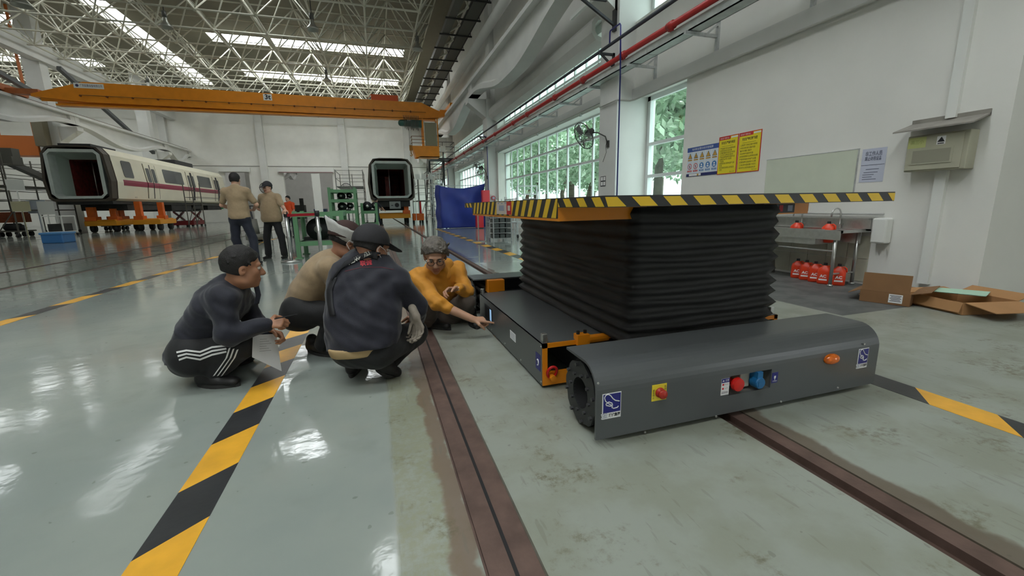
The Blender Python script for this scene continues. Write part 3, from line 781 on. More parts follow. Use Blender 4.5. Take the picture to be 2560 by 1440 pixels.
def splate(b, py0, py1, z0, z1, mi, th=0.0015, off=0.0): b.m(mi); b.box((XF - th - off, min(py0, py1), z0), (XF - off, max(py0, py1), z1)); return b
b = MB(); splate(b, 2.73, 2.86, 0.135, 0.195, 0)
for k_ in range(5): splate(b, 2.745, 2.845, 0.145 + k_ * 0.009, 0.147 + k_ * 0.009, 1, 0.0004, 0.0015)
obj('rating_plate', b, [STW, STG], cart, 'white rating plate with lines of print')
b = MB(); splate(b, 2.25, 2.33, 0.10, 0.205, 0); b.m(1); b.tube([(XF - 0.003, 2.29 + 0.014 * math.sin(t), 0.148 - 0.018 * math.cos(t)) for t in [0.3 - 4.2 * k / 10 for k in range(11)]], 0.004, 6)
obj('hook_label', b, [BLUEP, STW], cart, 'blue label with a white hook mark')
b = MB(); splate(b, 3.36, 3.62, 0.10, 0.235, 0, 0.004); splate(b, 3.385, 3.435, 0.12, 0.22, 1, 0.001, 0.004); splate(b, 3.44, 3.59, 0.12, 0.22, 2, 0.001, 0.004)
obj('display_panel', b, [DARKM, mat('display_glow', s2l(150, 190, 220), 0.2, emit=s2l(150, 190, 230), estr=0.5), BLACK], cart, 'dark touch display with a pale blue edge')
b = MB()
for y, z in ((2.24, 0.04), (2.24, 0.265), (2.62, 0.045), (3.0, 0.045), (3.4, 0.045), (3.79, 0.05)): b.lathe([(0, -0.004), (0.006, -0.003), (0.007, 0)], (XF, y, z), (1, 0, 0), 8)
obj('screw', b, STEEL, cart)['kind'] = 'stuff'
for x in (CX0 + 0.13, CX1 - 0.30):
    b = MB(); b.box((x, 3.98, 0.24), (x + 0.17, 4.12, 0.37)); bevel(obj('orange_block', b, ORANGE, cart), 0.006)

# ---- bellows
BELL = mat('bellows_cloth', (0.008, 0.008, 0.0085), 0.6, var=0.1, vscale=20, bump=0.12, bscale=12, sheen=0.08)
def bellows():
    b = MB(); b.smooth = True
    x0, x1, y0, y1, z0, z1 = 1.355, 2.395, 2.03, 3.92, 0.27, 1.075
    nf = 11; lev = []; nz = nf * 4
    for i in range(nz + 1):
        u = i / nz; ph = (i % 4) / 4
        tri = abs(((u * nf) % 1) - 0.5) * 2
        lev.append((z0 + (z1 - z0) * u, (0.044 - 0.026*u) * (1 - tri) - 0.008 + (0.012 if i < 4 else 0)))
    nx, ny = 18, 26
    per = [(x0 + (x1-x0)*i/nx, y0, 0, -1) for i in range(nx)] + [(x1, y0 + (y1-y0)*i/ny, 1, 0) for i in range(ny)] + [(x1 - (x1-x0)*i/nx, y1, 0, 1) for i in range(nx)] + [(x0, y1 - (y1-y0)*i/ny, -1, 0) for i in range(ny)]
    n = len(per); r2 = random.Random(3)
    sag = [[r2.uniform(-1, 1) for _ in range(4)] for _ in range(len(lev))]
    for li, (z, d) in enumerate(lev):
        for k, (x, y, nx_, ny_) in enumerate(per):
            dx, dy = nx_, ny_
            if k in (0, nx, nx + ny, 2*nx + ny):
                prev = per[k-1]; dx, dy = (nx_ + prev[2]), (ny_ + prev[3]); dd = d * 0.8
            else: dd = d
            wob = 0.003 * math.sin(k * 0.9 + li * 0.35) + 0.003 * math.sin(k * 0.37 + li * 0.8)
            zz = z + (0.004 * math.sin(k * 0.45 + li * 0.5) if 0 < li < len(lev) - 1 else 0) - 0.010 * math.sin(PI * ((k - nx) / ny if nx <= k < nx + ny else (k - 2*nx - ny) / ny if k >= 2*nx + ny else k / nx if k < nx else (k - nx - ny) / nx)) * (1 if 0 < li < len(lev)-1 else 0)
            b.v.append((x + dx * (dd + wob), y + dy * (dd + wob), zz))
    for li in range(len(lev) - 1):
        for k in range(n):
            j = (k + 1) % n; b.f.append((li*n + k, li*n + j, (li+1)*n + j, (li+1)*n + k)); b.mi.append(0); b.sm.append(True)
    return obj('bellows', b, BELL, cart)
bellows()
# ---- raised deck with striped edges
DX0, DX1, DY0, DY1, DZ0, DZ1 = 0.91, 2.672, 1.575, 4.46, 1.083, 1.132
b = MB(); b.box((DX0, DY0, DZ0), (DX1, DY1, DZ1)); obj('deck', b, HBLK, cart)
b = MB(); per = 0.1575; hh = DZ1 - DZ0
def clipx(pts, lo, hi):
    return [(min(max(p[0], lo), hi), p[1]) for p in pts]
k = 0; x = DX0 - 0.03
while x < DX1:
    pts = clipx([(x + 0.045, DZ0 + 0.003), (x + 0.045 + 0.088, DZ0 + 0.003), (x + 0.088, DZ1 - 0.006), (x, DZ1 - 0.006)], DX0, DX1)
    if pts[1][0] - pts[0][0] > 0.005: b.add([(p[0], DY0 - 0.0012, p[1]) for p in pts], [(0,1,2,3)])
    x += per
y = DY0 + 0.02
while y < DY1:
    pts = clipx([(y - 0.02, DZ0 + 0.003), (y + 0.055, DZ0 + 0.003), (y + 0.095, DZ1 - 0.006), (y + 0.02, DZ1 - 0.006)], DY0, DY1)
    for X_ in (DX0 - 0.0012, DX1 + 0.0012): b.add([(X_, p[0], p[1]) for p in pts], [(0,1,2,3)])
    y += 0.15
obj('hazard_stripes', b, YEL, cart, 'yellow slanted stripes on the black deck edge')
for x0, x1, xf in ((DX0, 1.45, DX0), (2.30, DX1, DX1)):
    b = MB(); b.box((x0, 2.05, 1.012), (x1, 4.10, DZ0)); sb = obj('deck_beam', b, ORANGE, cart, 'orange beam under the deck edge')
    b = MB(); s = -1 if xf == DX0 else 1
    b.m(0).box((min(xf, xf + s*0.002), 2.05, 1.026), (max(xf, xf + s*0.002), 4.10, DZ1))
    y = 2.02; b.m(1)
    while y < 4.1:
        pts = clipx([(y + 0.05, 1.028), (y + 0.115, 1.028), (y + 0.055, DZ1 - 0.004), (y - 0.01, DZ1 - 0.004)], 2.05, 4.10)
        if pts[1][0] > pts[0][0]: b.add([(xf + s*0.0032, p[0], p[1]) for p in pts], [(0,1,2,3)])
        y += 0.128
    obj('beam_stripes', b, [HBLK, YEL], sb, 'yellow and black slanted stripes')
b = MB(); xf = DX0 - 0.0045
b.m(0).box((xf, 2.95, 1.035), (xf + 0.001, 3.22, 1.125)); b.m(1).box((xf - 0.0006, 2.84, 1.035), (xf + 0.001, 2.95, 1.125)); b.m(2).box((xf - 0.0008, 3.02, 1.06), (xf, 3.15, 1.10)); b.m(0).box((xf - 0.0012, 2.865, 1.062), (xf, 2.925, 1.098))
for k_ in range(3): b.m(2).box((xf - 0.0008, 2.96 + 0.09*k_, 1.112), (xf, 3.0 + 0.09*k_, 1.12))
obj('warning_sticker', b, [mat('sticker_pinkish', s2l(205, 196, 186), 0.5), STR, STG], cart, 'white and red warning sticker on the striped beam')
b = MB(); b.m(0).box((2.31, 2.046, 1.02), (2.55, 2.05, 1.075)); b.m(1).box((2.33, 2.044, 1.028), (2.38, 2.046, 1.068)); b.m(2).box((2.42, 2.044, 1.028), (2.45, 2.046, 1.068)); b.m(1).box((2.49, 2.044, 1.03), (2.53, 2.046, 1.066))
obj('warning_sticker', b, [DARKM, STG, STR], cart)
# ================================================================== THINGS ON AND ALONG THE RIGHT WALL
# outside: ground, trees
GRASS = mat('outside_paving', s2l(196, 200, 196), 0.9)
mb = MB(); mb.box((XG + 0.3 + 3.0, -20, -0.4), (80, 100, -0.1)); mb.box((XG + 0.3, 2.95, -0.4), (9.8, 100, -0.1)); mb.box((9.6, -20, -0.3), (9.8, 2.95, -0.05)); obj('ground_outside', mb, GRASS, kind='structure')
LEAF = [mat('leaf_green', s2l(150, 178, 146), 0.6, var=0.3, vscale=0.8), mat('leaf_pale_green', s2l(190, 210, 184), 0.6, var=0.3, vscale=0.8)]  # leaf colours paled to imitate washed-out haze beyond the glass
BARK = mat('bark', s2l(84, 76, 62), 0.9, var=0.3)
def tree_mesh(seed):
    r = random.Random(seed); b = MB()
    cl = [(r.uniform(-1.6, 1.6), r.uniform(-2.3, 2.3), r.uniform(2.3, 5.4), r.uniform(0.7, 1.2)) for _ in range(26)]
    for (cx, cy, cz, rad) in cl:
        for _ in range(190):
            d = Vector((r.gauss(0, 1), r.gauss(0, 1), r.gauss(0, 1))).normalized() * rad * r.uniform(0.55, 1.0)
            c = Vector((cx, cy, cz)) + d; u = Vector((r.gauss(0, 1), r.gauss(0, 1), r.gauss(0, 1))).normalized(); v = u.orthogonal().normalized(); s = r.uniform(0.07, 0.15)
            b.cur = 0 if r.random() < 0.6 else 1
            b.add([c - u*s*1.3, c + v*s*0.6, c + u*s*1.3, c - v*s*0.6], [(0,1,2,3)])
    return b.mesh('foliage')
def trunk_mesh(seed):
    r = random.Random(seed); b = MB(); b.smooth = True
    b.tube([(0, 0, -0.4), (r.uniform(-.1, .1), r.uniform(-.15, .15), 1.6), (r.uniform(-.2, .2), r.uniform(-.3, .3), 3.4), (r.uniform(-.4, .4), r.uniform(-.5, .5), 6.0)], [0.2, 0.16, 0.13, 0.05], 8)
    for k in range(4):
        t = r.uniform(0, 2*PI); b.tube([(0, 0, 2.2 + 0.4*k), (math.cos(t)*1.2, math.sin(t)*1.4, 4.2 + 0.5*k)], [0.08, 0.03], 6)
    return b.mesh('trunk')
fm = [tree_mesh(s) for s in (1, 2, 3)]; tm = [trunk_mesh(s) for s in (1, 2, 3)]
for m_ in fm:
    for q in LEAF: m_.materials.append(q)
for m_ in tm: m_.materials.append(BARK)
tree_spots = [(12.5, 9.5), (13.5, 13.0), (12.2, 16.5), (13.8, 20.0), (12.6, 23.5), (13.2, 27.5), (12.4, 32.0), (13.5, 37.0), (12.8, 42.0), (17.5, 11.0), (18.5, 17.0), (17.8, 24.0), (18.8, 31.0), (17.5, 38.0), (19.0, 46.0), (23.5, 14.0), (24, 22), (24, 32), (23, 42)]
for i, (x, y) in enumerate(tree_spots):
    t = thing('tree', ['leafy green tree close outside the right-hand windows', 'leafy green tree in the second row outside the right-hand windows', 'leafy green tree in the row farthest outside the windows'][0 if x < 15 else 1 if x < 20 else 2], 'tree', (x, y, 0), ['trees close outside the windows', 'second row of trees outside', 'farthest trees outside'][0 if x < 15 else 1 if x < 20 else 2])
    put('foliage', fm[i % 3], [], t); put('trunk', tm[i % 3], [], t)
    t.rotation_euler = (0, 0, i * 2.1); s = 0.95 + 0.12 * ((i * 7) % 4); t.scale = (s, s, s)

# ---- red pipe, black hose pipe, cable tray with brackets
REDP = mat('red_fire_pipe', s2l(168, 42, 40), 0.4, var=0.08, vscale=4)
t = thing('fire_pipe', 'long red fire pipe running high along the right wall', 'pipe', (5.3, 20, 4.2))
b = MB(); b.smooth = True; b.cyl((5.3, 2.0, 4.2), (5.3, 48, 4.2), 0.055, n=16); obj('pipe', b, REDP, t)
for y in [3.4, 5.2, 7.0, 8.55, 10.4, 12.2, 14.6, 16.2, 18.8, 21.0, 23.6, 25.6, 28.2, 31, 34, 37, 40, 43]:
    b = MB(); b.smooth = True; b.cyl((5.3, y - 0.07, 4.2), (5.3, y + 0.07, 4.2), 0.075, n=16); b.box((5.27, y - 0.05, 4.11), (5.33, y + 0.05, 4.16)); obj('pipe_coupling', b, REDP, t)
t = thing('cable_tray', 'galvanised cable tray under the red pipe along the right wall', 'cable tray', (5.42, 20, 4.0))
for k in range(16):
    y0, y1 = 2.0 + k * 2.9, 2.0 + (k + 1) * 2.9 - 0.02
    b = MB(); b.box((5.36, y0, 3.98), (5.60, y1, 4.0)); b.box((5.36, y0, 3.98), (5.375, y1, 4.13)); b.box((5.585, y0, 3.98), (5.60, y1, 4.13)); obj('tray_section', b, mat('tray_zinc', s2l(196, 204, 200), 0.45, 0.3, var=0.12, vscale=6), t)
for k in range(24):
    y = 3.1 + k * 1.75
    if any(a - 0.1 < y < c + 0.1 for a, c in ((9.15, 9.8), (21.1, 21.9), (33.1, 33.9), (45.1, 45.9))): y += 0.9
    b = MB(); b.box((5.28, y - 0.025, 3.92), (XW - 0.002, y + 0.025, 3.97)); b.box((XW - 0.045, y - 0.03, 3.62), (XW - 0.002, y + 0.03, 4.2)); b.bar((5.72, y, 3.95), (XW - 0.03, y, 4.14), 0.04, 0.03)
    o = obj('tray_bracket', b, GALV, t)
t = thing('air_line', 'black air pipe running above the red pipe on the right wall', 'pipe', (5.2, 20, 4.52))
b = MB(); b.smooth = True; b.cyl((5.2, 2.0, 4.52), (5.2, 46, 4.52), 0.035, n=12); obj('pipe', b, mat('dark_blue_grey_pipe', s2l(52, 56, 64), 0.45), t)
for y in (9.3, 21.3, 33.3):
    b = MB(); b.box((5.16, y, 4.44), (5.56, y + 0.05, 4.49)); b.bar((5.2, y + 0.025, 4.46), (5.53, y + 0.025, 4.2), 0.04, 0.04); b.box((5.5, y, 4.15), (5.56, y + 0.05, 4.5)); obj('pipe_bracket', b, DARKM, t)
    b = MB(); b.smooth = True; b.tube([(5.2, y - 0.35, 4.54), (5.2, y - 0.35, 4.78), (5.2, y - 0.37, 4.80), (5.2, y - 0.75, 4.80), (5.2, y - 0.78, 4.76), (5.22, y - 0.78, 4.0), (5.52, y - 0.3, 3.9), (5.52, y - 0.3, 0.4)] if y < 10 else [(5.2, y - 0.35, 4.54), (5.50, y - 0.3, 4.4), (5.52, y - 0.3, 0.4)], 0.017, 8)
    obj('drop_pipe', b, mat('deep_blue_pipe', s2l(34, 36, 120), 0.4), t)
# conduit under the ring beam
b = MB(); b.smooth = True; b.tube([(5.92, 2.7, 3.44), (5.92, 9.0, 3.44), (5.86, 9.12, 3.44), (5.51, 9.12, 3.44), (5.51, 9.88, 3.44), (5.9, 9.98, 3.70), (5.92, 20.9, 3.70)], 0.02, 8)
tag(obj('conduit', b, mat('grey_conduit_pipe', s2l(176, 176, 168), 0.5), org=(5.92, 9, 3.44)), 'thin grey conduit under the concrete ledge above the windows', 'conduit')
# white canopy trough above the upper windows and bracket with bus bar
t = thing('window_canopy', 'white canopy shell over the upper window strip with an open angular end', 'canopy', (5.8, 15, 5.4))
outer = [(0.0, 5.84), (0.30, 5.76), (0.42, 5.60), (0.42, 5.36), (0.30, 5.20), (0.0, 5.12)]; innr = [(0.0, 5.24), (0.24, 5.30), (0.32, 5.40), (0.32, 5.56), (0.24, 5.66), (0.0, 5.72)]
b = MB(); b.prism(outer + innr, (XW, 10.5, 0), (-1, 0, 0), (0, 0, 1), (0, 10.3, 0)); obj('shell', b, CONC, t)
t = thing('bus_bar', 'pale bus bar on a dark triangular bracket at the top of the nearest column', 'bus bar', (5.1, 9.3, 5.6))
b = MB(); b.box((5.02, 3.0, 5.62), (5.10, 10.6, 5.70)); obj('bar', b, WPAINT, t)
b = MB(); b.bar((4.62, 9.30, 5.56), (5.52, 9.30, 5.56), 0.06, 0.05); b.bar((4.64, 9.30, 5.55), (5.5, 9.30, 5.08), 0.06, 0.05); b.box((5.49, 9.25, 4.95), (5.55, 9.36, 5.75)); obj('wall_bracket', b, DARKM, t)
# round duct along the top of the wall, and the catwalk below the roof edge
t = thing('round_duct', 'white round duct along the top of the right wall', 'duct', (5.7, 25, 9.0))
b = MB(); b.smooth = True; b.cyl((5.50, 8, 9.0), (5.50, YF - 0.4, 9.0), 0.2, n=18); obj('duct_shell', b, CONC, t)
t = thing('catwalk', 'dark steel catwalk hanging under the roof along the right wall', 'catwalk', (4.6, 25, 10.0))
CW = mat('catwalk_grey', s2l(98, 98, 92), 0.6, 0.2); CWD = mat('catwalk_dark', s2l(58, 58, 56), 0.6, 0.2)
for k in range(22):
    y0 = 6 + 2.0 * k
    b = MB(); b.box((4.85, y0, 9.96), (5.40, y0 + 1.94, 10.0)); obj('deck_plate', b, CW, t)
    b = MB(); b.box((3.9, y0 + 1.94, 9.90), (5.62, y0 + 2.0, 9.97)); obj('cross_beam', b, CWD, t)
    b = MB(); b.bar((4.42, y0 + 0.05, 10.06), (4.82, y0 + 1.0, 10.06), 0.06, 0.06); b.bar((4.82, y0 + 1.0, 10.06), (4.42, y0 + 1.9, 10.06), 0.06, 0.06); obj('lacing', b, TUBE, t)
    b = MB(); b.bar((5.55, y0 + 1.97, 9.95), (5.55, y0 + 1.97, 10.9), 0.03, 0.03); obj('hanger', b, CWD, t)
b = MB(); b.box((4.05, 6, 9.97), (4.42, YF, 10.22)); obj('side_beam', b, CW, t)
b = MB(); b.box((4.82, 6, 10.0), (4.88, YF, 10.12)); b.box((5.40, 6, 9.95), (5.46, YF, 10.12)); obj('stringer', b, CWD, t)

# ---- wall fans
FANK = mat('fan_dark', s2l(72, 72, 70), 0.45, 0.4)
def wall_fan(loc, label, yaw, tilt):
    """built with the grille facing +Z about the origin, then turned"""
    t = thing('wall_fan', label, 'fan', (0, 0, 0), 'wall fans')
    b = MB(); b.smooth = True
    for s in (-1, 1):
        for k in range(24):
            a = 2*PI*k/24; b.tube([(0.04*math.cos(a), 0.04*math.sin(a), 0.11*s), (0.2*math.cos(a), 0.2*math.sin(a), 0.10*s), (0.33*math.cos(a), 0.33*math.sin(a), 0.02*s)], 0.004, 4)
        for r_ in (0.04, 0.18): b.tube([(r_*math.cos(2*PI*k/24), r_*math.sin(2*PI*k/24), 0.105*s) for k in range(24)], 0.005, 4, True)
    b.tube([(0.34*math.cos(2*PI*k/32), 0.34*math.sin(2*PI*k/32), 0) for k in range(32)], 0.012, 6, True)
    obj('grille', b, FANK, t)
    for k in range(3):
        a = 2*PI*k/3; u = Vector((math.cos(a), math.sin(a), 0)); v = Vector((-math.sin(a), math.cos(a), 0)); zz = Vector((0, 0, 1))
        b = MB(); b.add([u*0.05 - v*0.03 - zz*0.03, u*0.29 - v*0.09 - zz*0.03, u*0.30 + v*0.06 + zz*0.03, u*0.06 + v*0.04 + zz*0.03], [(0,1,2,3)]); b.add([u*0.05 - v*0.03 - zz*0.036, u*0.29 - v*0.09 - zz*0.036, u*0.30 + v*0.06 + zz*0.024, u*0.06 + v*0.04 + zz*0.024], [(3,2,1,0)])
        obj('blade', b, mat('fan_blade', s2l(150, 152, 150), 0.35, 0.5), t)
    b = MB(); b.smooth = True; b.lathe([(0, -0.08), (0.05, -0.08), (0.07, -0.12), (0.085, -0.2), (0.075, -0.30), (0.03, -0.34), (0, -0.34)], (0, 0, 0), (0, 0, 1), 18); obj('motor', b, FANK, t)
    t.location = loc; t.rotation_euler = (tilt, 0, yaw)
    return t
def fan_arm(fan, p0, pts, wall):
    b = MB(); b.smooth = True; b.tube([p0] + pts, 0.016, 8); b.smooth = False; b.cbox(wall, (0.03, 0.10, 0.16)); b.smooth = True
    b.tube([wall + Vector((-0.03, 0, 0.05)), wall + Vector((-0.07, -0.02, -0.05)), wall + Vector((-0.04, 0, -0.2)), wall + Vector((-0.1, 0.05, -0.42))], 0.006, 5)
    me = b.mesh('bracket_arm'); o = put('bracket_arm', me, FANK, fan); o.matrix_parent_inverse = fan_inv(fan)
def fan_inv(f):
    return (Matrix.Translation(f.location) @ f.rotation_euler.to_matrix().to_4x4()).inverted()
f1 = wall_fan((5.16, 10.05, 2.78), 'dark wall fan tilted down on the nearest white column', math.radians(-82), math.radians(118))
fan_arm(f1, Vector((5.36, 10.16, 2.88)), [Vector((5.44, 9.85, 2.84)), Vector((5.49, 9.55, 2.70)), Vector((5.52, 9.5, 2.55))], Vector((5.535, 9.5, 2.52)))
f2 = wall_fan((5.16, 21.6, 2.95), 'smaller looking wall fan on the column behind the red cabinets', math.radians(-60), math.radians(108))
fan_arm(f2, Vector((5.38, 21.72, 3.04)), [Vector((5.44, 21.35, 2.9)), Vector((5.5, 21.3, 2.7)), Vector((5.52, 21.3, 2.55))], Vector((5.535, 21.3, 2.5)))

# ---- posters and boards on the sign wall
YN = Vector((0, -1, 0)); ZV = Vector((0, 0, 1))     # seen from the hall, text runs towards -y
def wplate(b, ya, yb, z0, z1, mi, off=0.0, th=0.0012):
    b.m(mi); b.box((XW - off - th, min(ya, yb), z0), (XW - off, max(ya, yb), z1)); return b
def wtext(b, body, size, y, z, off, mi, maxw=None, bold=0.0): return merge(b, text_mesh(body, size, (XW - off, y, z), YN, ZV, maxw=maxw, bold=bold), mi)
PBLUE = mat('poster_blue', s2l(52, 84, 152), 0.4); PDB = mat('poster_dark_blue', s2l(36, 44, 100), 0.4); PYEL = mat('poster_yellow', s2l(232, 214, 42), 0.45); PRED = mat('poster_red', s2l(196, 44, 40), 0.45); PPALE = mat('poster_pale', s2l(206, 216, 226), 0.45)
PAMB = mat('poster_amber', s2l(206, 160, 70), 0.5); PSKY = mat('poster_sign_blue', s2l(62, 122, 184), 0.45)
b = MB(); ya, yb, z0, z1 = 7.21, 6.40, 1.585, 2.135
wplate(b, ya, yb, z0, z1, 0, 0, 0.006); wplate(b, ya - 0.0, yb, z1 - 0.085, z1, 1, 0.006); wplate(b, ya, yb, z0, z0 + 0.055, 2, 0.006); wplate(b, ya - 0.08, ya - 0.40, z0 + 0.01, z0 + 0.05, 0, 0.0072); wplate(b, ya - 0.3, ya - 0.34, z0 + 0.01, z0 + 0.045, 5, 0.0084)
wtext(b, '车间安全警示标识告知牌', 0.05, (ya + yb) / 2, z1 - 0.045, 0.0085, 0, 0.6)
for r_ in range(2):
    for c_ in range(5):
        yc = ya - 0.085 - c_ * 0.16; zc = z1 - 0.175 - r_ * 0.20
        wplate(b, yc + 0.074, yc - 0.074, zc - 0.115, zc + 0.085, 3, 0.006, 0.0006)
        if r_ == 0:
            b.m(4).add([(XW - 0.0075, yc + 0.058, zc - 0.035), (XW - 0.0075, yc, zc + 0.07), (XW - 0.0075, yc - 0.058, zc - 0.035)], [(0, 1, 2)])
            b.m(5).add([(XW - 0.008, yc + 0.045, zc - 0.028), (XW - 0.008, yc, zc + 0.054), (XW - 0.008, yc - 0.045, zc - 0.028)], [(0, 1, 2)])
            wtext(b, '!ϟ*⚠☢'[c_] if c_ < 2 else '!', 0.05, yc, zc - 0.003, 0.009, 4)
            wplate(b, yc + 0.06, yc - 0.06, zc - 0.075, zc - 0.05, 5, 0.0068, 0.0006); wtext(b, ['当心机械伤人', '当心吊物', '当心触电', '注意安全', '当心绊倒'][c_], 0.022, yc, zc - 0.063, 0.008, 4, 0.1)
        else:
            q = 6 if c_ < 2 else 7; n = 20
            b.m(q).add([(XW - 0.0075, yc + 0.056*math.cos(2*PI*k/n), zc + 0.018 + 0.056*math.sin(2*PI*k/n)) for k in range(n)], [tuple(range(n))])
            if c_ < 2:
                b.m(3).add([(XW - 0.008, yc + 0.044*math.cos(2*PI*k/n), zc + 0.018 + 0.044*math.sin(2*PI*k/n)) for k in range(n)], [tuple(range(n))])
                b.m(6).bar((XW - 0.0085, yc + 0.034, zc + 0.05), (XW - 0.0085, yc - 0.034, zc - 0.016), 0.001, 0.010, (1, 0, 0)); b.m(4).cbox((XW - 0.0085, yc, zc + 0.015), (0.001, 0.016, 0.05))
            else:
                b.m(0).cbox((XW - 0.008, yc, zc + 0.034), (0.001, 0.034, 0.03)); b.cbox((XW - 0.008, yc, zc - 0.005), (0.001, 0.05, 0.025))
            wplate(b, yc + 0.06, yc - 0.06, zc - 0.085, zc - 0.055, q, 0.0068, 0.0006); wtext(b, ['禁止吸烟', '禁止入内', '必须戴手套', '必须戴护目镜', '必须戴安全帽'][c_], 0.022, yc, zc - 0.07, 0.008, 0, 0.1)
tag(obj('safety_poster', b, [STW, PBLUE, PDB, PPALE, STK, PAMB, PRED, PSKY], org=(XW, ya, z0)), 'blue and white safety poster with rows of warning symbols', 'poster')
lines = [['严格遵守安全规章制度', '坚持班前安全检查', '正确佩戴劳动防护用品', '工作中注意相互配合', '严禁违章指挥违章作业', '起重作业专人指挥', '下班前', '清理现场切断电源气源', '检查', '发现事故隐患立即报告', '记录'],
         ['认真学习岗位操作规程', '开机前检查设备状态', '操作中精力集中', '吊装物件捆绑牢固', '发现异常情况立即停机处理', '严禁带电检修电气设备', '定期保养设备做好记录', '工具材料摆放整齐规范', '保持作业现场清洁有序']]
for i, (ya, yb) in enumerate(((6.40, 5.97), (5.955, 5.51))):
    z0, z1 = 1.572, 2.222; b = MB()
    wplate(b, ya, yb, z0, z1, 1, 0, 0.008); wplate(b, ya - 0.012, yb + 0.012, z0 + 0.012, z1 - 0.012, 0, 0.008); wplate(b, ya - 0.012, yb + (0.17 if i == 0 else 0.16), z1 - 0.06, z1 - 0.012, 1, 0.0092); wplate(b, yb + 0.15, yb + 0.012, z1 - 0.045, z1 - 0.02, 2, 0.0092)
    wtext(b, '安全生产 预防为主', 0.03, ya - 0.13, z1 - 0.036, 0.011, 2, 0.2)
    yc = (ya + yb) / 2
    wtext(b, ['安全生产操作规定', '安全生产岗位责任制度'][i], 0.05, yc, z1 - 0.115, 0.010, 3, 0.30, 0.0008)
    wplate(b, ya - 0.08, yb + 0.1, z1 - 0.172, z1 - 0.168, 3, 0.0092, 0.0004)
    for k, tx in enumerate(lines[i]):
        mbt = text_mesh(tx, 0.034, (XW - 0.010, ya - 0.04, z1 - 0.21 - k * (0.0365 if i == 0 else 0.046)), YN, ZV, align='LEFT', maxw=0.36); merge(b, mbt, 3)
    wtext(b, '安全 办公室', 0.022, yb + 0.09, z0 + 0.035, 0.010, 3, 0.1)
    tag(obj('rules_poster', b, [PYEL, PRED, STW, STK], org=(XW, ya, z0)), ['yellow rules poster in a red border, beside the blue poster', 'yellow rules poster in a red border, nearest the whiteboard'][i], 'poster', 'yellow rules posters')
# whiteboard
t = thing('whiteboard', 'pale greenish whiteboard on the wall above the sink', 'whiteboard', (XW, 5.36, 1.22))
b = MB(); b.box((XW - 0.014, 4.01, 1.08), (XW - 0.002, 5.36, 1.725)); bevel(obj('board', b, mat('board_greenish', s2l(204, 210, 192), 0.35, var=0.04, vscale=3), t), 0.003)
b = MB(); b.box((XW - 0.018, 4.0, 1.08), (XW - 0.001, 4.012, 1.73)); b.box((XW - 0.016, 4.01, 1.722), (XW - 0.001, 5.37, 1.73)); obj('board_edge', b, GALV, t)
# notice
b = MB(); wplate(b, 3.965, 3.69, 1.30, 1.712, 0, 0, 0.003); wplate(b, 3.96, 3.695, 1.508, 1.514, 1, 0.003)
wtext(b, '非工作人员', 0.06, 3.83, 1.645, 0.005, 1, 0.19, 0.001); wtext(b, '禁止动用设备', 0.055, 3.83, 1.585, 0.005, 1, 0.19, 0.001)
for k, (a, c) in enumerate(((3.90, 3.75), (3.92, 3.76), (3.93, 3.80), (3.93, 3.82), (3.93, 3.77))): wplate(b, a, c, 1.455 - k * 0.028 - (0.01 if k else 0), 1.463 - k * 0.028 - (0.01 if k else 0), 1, 0.003, 0.0006)
tag(obj('wall_notice', b, [mat('notice_lilac', s2l(196, 200, 216), 0.5), mat('notice_ink', s2l(96, 100, 120), 0.5)], org=(XW, 3.83, 1.5)), 'pale lilac printed notice right of the whiteboard', 'notice')
# electrical box with its rain hood, trunking
BEIGE = mat('box_beige', s2l(172, 170, 150), 0.5, var=0.05, vscale=5)
t = thing('electrical_box', 'beige electrical box under a sloping metal hood on the right wall', 'electrical box', (XW, 3.1, 1.4))
b = MB(); b.box((XW - 0.15, 2.86, 1.385), (XW, 3.40, 1.775)); bevel(obj('housing', b, BEIGE, t), 0.008)
b = MB(); xf = XW - 0.15
b.box((xf - 0.012, 2.90, 1.40), (xf, 3.39, 1.76)); dr = obj('door_panel', b, BEIGE, t); bevel(dr, 0.004)
b = MB(); b.box((xf - 0.018, 2.97, 1.46), (xf - 0.012, 3.345, 1.625)); b.m(1).box((xf - 0.02, 2.99, 1.475), (xf - 0.018, 3.325, 1.61)); obj('cover_flap', b, [BEIGE, mat('flap_grey', s2l(146, 144, 128), 0.35)], dr)
b = MB(); b.box((xf - 0.0135, 3.05, 1.655), (xf - 0.012, 3.125, 1.74)); b.m(1).add([(xf - 0.0145, 3.12, 1.68), (xf - 0.0145, 3.0875, 1.733), (xf - 0.0145, 3.055, 1.68)], [(0,1,2)]); b.m(2); b.m(2).box((xf - 0.0155, 3.082, 1.688), (xf - 0.0146, 3.092, 1.715)); b.m(1).box((xf - 0.0145, 3.06, 1.66), (xf - 0.0135, 3.115, 1.67))
obj('hazard_sticker', b, [STW, STK, STW], dr, 'white sticker with a black warning triangle')
b = MB(); b.box((xf - 0.0135, 3.22, 1.64), (xf - 0.012, 3.385, 1.755)); merge(b, text_mesh('高三小', 0.05, (xf - 0.0145, 3.30, 1.70), YN, ZV, maxw=0.12), 1)
obj('paper_note', b, [mat('note_green', s2l(188, 194, 128), 0.6), mat('note_ink', s2l(150, 156, 90), 0.6)], dr, 'yellow green paper note')
b = MB(); b.add([(XW, 2.80, 1.93), (XW, 3.46, 1.93), (XW - 0.26, 3.50, 1.835), (XW - 0.26, 2.80, 1.835), (XW, 2.80, 1.915), (XW, 3.46, 1.915), (XW - 0.26, 3.50, 1.82), (XW - 0.26, 2.80, 1.82)], [(0,1,2,3), (7,6,5,4), (3,2,6,7), (0,3,7,4), (1,5,6,2)])
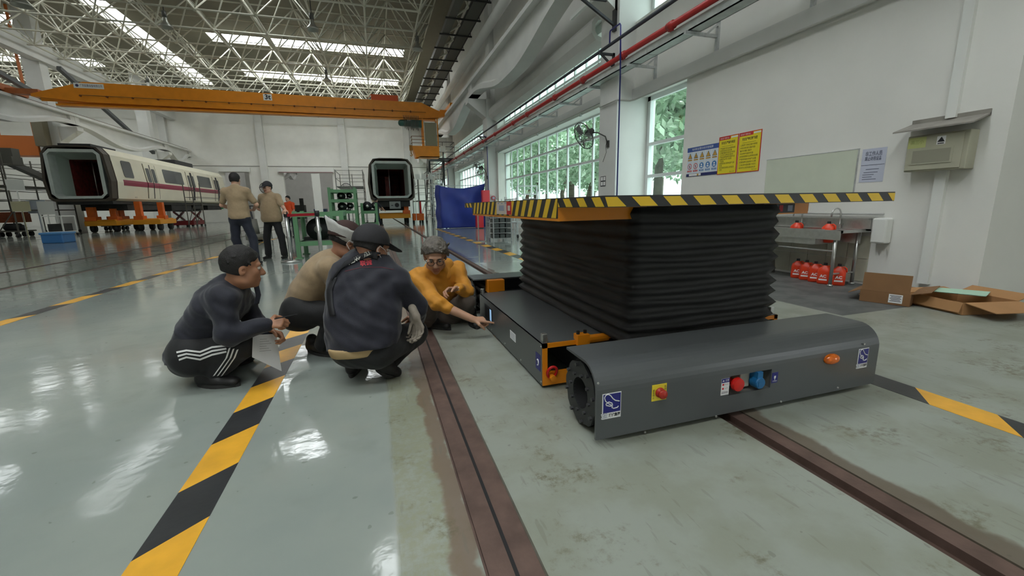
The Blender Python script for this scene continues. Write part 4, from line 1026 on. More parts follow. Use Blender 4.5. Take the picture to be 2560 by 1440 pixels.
b.box((XW - 0.02, 2.80, 1.90), (XW, 3.46, 1.965)); obj('rain_hood', b, mat('hood_metal', s2l(150, 146, 138), 0.5, 0.3, var=0.15, vscale=8), t)
b = MB(); b.box((XW - 0.05, 3.06, 1.93), (XW, 3.15, 6.0)); tag(obj('trunking', b, WPAINT, org=(XW, 3.1, 2)), 'white cable trunking rising from the electrical box', 'trunking')
b = MB(); b.box((XW - 0.05, 3.05, 0.12), (XW, 3.15, 1.385)); tag(obj('trunking', b, WPAINT, org=(XW, 3.1, 0.2)), 'white cable trunking below the electrical box', 'trunking')
b = MB(); b.box((XW + TH + 0.02, 2.62, 1.45), (XW + TH + 0.75, 2.65, 2.1)); b.m(1).box((XW + TH + 0.06, 2.615, 1.53), (XW + TH + 0.72, 2.62, 2.06))
tag(obj('framed_notice', b, [PDB, PPALE], org=(6.8, 2.64, 1.7)), 'dark blue edged notice cut by the right edge of the picture', 'notice')
b = MB(); q = P(1508, 453, x=XC); b.box((XC - 0.004, q.y - 0.12, q.z - 0.13), (XC, q.y + 0.13, q.z + 0.12)); b.m(1)
for dy, dz in ((-0.06, 0.06), (0.06, 0.06), (-0.06, -0.06), (0.06, -0.06)): b.box((XC - 0.006, q.y + dy - 0.045, q.z + dz - 0.045), (XC - 0.004, q.y + dy + 0.045, q.z + dz + 0.045))
tag(obj('column_notice', b, [STK, STW], org=(XC, q.y, q.z)), 'small black and white notice low on the nearest column', 'notice')

# ---- stainless sink trough
SX0, SX1, SY0, SY1, SZ = 5.44, 5.97, 3.72, 6.1, 0.715
t = thing('sink_trough', 'long stainless steel washing trough on legs at the right wall', 'sink', (5.7, 4.9, 0))
b = MB(); b.box((SX0, SY0, SZ - 0.035), (SX0 + 0.04, SY1, SZ)); b.box((SX0, SY0, SZ - 0.035), (SX1, SY0 + 0.05, SZ)); b.box((SX0, SY1 - 0.05, SZ - 0.035), (SX1, SY1, SZ)); b.box((SX1 - 0.10, SY0, SZ - 0.02), (SX1, SY1, SZ)); obj('rim', b, STEEL, t)
b = MB(); b.box((SX0 + 0.03, SY0 + 0.35, SZ - 0.18), (SX0 + 0.045, SY1 - 0.05, SZ)); b.box((SX1 - 0.115, SY0 + 0.04, SZ - 0.18), (SX1 - 0.1, SY1 - 0.05, SZ)); b.box((SX0 + 0.03, SY0 + 0.35, SZ - 0.2), (SX1 - 0.1, SY1 - 0.05, SZ - 0.18)); b.box((SX0 + 0.03, SY0 + 0.33, SZ - 0.19), (SX1 - 0.1, SY0 + 0.35, SZ)); b.box((SX0 + 0.03, SY0 + 0.03, SZ - 0.02), (SX1 - 0.1, SY0 + 0.34, SZ - 0.012)); obj('basin', b, STEEL, t)
b = MB(); b.box((SX0 - 0.004, SY0, SZ - 0.12), (SX0 + 0.002, SY1, SZ - 0.002)); obj('front_apron', b, STEEL, t)
b = MB(); b.box((SX1 - 0.025, SY0, SZ), (SX1, SY1, SZ + 0.13)); b.box((SX1 - 0.07, SY0, SZ + 0.12), (SX1, SY1, SZ + 0.135)); obj('splashback', b, STEEL, t)
for (x, y) in ((SX0 + 0.04, SY0 + 0.08), (SX1 - 0.10, SY0 + 0.08), (SX0 + 0.04, SY1 - 0.1), (SX1 - 0.1, SY1 - 0.1), (SX0 + 0.04, 5.0)):
    b = MB(); b.smooth = True; b.cyl((x, y, 0.02), (x, y, SZ - 0.03), 0.02, n=14); b.cyl((x, y, 0.0), (x, y, 0.025), 0.03, n=14); obj('leg', b, STEEL, t)
b = MB(); b.cyl((SX0 + 0.04, SY0 + 0.08, 0.45), (SX0 + 0.04, SY1 - 0.1, 0.45), 0.012, n=10); b.cyl((SX0 + 0.04, SY0 + 0.08, 0.16), (SX1 - 0.1, SY0 + 0.08, 0.16), 0.012, n=10); obj('rail', b, STEEL, t)
b = MB(); b.smooth = True; b.tube([(5.72, 4.95, SZ - 0.2), (5.72, 4.95, 0.32), (5.80, 4.93, 0.26), (5.82, 4.92, 0.0)], 0.03, 10); obj('drain_pipe', b, mat('drain_grey', s2l(110, 106, 100), 0.5), t)
for y in (5.62, 5.05, 4.62, 4.08):
    b = MB(); b.smooth = True; pts = [(5.92, y, SZ + 0.02), (5.92, y, SZ + 0.16)] + [(5.92 - 0.085 + 0.085 * math.cos(a), y, SZ + 0.18 + 0.085 * math.sin(a)) for a in [PI * k / 8 for k in range(8)]] + [(5.75, y, SZ + 0.15)]
    b.tube(pts, 0.010, 8); b.smooth = False; b.cyl((5.92, y, SZ - 0.01), (5.92, y, SZ + 0.05), 0.02, n=10); b.bar((5.92, y - 0.05, SZ + 0.055), (5.92, y + 0.05, SZ + 0.055), 0.012, 0.012); obj('tap', b, STEEL, t)
b = MB(); b.smooth = True; b.cyl((XW - 0.04, 3.6, SZ + 0.19), (XW - 0.04, 5.3, SZ + 0.19), 0.014, n=10); tag(obj('water_pipe', b, mat('water_pipe_grey', s2l(180, 180, 176), 0.4), org=(XW, 4.5, 0.9)), 'thin grey water pipe on the wall just above the trough', 'pipe')
b = MB(); b.box((XW - 0.13, 3.50, 0.55), (XW - 0.002, 3.66, 0.86)); o = obj('dispenser', b, WPAINT, org=(XW, 3.58, 0.3)); bevel(o, 0.02); tag(o, 'white wall dispenser box right of the trough', 'dispenser')
TILE = mat('worn_wall_tile', s2l(196, 194, 176), 0.3, var=0.12, vscale=5)
t = thing('tile_panel', 'stained pale wall tiles under the trough', 'tiles', (XW, 4.9, 0))
for i in range(9):
    for j in range(2):
        b = MB(); b.box((XW - 0.008, 3.72 + i*0.27, 0.03 + j*0.30), (XW - 0.0005, 3.72 + i*0.27 + 0.262, 0.03 + j*0.30 + 0.292)); obj('tile', b, TILE, t)
# orange cleaner jugs
JUG = mat('jug_orange', s2l(222, 62, 28), 0.35); CAPB = mat('cap_black', (0.02, 0.02, 0.022), 0.4)
def jug_proto():
    t = thing('cleaner_jug', 'x', 'jug', (0, 0, 0), 'orange cleaner jugs by the trough')
    b = MB(); b.smooth = True
    prof = [(0.0, 0.07, 0.055), (0.02, 0.075, 0.06), (0.16, 0.075, 0.06), (0.20, 0.066, 0.05), (0.235, 0.03, 0.028), (0.245, 0.022, 0.022)]; n = 20; vs = []
    for z, rx, ry in prof:
        for k in range(n):
            a = 2*PI*k/n; ca, sa = math.cos(a), math.sin(a); e = 0.6
            vs.append((math.copysign(abs(ca)**e, ca) * rx, math.copysign(abs(sa)**e, sa) * ry, z))
    fs = [(i*n+k, i*n+(k+1) % n, (i+1)*n+(k+1) % n, (i+1)*n+k) for i in range(len(prof)-1) for k in range(n)] + [tuple(reversed(range(n)))]
    b.add(vs, fs); obj('bottle', b, JUG, t)
    b = MB(); b.smooth = True; b.tube([(0.02, 0.0, 0.225), (0.05, 0.0, 0.238), (0.075, 0, 0.215), (0.078, 0, 0.17)], 0.010, 8); obj('handle', b, JUG, t)
    b = MB(); b.cyl((0, 0, 0.243), (0, 0, 0.275), 0.021, n=14); obj('cap', b, CAPB, t)
    b = MB(); b.box((-0.05, -0.0625, 0.04), (0.05, -0.0605, 0.13)); b.m(1); merge(b, text_mesh('AC', 0.05, (0, -0.063, 0.105), XV, ZV, bold=0.002), 1); b.m(1).box((-0.045, -0.0632, 0.05), (0.045, -0.0625, 0.07)); obj('jug_label', b, [mat('jug_label_red', s2l(214, 70, 44), 0.4), STW], t)
    return t
jp = jug_proto()
spots = [(5.70, 4.43, 0.2, 'orange jug on the floor, leftmost of the row under the trough'), (5.66, 4.27, 0.1, 'orange jug on the floor, second from left under the trough'), (5.63, 4.12, 0.2, 'orange jug on the floor, third from left under the trough'), (5.60, 3.97, 0.05, 'orange jug on the floor just behind the trough front leg'), (5.66, 3.83, 0.3, 'orange jug on the floor right of the trough front leg')]
first = True
for x, y, a, lb in spots:
    if first: jp.location = (x, y, 0.0); jp.rotation_euler = (0, 0, -1.2 + a); jp['label'] = lb; first = False
    else: dup(jp, (x, y, 0.0), -1.2 + a, lb)
for y, lb in ((4.50, 'orange jug standing in the trough, left one'), (4.05, 'orange jug standing in the trough, right one')): dup(jp, (5.68, y, SZ - 0.178), -1.2, lb)

# ---- cardboard boxes
CARD = mat('cardboard', s2l(172, 128, 84), 0.8, var=0.06, vscale=5); CARDD = mat('cardboard_brown', s2l(132, 96, 62), 0.8, var=0.08, vscale=5)
def carton(name, label, base, h, flaps, m, sticker=False):
    """base: four ground corners in order; flaps: per side (length, outward lean angle) or None"""
    c = sum((Vector(p) for p in base), Vector()) / 4; t = thing(name, label, 'box', tuple(c), 'open cardboard cartons'); up = Vector((0, 0, 1)); th = 0.006
    b = MB(); pts = [Vector(p) for p in base]
    for i in range(4):
        a, d = pts[i], pts[(i+1) % 4]; nrm = (d - a).cross(up).normalized()
        b.obox((a + d) / 2 + up * (h / 2 + 0.003), (d - a) / 2, nrm * th / 2, up * h / 2)
    b.add([p + up * 0.006 for p in pts], [(0,1,2,3)]); obj('carton_body', b, m, t)
    for i, f in enumerate(flaps):
        if not f: continue
        L, ang = f; a, d = pts[i], pts[(i+1) % 4]; nrm = (d - a).cross(up).normalized(); dirv = up * math.cos(ang) + nrm * math.sin(ang)
        b = MB(); o_ = up * (h + 0.004); inset = (d - a).normalized() * 0.008
        b.obox((a + d) / 2 + o_ + dirv * L / 2, (d - a) / 2 - inset, dirv.cross((d - a).normalized()) * th / 2, dirv * L / 2); obj('flap', b, m, t)
    if sticker:
        a, d = pts[sticker - 1], pts[sticker % 4]; nrm = (d - a).cross(up).normalized(); u = (d - a).normalized(); cc = (a + d) / 2 + u * 0.09 + nrm * 0.0045 + up * h * 0.55
        b = MB(); b.obox(cc, u * 0.055, nrm * 0.001, up * 0.045)
        for k in range(5): b.m(1).obox(cc + nrm * 0.0012 + up * (0.03 - 0.014 * k), u * (0.045 - 0.008 * (k % 2)), nrm * 0.0006, up * 0.003)
        merge(b, text_mesh('CUBBTX', 0.045, (a + d) / 2 - u * 0.13 + nrm * 0.005 + up * h * 0.6, u, up), 2)
        obj('shipping_label', b, [STW, STK, CARDD], t)
    return t
g = lambda px, py: P(px, py, z=0)
A0, A1 = g(2140, 742), g(2258, 764)
dv = (A1 - A0); nv = Vector((-dv.y, dv.x, 0)).normalized() * -1
nv = nv if nv.x > 0 else -nv
A0 = Vector((4.98, 3.12, 0)); A1 = Vector((5.12, 2.74, 0)); A2 = Vector((5.62, 2.93, 0)); A3 = Vector((5.48, 3.31, 0))
carton('carton', 'brown carton with its tall front flap standing up, behind the wider carton', [A0, A1, A2, A3], 0.125, [(0.19, -0.10), (0.15, 1.3), None, (0.12, 2.0)], CARDD, 1)
B0 = Vector((5.30, 2.85, 0)); B1 = Vector((5.19, 2.36, 0)); B2 = Vector((5.72, 2.22, 0)); B3 = Vector((5.84, 2.72, 0))
carton('carton', 'wide shallow carton with flaps folded out, nearest the right edge', [B0, B1, B2, B3], 0.115, [(0.10, 2.85), (0.26, 1.72), (0.15, 1.2), (0.14, 1.45)], CARD)
b = MB(); b.add([(5.34, 2.74, 0.155), (5.46, 2.34, 0.165), (5.80, 2.46, 0.16), (5.68, 2.80, 0.15)], [(0,1,2,3)]); b.add([(5.34, 2.74, 0.150), (5.46, 2.34, 0.160), (5.80, 2.46, 0.155), (5.68, 2.80, 0.145)], [(3,2,1,0)])
tag(obj('foam_sheet', b, mat('foam_green', s2l(178, 214, 190), 0.6), org=(5.55, 2.6, 0.15)), 'pale green foam sheet lying across the wide carton', 'foam sheet')
# ================================================================== METRO CARS
CREAM = mat('car_cream', s2l(236, 230, 208), 0.35, var=0.04, vscale=1.2); MAROON = mat('car_maroon_stripe', s2l(150, 38, 70), 0.35); GASK = mat('car_dark_band', s2l(72, 64, 54), 0.6, var=0.15, vscale=2)
ALU = mat('car_end_frame', s2l(190, 198, 192), 0.45, var=0.06, vscale=4); CGLASS = mat('car_tinted_glass', s2l(72, 76, 78), 0.12); INR = mat('car_interior_red', s2l(120, 46, 38), 0.6, var=0.4, vscale=5); INP = mat('car_lining_pale', s2l(170, 182, 172), 0.5)
UNDER = mat('underframe_dark', s2l(48, 48, 46), 0.7, var=0.3, vscale=3); TAN = mat('car_side_tan', s2l(214, 188, 150), 0.45)
def metro_car(x0, x1, y0, y1, z0, z1, label, sidemat):
    t = thing('metro_car', label, 'train', ((x0 + x1) / 2, y0, z0), 'metro cars being overhauled')
    cx = (x0 + x1) / 2; hw = (x1 - x0) / 2; ch = 0.32
    def prof(g, top=0.0):
        w2 = hw - g; a, c = z0 + g, z1 - g - top
        return [(-w2 + 0.22, a), (w2 - 0.22, a), (w2, a + 0.16), (w2 + (0.10 if g == 0 else 0), a + 1.1), (w2 - 0.04, c - ch - 0.1), (w2 - 0.30, c - 0.06), (w2 - 0.7, c), (-w2 + 0.7, c), (-w2 + 0.30, c - 0.06), (-w2 + 0.04, c - ch - 0.1), (-w2 - (0.10 if g == 0 else 0), a + 1.1), (-w2, a + 0.16)]
    P0 = prof(0.0); n = len(P0)
    ring = lambda pr, y: [(cx + p[0], y, p[1]) for p in pr]
    b = MB()
    for i in range(n): b.add([ring(P0, y0 + 0.55)[i], ring(P0, y0 + 0.55)[(i+1) % n], ring(P0, y1)[(i+1) % n], ring(P0, y1)[i]], [(0,1,2,3)])
    b.add(ring(P0, y1), [tuple(range(n))]); obj('body_shell', b, sidemat, t)
    Pd = [(p[0] * 0.985, z0 + (p[1] - z0) * 0.99 + 0.01) for p in P0]; Pa = [(p[0] * 0.9, z0 + 0.12 + (p[1] - z0) * 0.93) for p in P0]
    b = MB()
    for i in range(n):
        j = (i+1) % n
        b.add([ring(Pd, y0)[i], ring(Pd, y0)[j], ring(Pd, y0 + 0.56)[j], ring(Pd, y0 + 0.56)[i]], [(0,1,2,3)])
        b.add([ring(Pd, y0)[i], ring(Pd, y0)[j], ring(Pa, y0)[j], ring(Pa, y0)[i]], [(3,2,1,0)])
    obj('gangway_band', b, GASK, t, 'dark band round the open car end')
    w3 = hw * 0.86; za, zb = z0 + 0.16, z1 - 0.20; c_ = 0.26
    oc = lambda w_, a, c, k: [(-w_ + k, a), (w_ - k, a), (w_, a + k), (w_, c - k), (w_ - k, c), (-w_ + k, c), (-w_, c - k), (-w_, a + k)]
    O1, O2 = oc(w3, za, zb, c_), oc(w3 - 0.16, za + 0.14, zb - 0.16, 0.12)
    b = MB()
    for i in range(8):
        j = (i+1) % 8
        for y in (y0 - 0.03,): b.add([(cx + O1[i][0], y, O1[i][1]), (cx + O1[j][0], y, O1[j][1]), (cx + O2[j][0], y, O2[j][1]), (cx + O2[i][0], y, O2[i][1])], [(0,1,2,3)])
        b.add([(cx + O1[i][0], y0 - 0.03, O1[i][1]), (cx + O1[j][0], y0 - 0.03, O1[j][1]), (cx + O1[j][0], y0 + 0.02, O1[j][1]), (cx + O1[i][0], y0 + 0.02, O1[i][1])], [(3,2,1,0)])
        b.add([(cx + O2[i][0], y0 - 0.03, O2[i][1]), (cx + O2[j][0], y0 - 0.03, O2[j][1]), (cx + O2[j][0], y0 + 0.6, O2[j][1]), (cx + O2[i][0], y0 + 0.6, O2[i][1])], [(0,1,2,3)])
    obj('end_frame', b, ALU, t, 'pale metal frame of the open gangway')
    b = MB(); w4 = w3 - 0.34; zc, zd = za + 0.16, zb - 0.42; yb = y0 + 1.3
    Q = oc(w4, zc, zd, 0.05); O3 = oc(w3 - 0.16, za + 0.14, zb - 0.16, 0.12)
    for i in range(8):
        j = (i+1) % 8; b.add([(cx + O3[i][0], y0 + 0.6, O3[i][1]), (cx + O3[j][0], y0 + 0.6, O3[j][1]), (cx + Q[j][0], yb, Q[j][1]), (cx + Q[i][0], yb, Q[i][1])], [(0,1,2,3)])
    obj('gangway_lining', b, INP, t)
    b = MB()
    for i in range(8):
        j = (i+1) % 8; b.add([(cx + Q[i][0], yb, Q[i][1]), (cx + Q[j][0], yb, Q[j][1]), (cx + Q[j][0], yb + 7, Q[j][1]), (cx + Q[i][0], yb + 7, Q[i][1])], [(0,1,2,3)])
    b.add([(cx + q[0], yb + 7, q[1]) for q in Q], [tuple(range(8))]); b.box((cx - 0.35, yb + 2, zc), (cx - 0.05, yb + 2.4, zd - 0.4)); obj('interior', b, INR, t, 'dark reddish car interior')
    b = MB(); b.smooth = True; b.cyl((cx - 0.1, yb + 0.5, zc), (cx - 0.1, yb + 0.5, zd), 0.03, n=8); obj('grab_pole', b, STEEL, t)
    return t, cx, hw
t1, cx1, hw1 = metro_car(-16.62, -13.82, 29.5, 48.6, 1.74, 4.70, 'cream and maroon metro car raised on jacks at the left', CREAM)
xs1 = -13.82
def side_x(z):   # body side follows its profile
    a = 1.74 + 0.16; m_ = 1.74 + 1.1; c = 4.70 - 0.42
    if z < m_: return xs1 + 0.10 * max(0, (z - a) / (m_ - a))
    return xs1 + 0.10 - 0.14 * (z - m_) / (c - m_)
def side_panel(name, y0, y1, z0, z1, m_, proud, parent=t1, label=None, rnd_=0.0):
    if z0 < 2.8 < z1 - 0.01 and not rnd_ and parent is not None and name != 'door_gap' and 'leaf' not in name:
        side_panel(name, y0, y1, 2.84, z1, m_, proud, parent, label); z1 = 2.84
    b = MB(); r = rnd_; pts = []
    if r:
        for (cy, cz, a0) in ((y1 - r, z1 - r, 0), (y0 + r, z1 - r, PI/2), (y0 + r, z0 + r, PI), (y1 - r, z0 + r, 1.5*PI)):
            for k in range(5): a = a0 + PI/2*k/4; pts.append((cy + r*math.cos(a), cz + r*math.sin(a)))
    else: pts = [(y1, z1), (y0, z1), (y0, z0), (y1, z0)]
    n = len(pts); vs = [(side_x(z) + proud, y, z) for y, z in pts] + [(side_x(z) - 0.03, y, z) for y, z in pts]
    b.add(vs, [tuple(range(n))] + [(k, n + k, n + (k+1) % n, (k+1) % n) for k in range(n)])
    return obj(name, b, m_, parent, label)
side_panel('stripe', 30.7, 48.6, 2.66, 2.98, MAROON, 0.012, label='maroon waist stripe')
side_panel('side_window', 30.95, 32.0, 3.12, 4.08, CGLASS, 0.02, rnd_=0.14)
for yd in (34.2, 40.6, 46.3):
    for k, (a, c) in enumerate(((yd - 0.72, yd - 0.02), (yd + 0.02, yd + 0.72))):
        d = side_panel('door_leaf', a, c, 1.98, 2.84, CREAM, 0.03); d = side_panel('door_leaf', a, c, 2.84, 4.12, CREAM, 0.03); side_panel('door_stripe', a, c, 2.66, 2.98, MAROON, 0.034, d); side_panel('door_window', a + 0.13, c - 0.13, 3.0, 3.88, CGLASS, 0.04, d, rnd_=0.10)
    side_panel('door_gap', yd - 0.05, yd + (0.05 if yd < 36 else 0.32), 1.98, 2.84, BLACK, 0.036); side_panel('door_gap', yd - 0.05, yd + (0.05 if yd < 36 else 0.32), 2.84, 4.12, BLACK, 0.036)
    for yy in (yd - 0.78, yd + 0.76): side_panel('door_edge', yy, yy + 0.02, 1.98, 4.14, GASK, 0.02)
side_panel('side_window', 36.0, 39.1, 3.1, 4.0, CGLASS, 0.02, rnd_=0.10); side_panel('side_window', 42.1, 44.9, 3.1, 4.0, CGLASS, 0.02, rnd_=0.10)
b = MB(); b.m(0)
for (a, c, zz) in ((31.2, 35.5, 1.25), (37, 40.5, 1.15), (41.2, 43, 1.3), (44, 47.5, 1.2)): b.box((-16.2, a, zz), (-14.0, c, 1.74))
b.box((-16.4, 29.7, 1.6), (-13.95, 48.4, 1.76)); obj('underframe', b, UNDER, t1)
for (a, c, h) in ((29.8, 32.2, 0.10), (40.2, 43.6, 0.34)):
    b = MB(); b.box((-15.9, a, 4.68), (-14.5, c, 4.72 + h)); obj('roof_equipment', b, DARKM, t1)
merge(b := MB(), text_mesh('A0231', 0.12, (side_x(2.1) + 0.02, 31.9, 2.0), (0, 1, 0), (0, 0, 1)), 0); obj('car_number', b, GASK, t1)
t2, cx2, hw2 = metro_car(-0.22, 2.62, 29.5, 46.5, 1.55, 4.28, 'metro car end seen head-on over the track in the middle', TAN)
b = MB(); b.box((0.1, 29.8, 1.15), (2.3, 31.5, 1.55)); b.box((0.4, 31.5, 0.9), (2.0, 36, 1.55)); b.box((0.0, 38, 1.0), (2.4, 44, 1.56)); obj('underframe', b, UNDER, t2)
b = MB(); b.box((0.95, 29.55, 1.02), (1.65, 29.9, 1.5)); b.m(1).cyl((1.42, 29.56, 1.26), (1.42, 29.45, 1.26), 0.14, n=16); b.m(1).box((1.05, 29.53, 1.22), (1.18, 29.56, 1.26)); obj('coupler_head', b, [mat('coupler_grey', s2l(150, 156, 154), 0.5), BLACK], t2)
# ---- jacks, trolleys and bogies under the cars
DORANGE = mat('jack_orange', s2l(222, 104, 28), 0.45, var=0.08, vscale=3)
def wheelset(b, x, y, z, r=0.28, wd=0.14, mi=1): b.m(mi).cyl((x - wd/2, y, z), (x + wd/2, y, z), r, n=16)
def jack_trolley(x0, x1, y0, y1, label, posts, wr=0.24):
    t = thing('jack_trolley', label, 'jack', ((x0 + x1)/2, y0, 0), 'orange lifting trolleys under the cars')
    b = MB(); b.box((x0, y0, 0.38), (x1, y1, 0.66)); b.box((x0 + 0.1, y0 + 0.1, 0.66), (x1 - 0.1, y1 - 0.1, 0.72)); bevel(obj('trolley_frame', b, mat('trolley_yellow_orange', s2l(222, 150, 30), 0.45), t), 0.02)
    for (x, y) in ((x0 + 0.2, y0 + 0.4), (x1 - 0.2, y0 + 0.4), (x0 + 0.2, y1 - 0.4), (x1 - 0.2, y1 - 0.4)):
        b = MB(); b.smooth = True; b.cyl((x - 0.08, y, wr), (x + 0.08, y, wr), wr, n=18); obj('wheel', b, BLACK, t)
    for (x, y, h, w_) in posts:
        b = MB(); b.box((x - w_/2, y - w_/2, 0.66), (x + w_/2, y + w_/2, h)); b.box((x - w_*0.8, y - w_*0.8, 0.66), (x + w_*0.8, y + w_*0.8, 0.9)); bevel(obj('lift_post', b, DORANGE, t), 0.015)
    return t
jack_trolley(-15.9, -14.4, 30.6, 33.6, 'orange lifting trolley under the front of the striped metro car', [(-15.6, 30.9, 1.45, 0.34), (-14.7, 31.2, 1.35, 0.3), (-15.2, 32.6, 1.5, 0.5)])
jack_trolley(-13.9, -12.5, 31.2, 33.4, 'orange jack with tall posts beside the striped metro car', [(-13.6, 31.5, 1.75, 0.3), (-12.75, 32.2, 1.7, 0.28)])
jack_trolley(0.15, 2.3, 29.9, 33.0, 'yellow orange trolley under the head-on metro car', [(2.05, 30.2, 1.5, 0.3)], 0.22)
t = thing('jack_block', 'small orange block jack right of the head-on metro car', 'jack', (2.85, 30.2, 0)); b = MB(); b.box((2.45, 29.9, 0.2), (3.2, 30.5, 0.66)); bevel(obj('jack_body', b, DORANGE, t), 0.02)
b = MB(); b.box((2.95, 30.1, 0.66), (3.07, 30.2, 1.55)); obj('red_post', b, RED, t); b = MB(); b.cyl((2.5, 30.1, 0.0), (2.5, 30.1, 0.2), 0.08, n=10); b.cyl((3.1, 30.1, 0.0), (3.1, 30.1, 0.2), 0.08, n=10); obj('foot', b, BLACK, t)['kind'] = 'stuff'
t = thing('scissor_table', 'dark red scissor lift table under the striped metro car', 'lift table', (-13.4, 38, 0)); RD = mat('scissor_red', s2l(120, 28, 32), 0.5)
b = MB(); b.box((-14.2, 37.3, 0.12), (-12.9, 39.4, 0.42)); obj('base', b, RD, t)
b = MB(); b.box((-14.1, 37.3, 1.1), (-12.95, 39.3, 1.18)); obj('table_top', b, UNDER, t)
for x in (-14.1, -12.98):
    b = MB(); b.bar((x, 37.4, 0.42), (x, 39.2, 1.1), 0.06, 0.14); obj('scissor_arm', b, RD, t); b = MB(); b.bar((x, 39.2, 0.42), (x, 37.4, 1.1), 0.06, 0.14); obj('scissor_arm', b, RD, t)
b = MB()
for x in (-14.0, -13.05):
    for y in (37.5, 39.2): b.cyl((x - 0.06, y, 0.1), (x + 0.06, y, 0.1), 0.1, n=10)
obj('caster', b, BLACK, t)['kind'] = 'stuff'

# ================================================================== CRANE
t = thing('bridge_crane', 'orange overhead travelling crane spanning the hall, marked 3t', 'crane', (-5, 29, 7))
gy0, gy1 = 28.62, 29.08; xa, xb = -15.9, 4.75; zt, zb_, zl = 7.62, 6.72, 6.86
b = MB()
sec = [(xa, 7.02, 6.90), (xa + 2.2, 7.70, 6.72), (3.3, 7.56, 6.62), (xb - 0.5, 7.16, 6.70), (xb, 7.0, 6.82)]
vs = [];
for (x, top, bot) in sec: vs += [(x, gy0, top), (x, gy1, top), (x, gy1, bot), (x, gy0, bot)]
fs = [(i*4 + k, i*4 + (k+1) % 4, (i+1)*4 + (k+1) % 4, (i+1)*4 + k) for i in range(4) for k in range(4)] + [(3,2,1,0), (16,17,18,19)]
b.add(vs, fs); obj('girder', b, ORANGE, t)
b = MB()   # lower sloping apron and bottom flange
b.add([(xa + 0.3, gy0, 7.0), (xb - 0.4, gy0, 6.98), (xb - 0.4, gy0 + 0.16, 6.66), (xa + 0.3, gy0 + 0.16, 6.72)], [(3,2,1,0)]); b.box((xa + 0.9, gy0 + 0.02, 6.52), (xb - 0.6, gy1 - 0.02, 6.60)); b.box((xa + 0.9, gy0 + 0.2, 6.58), (xb - 0.6, gy1 - 0.2, 6.72)); obj('bottom_flange', b, ORANGE, t)
b = MB()
for k in range(16): b.cyl((xa + 2.0 + k * 1.1, gy0 - 0.06, 7.02 - 0.004*k), (xa + 2.0 + k * 1.1, gy0 + 0.02, 7.02), 0.05, n=8)
o = obj('cable_runner', b, mat('runner_brown', s2l(120, 66, 20), 0.5), t); o['kind'] = 'stuff'
b = MB(); b.smooth = True; b.tube([(xa + 2.0, gy0 - 0.04, 7.05), (xb - 1.2, gy0 - 0.04, 6.98)], 0.012, 5); obj('runner_wire', b, DARKM, t)
for (x, dx) in ((xa - 1.0, 1), (xb - 0.05, -1)):
    b = MB(); xc = XL + 0.28 if dx > 0 else 5.08
    b.box((xc - 0.16, 27.6, 7.12), (xc + 0.16, 30.2, 7.42)); 
    if dx > 0: b.box((xc, 28.65, 7.0), (xa + 0.3, 29.05, 7.25))
    else: b.box((xb - 0.3, 28.65, 6.95), (xc, 29.05, 7.2))
    obj('end_carriage', b, ORANGE if dx < 0 else mat('carriage_rust', s2l(168, 96, 50), 0.6, var=0.2, vscale=3), t)
    b = MB()
    for y in (27.75, 30.05): b.cyl((xc - 0.06, y, 7.18), (xc + 0.06, y, 7.18), 0.08, n=12)
    obj('carriage_wheel', b, DARKM, t)['kind'] = 'stuff'
b = MB(); q = P(222, 215, y=gy0); b.box((q.x - 0.62, gy0 - 0.012, q.z - 0.12), (q.x + 0.62, gy0, q.z + 0.12)); b.m(1); b.m(1).cyl((q.x - 0.48, gy0 - 0.016, q.z), (q.x - 0.48, gy0 - 0.012, q.z), 0.07, n=14); merge(b, text_mesh('广东起重设备有限公司', 0.14, (q.x + 0.1, gy0 - 0.016, q.z), XV, ZV, maxw=0.92), 1); obj('maker_plate', b, [WPAINT, mat('plate_ink', s2l(60, 60, 96), 0.5)], t, 'white maker plate with a dark round emblem')
b = MB(); q = P(669, 243, y=gy0); b.box((q.x - 0.22, gy0 - 0.012, q.z - 0.17), (q.x + 0.22, gy0, q.z + 0.17)); merge(b, text_mesh('3t', 0.36, (q.x, gy0 - 0.016, q.z), XV, ZV, bold=0.012), 1); obj('load_plate', b, [WPAINT, STK], t, 'white plate reading 3t')
b = MB(); b.box((0.3, 28.7, 7.58), (1.9, 29.0, 7.92)); b.add([(0.3, 28.7, 7.92), (0.3, 29.0, 7.92), (0.0, 28.85, 7.6)], [(0,1,2)]); obj('top_housing', b, mat('housing_red_orange', s2l(226, 92, 34), 0.45), t)
HG = mat('hoist_green', s2l(52, 98, 88), 0.45)
b = MB(); b.smooth = True; q = P(1015, 308, y=28.85); b.cyl((q.x - 0.35, 28.85, q.z), (q.x + 0.85, 28.85, q.z), 0.19, n=18); b.ball((q.x - 0.35, 28.85, q.z), (0.14, 0.18, 0.18)); b.smooth = False; b.box((q.x + 0.3, 28.65, q.z - 0.24), (q.x + 0.95, 29.05, q.z + 0.2)); hz = obj('hoist', b, HG, t, 'green rope hoist')
b = MB(); b.box((q.x + 0.05, 28.7, q.z + 0.1), (q.x + 0.45, 29.0, 6.55)); obj('hoist_trolley', b, WPAINT, hz)
b = MB(); b.cyl((q.x + 0.12, 28.85, q.z - 0.1), (q.x + 0.2, 28.85, 4.95), 0.018, n=6); b.cyl((q.x + 0.3, 28.85, q.z - 0.1), (q.x + 0.22, 28.85, 4.95), 0.018, n=6); obj('rope', b, STEEL, hz)
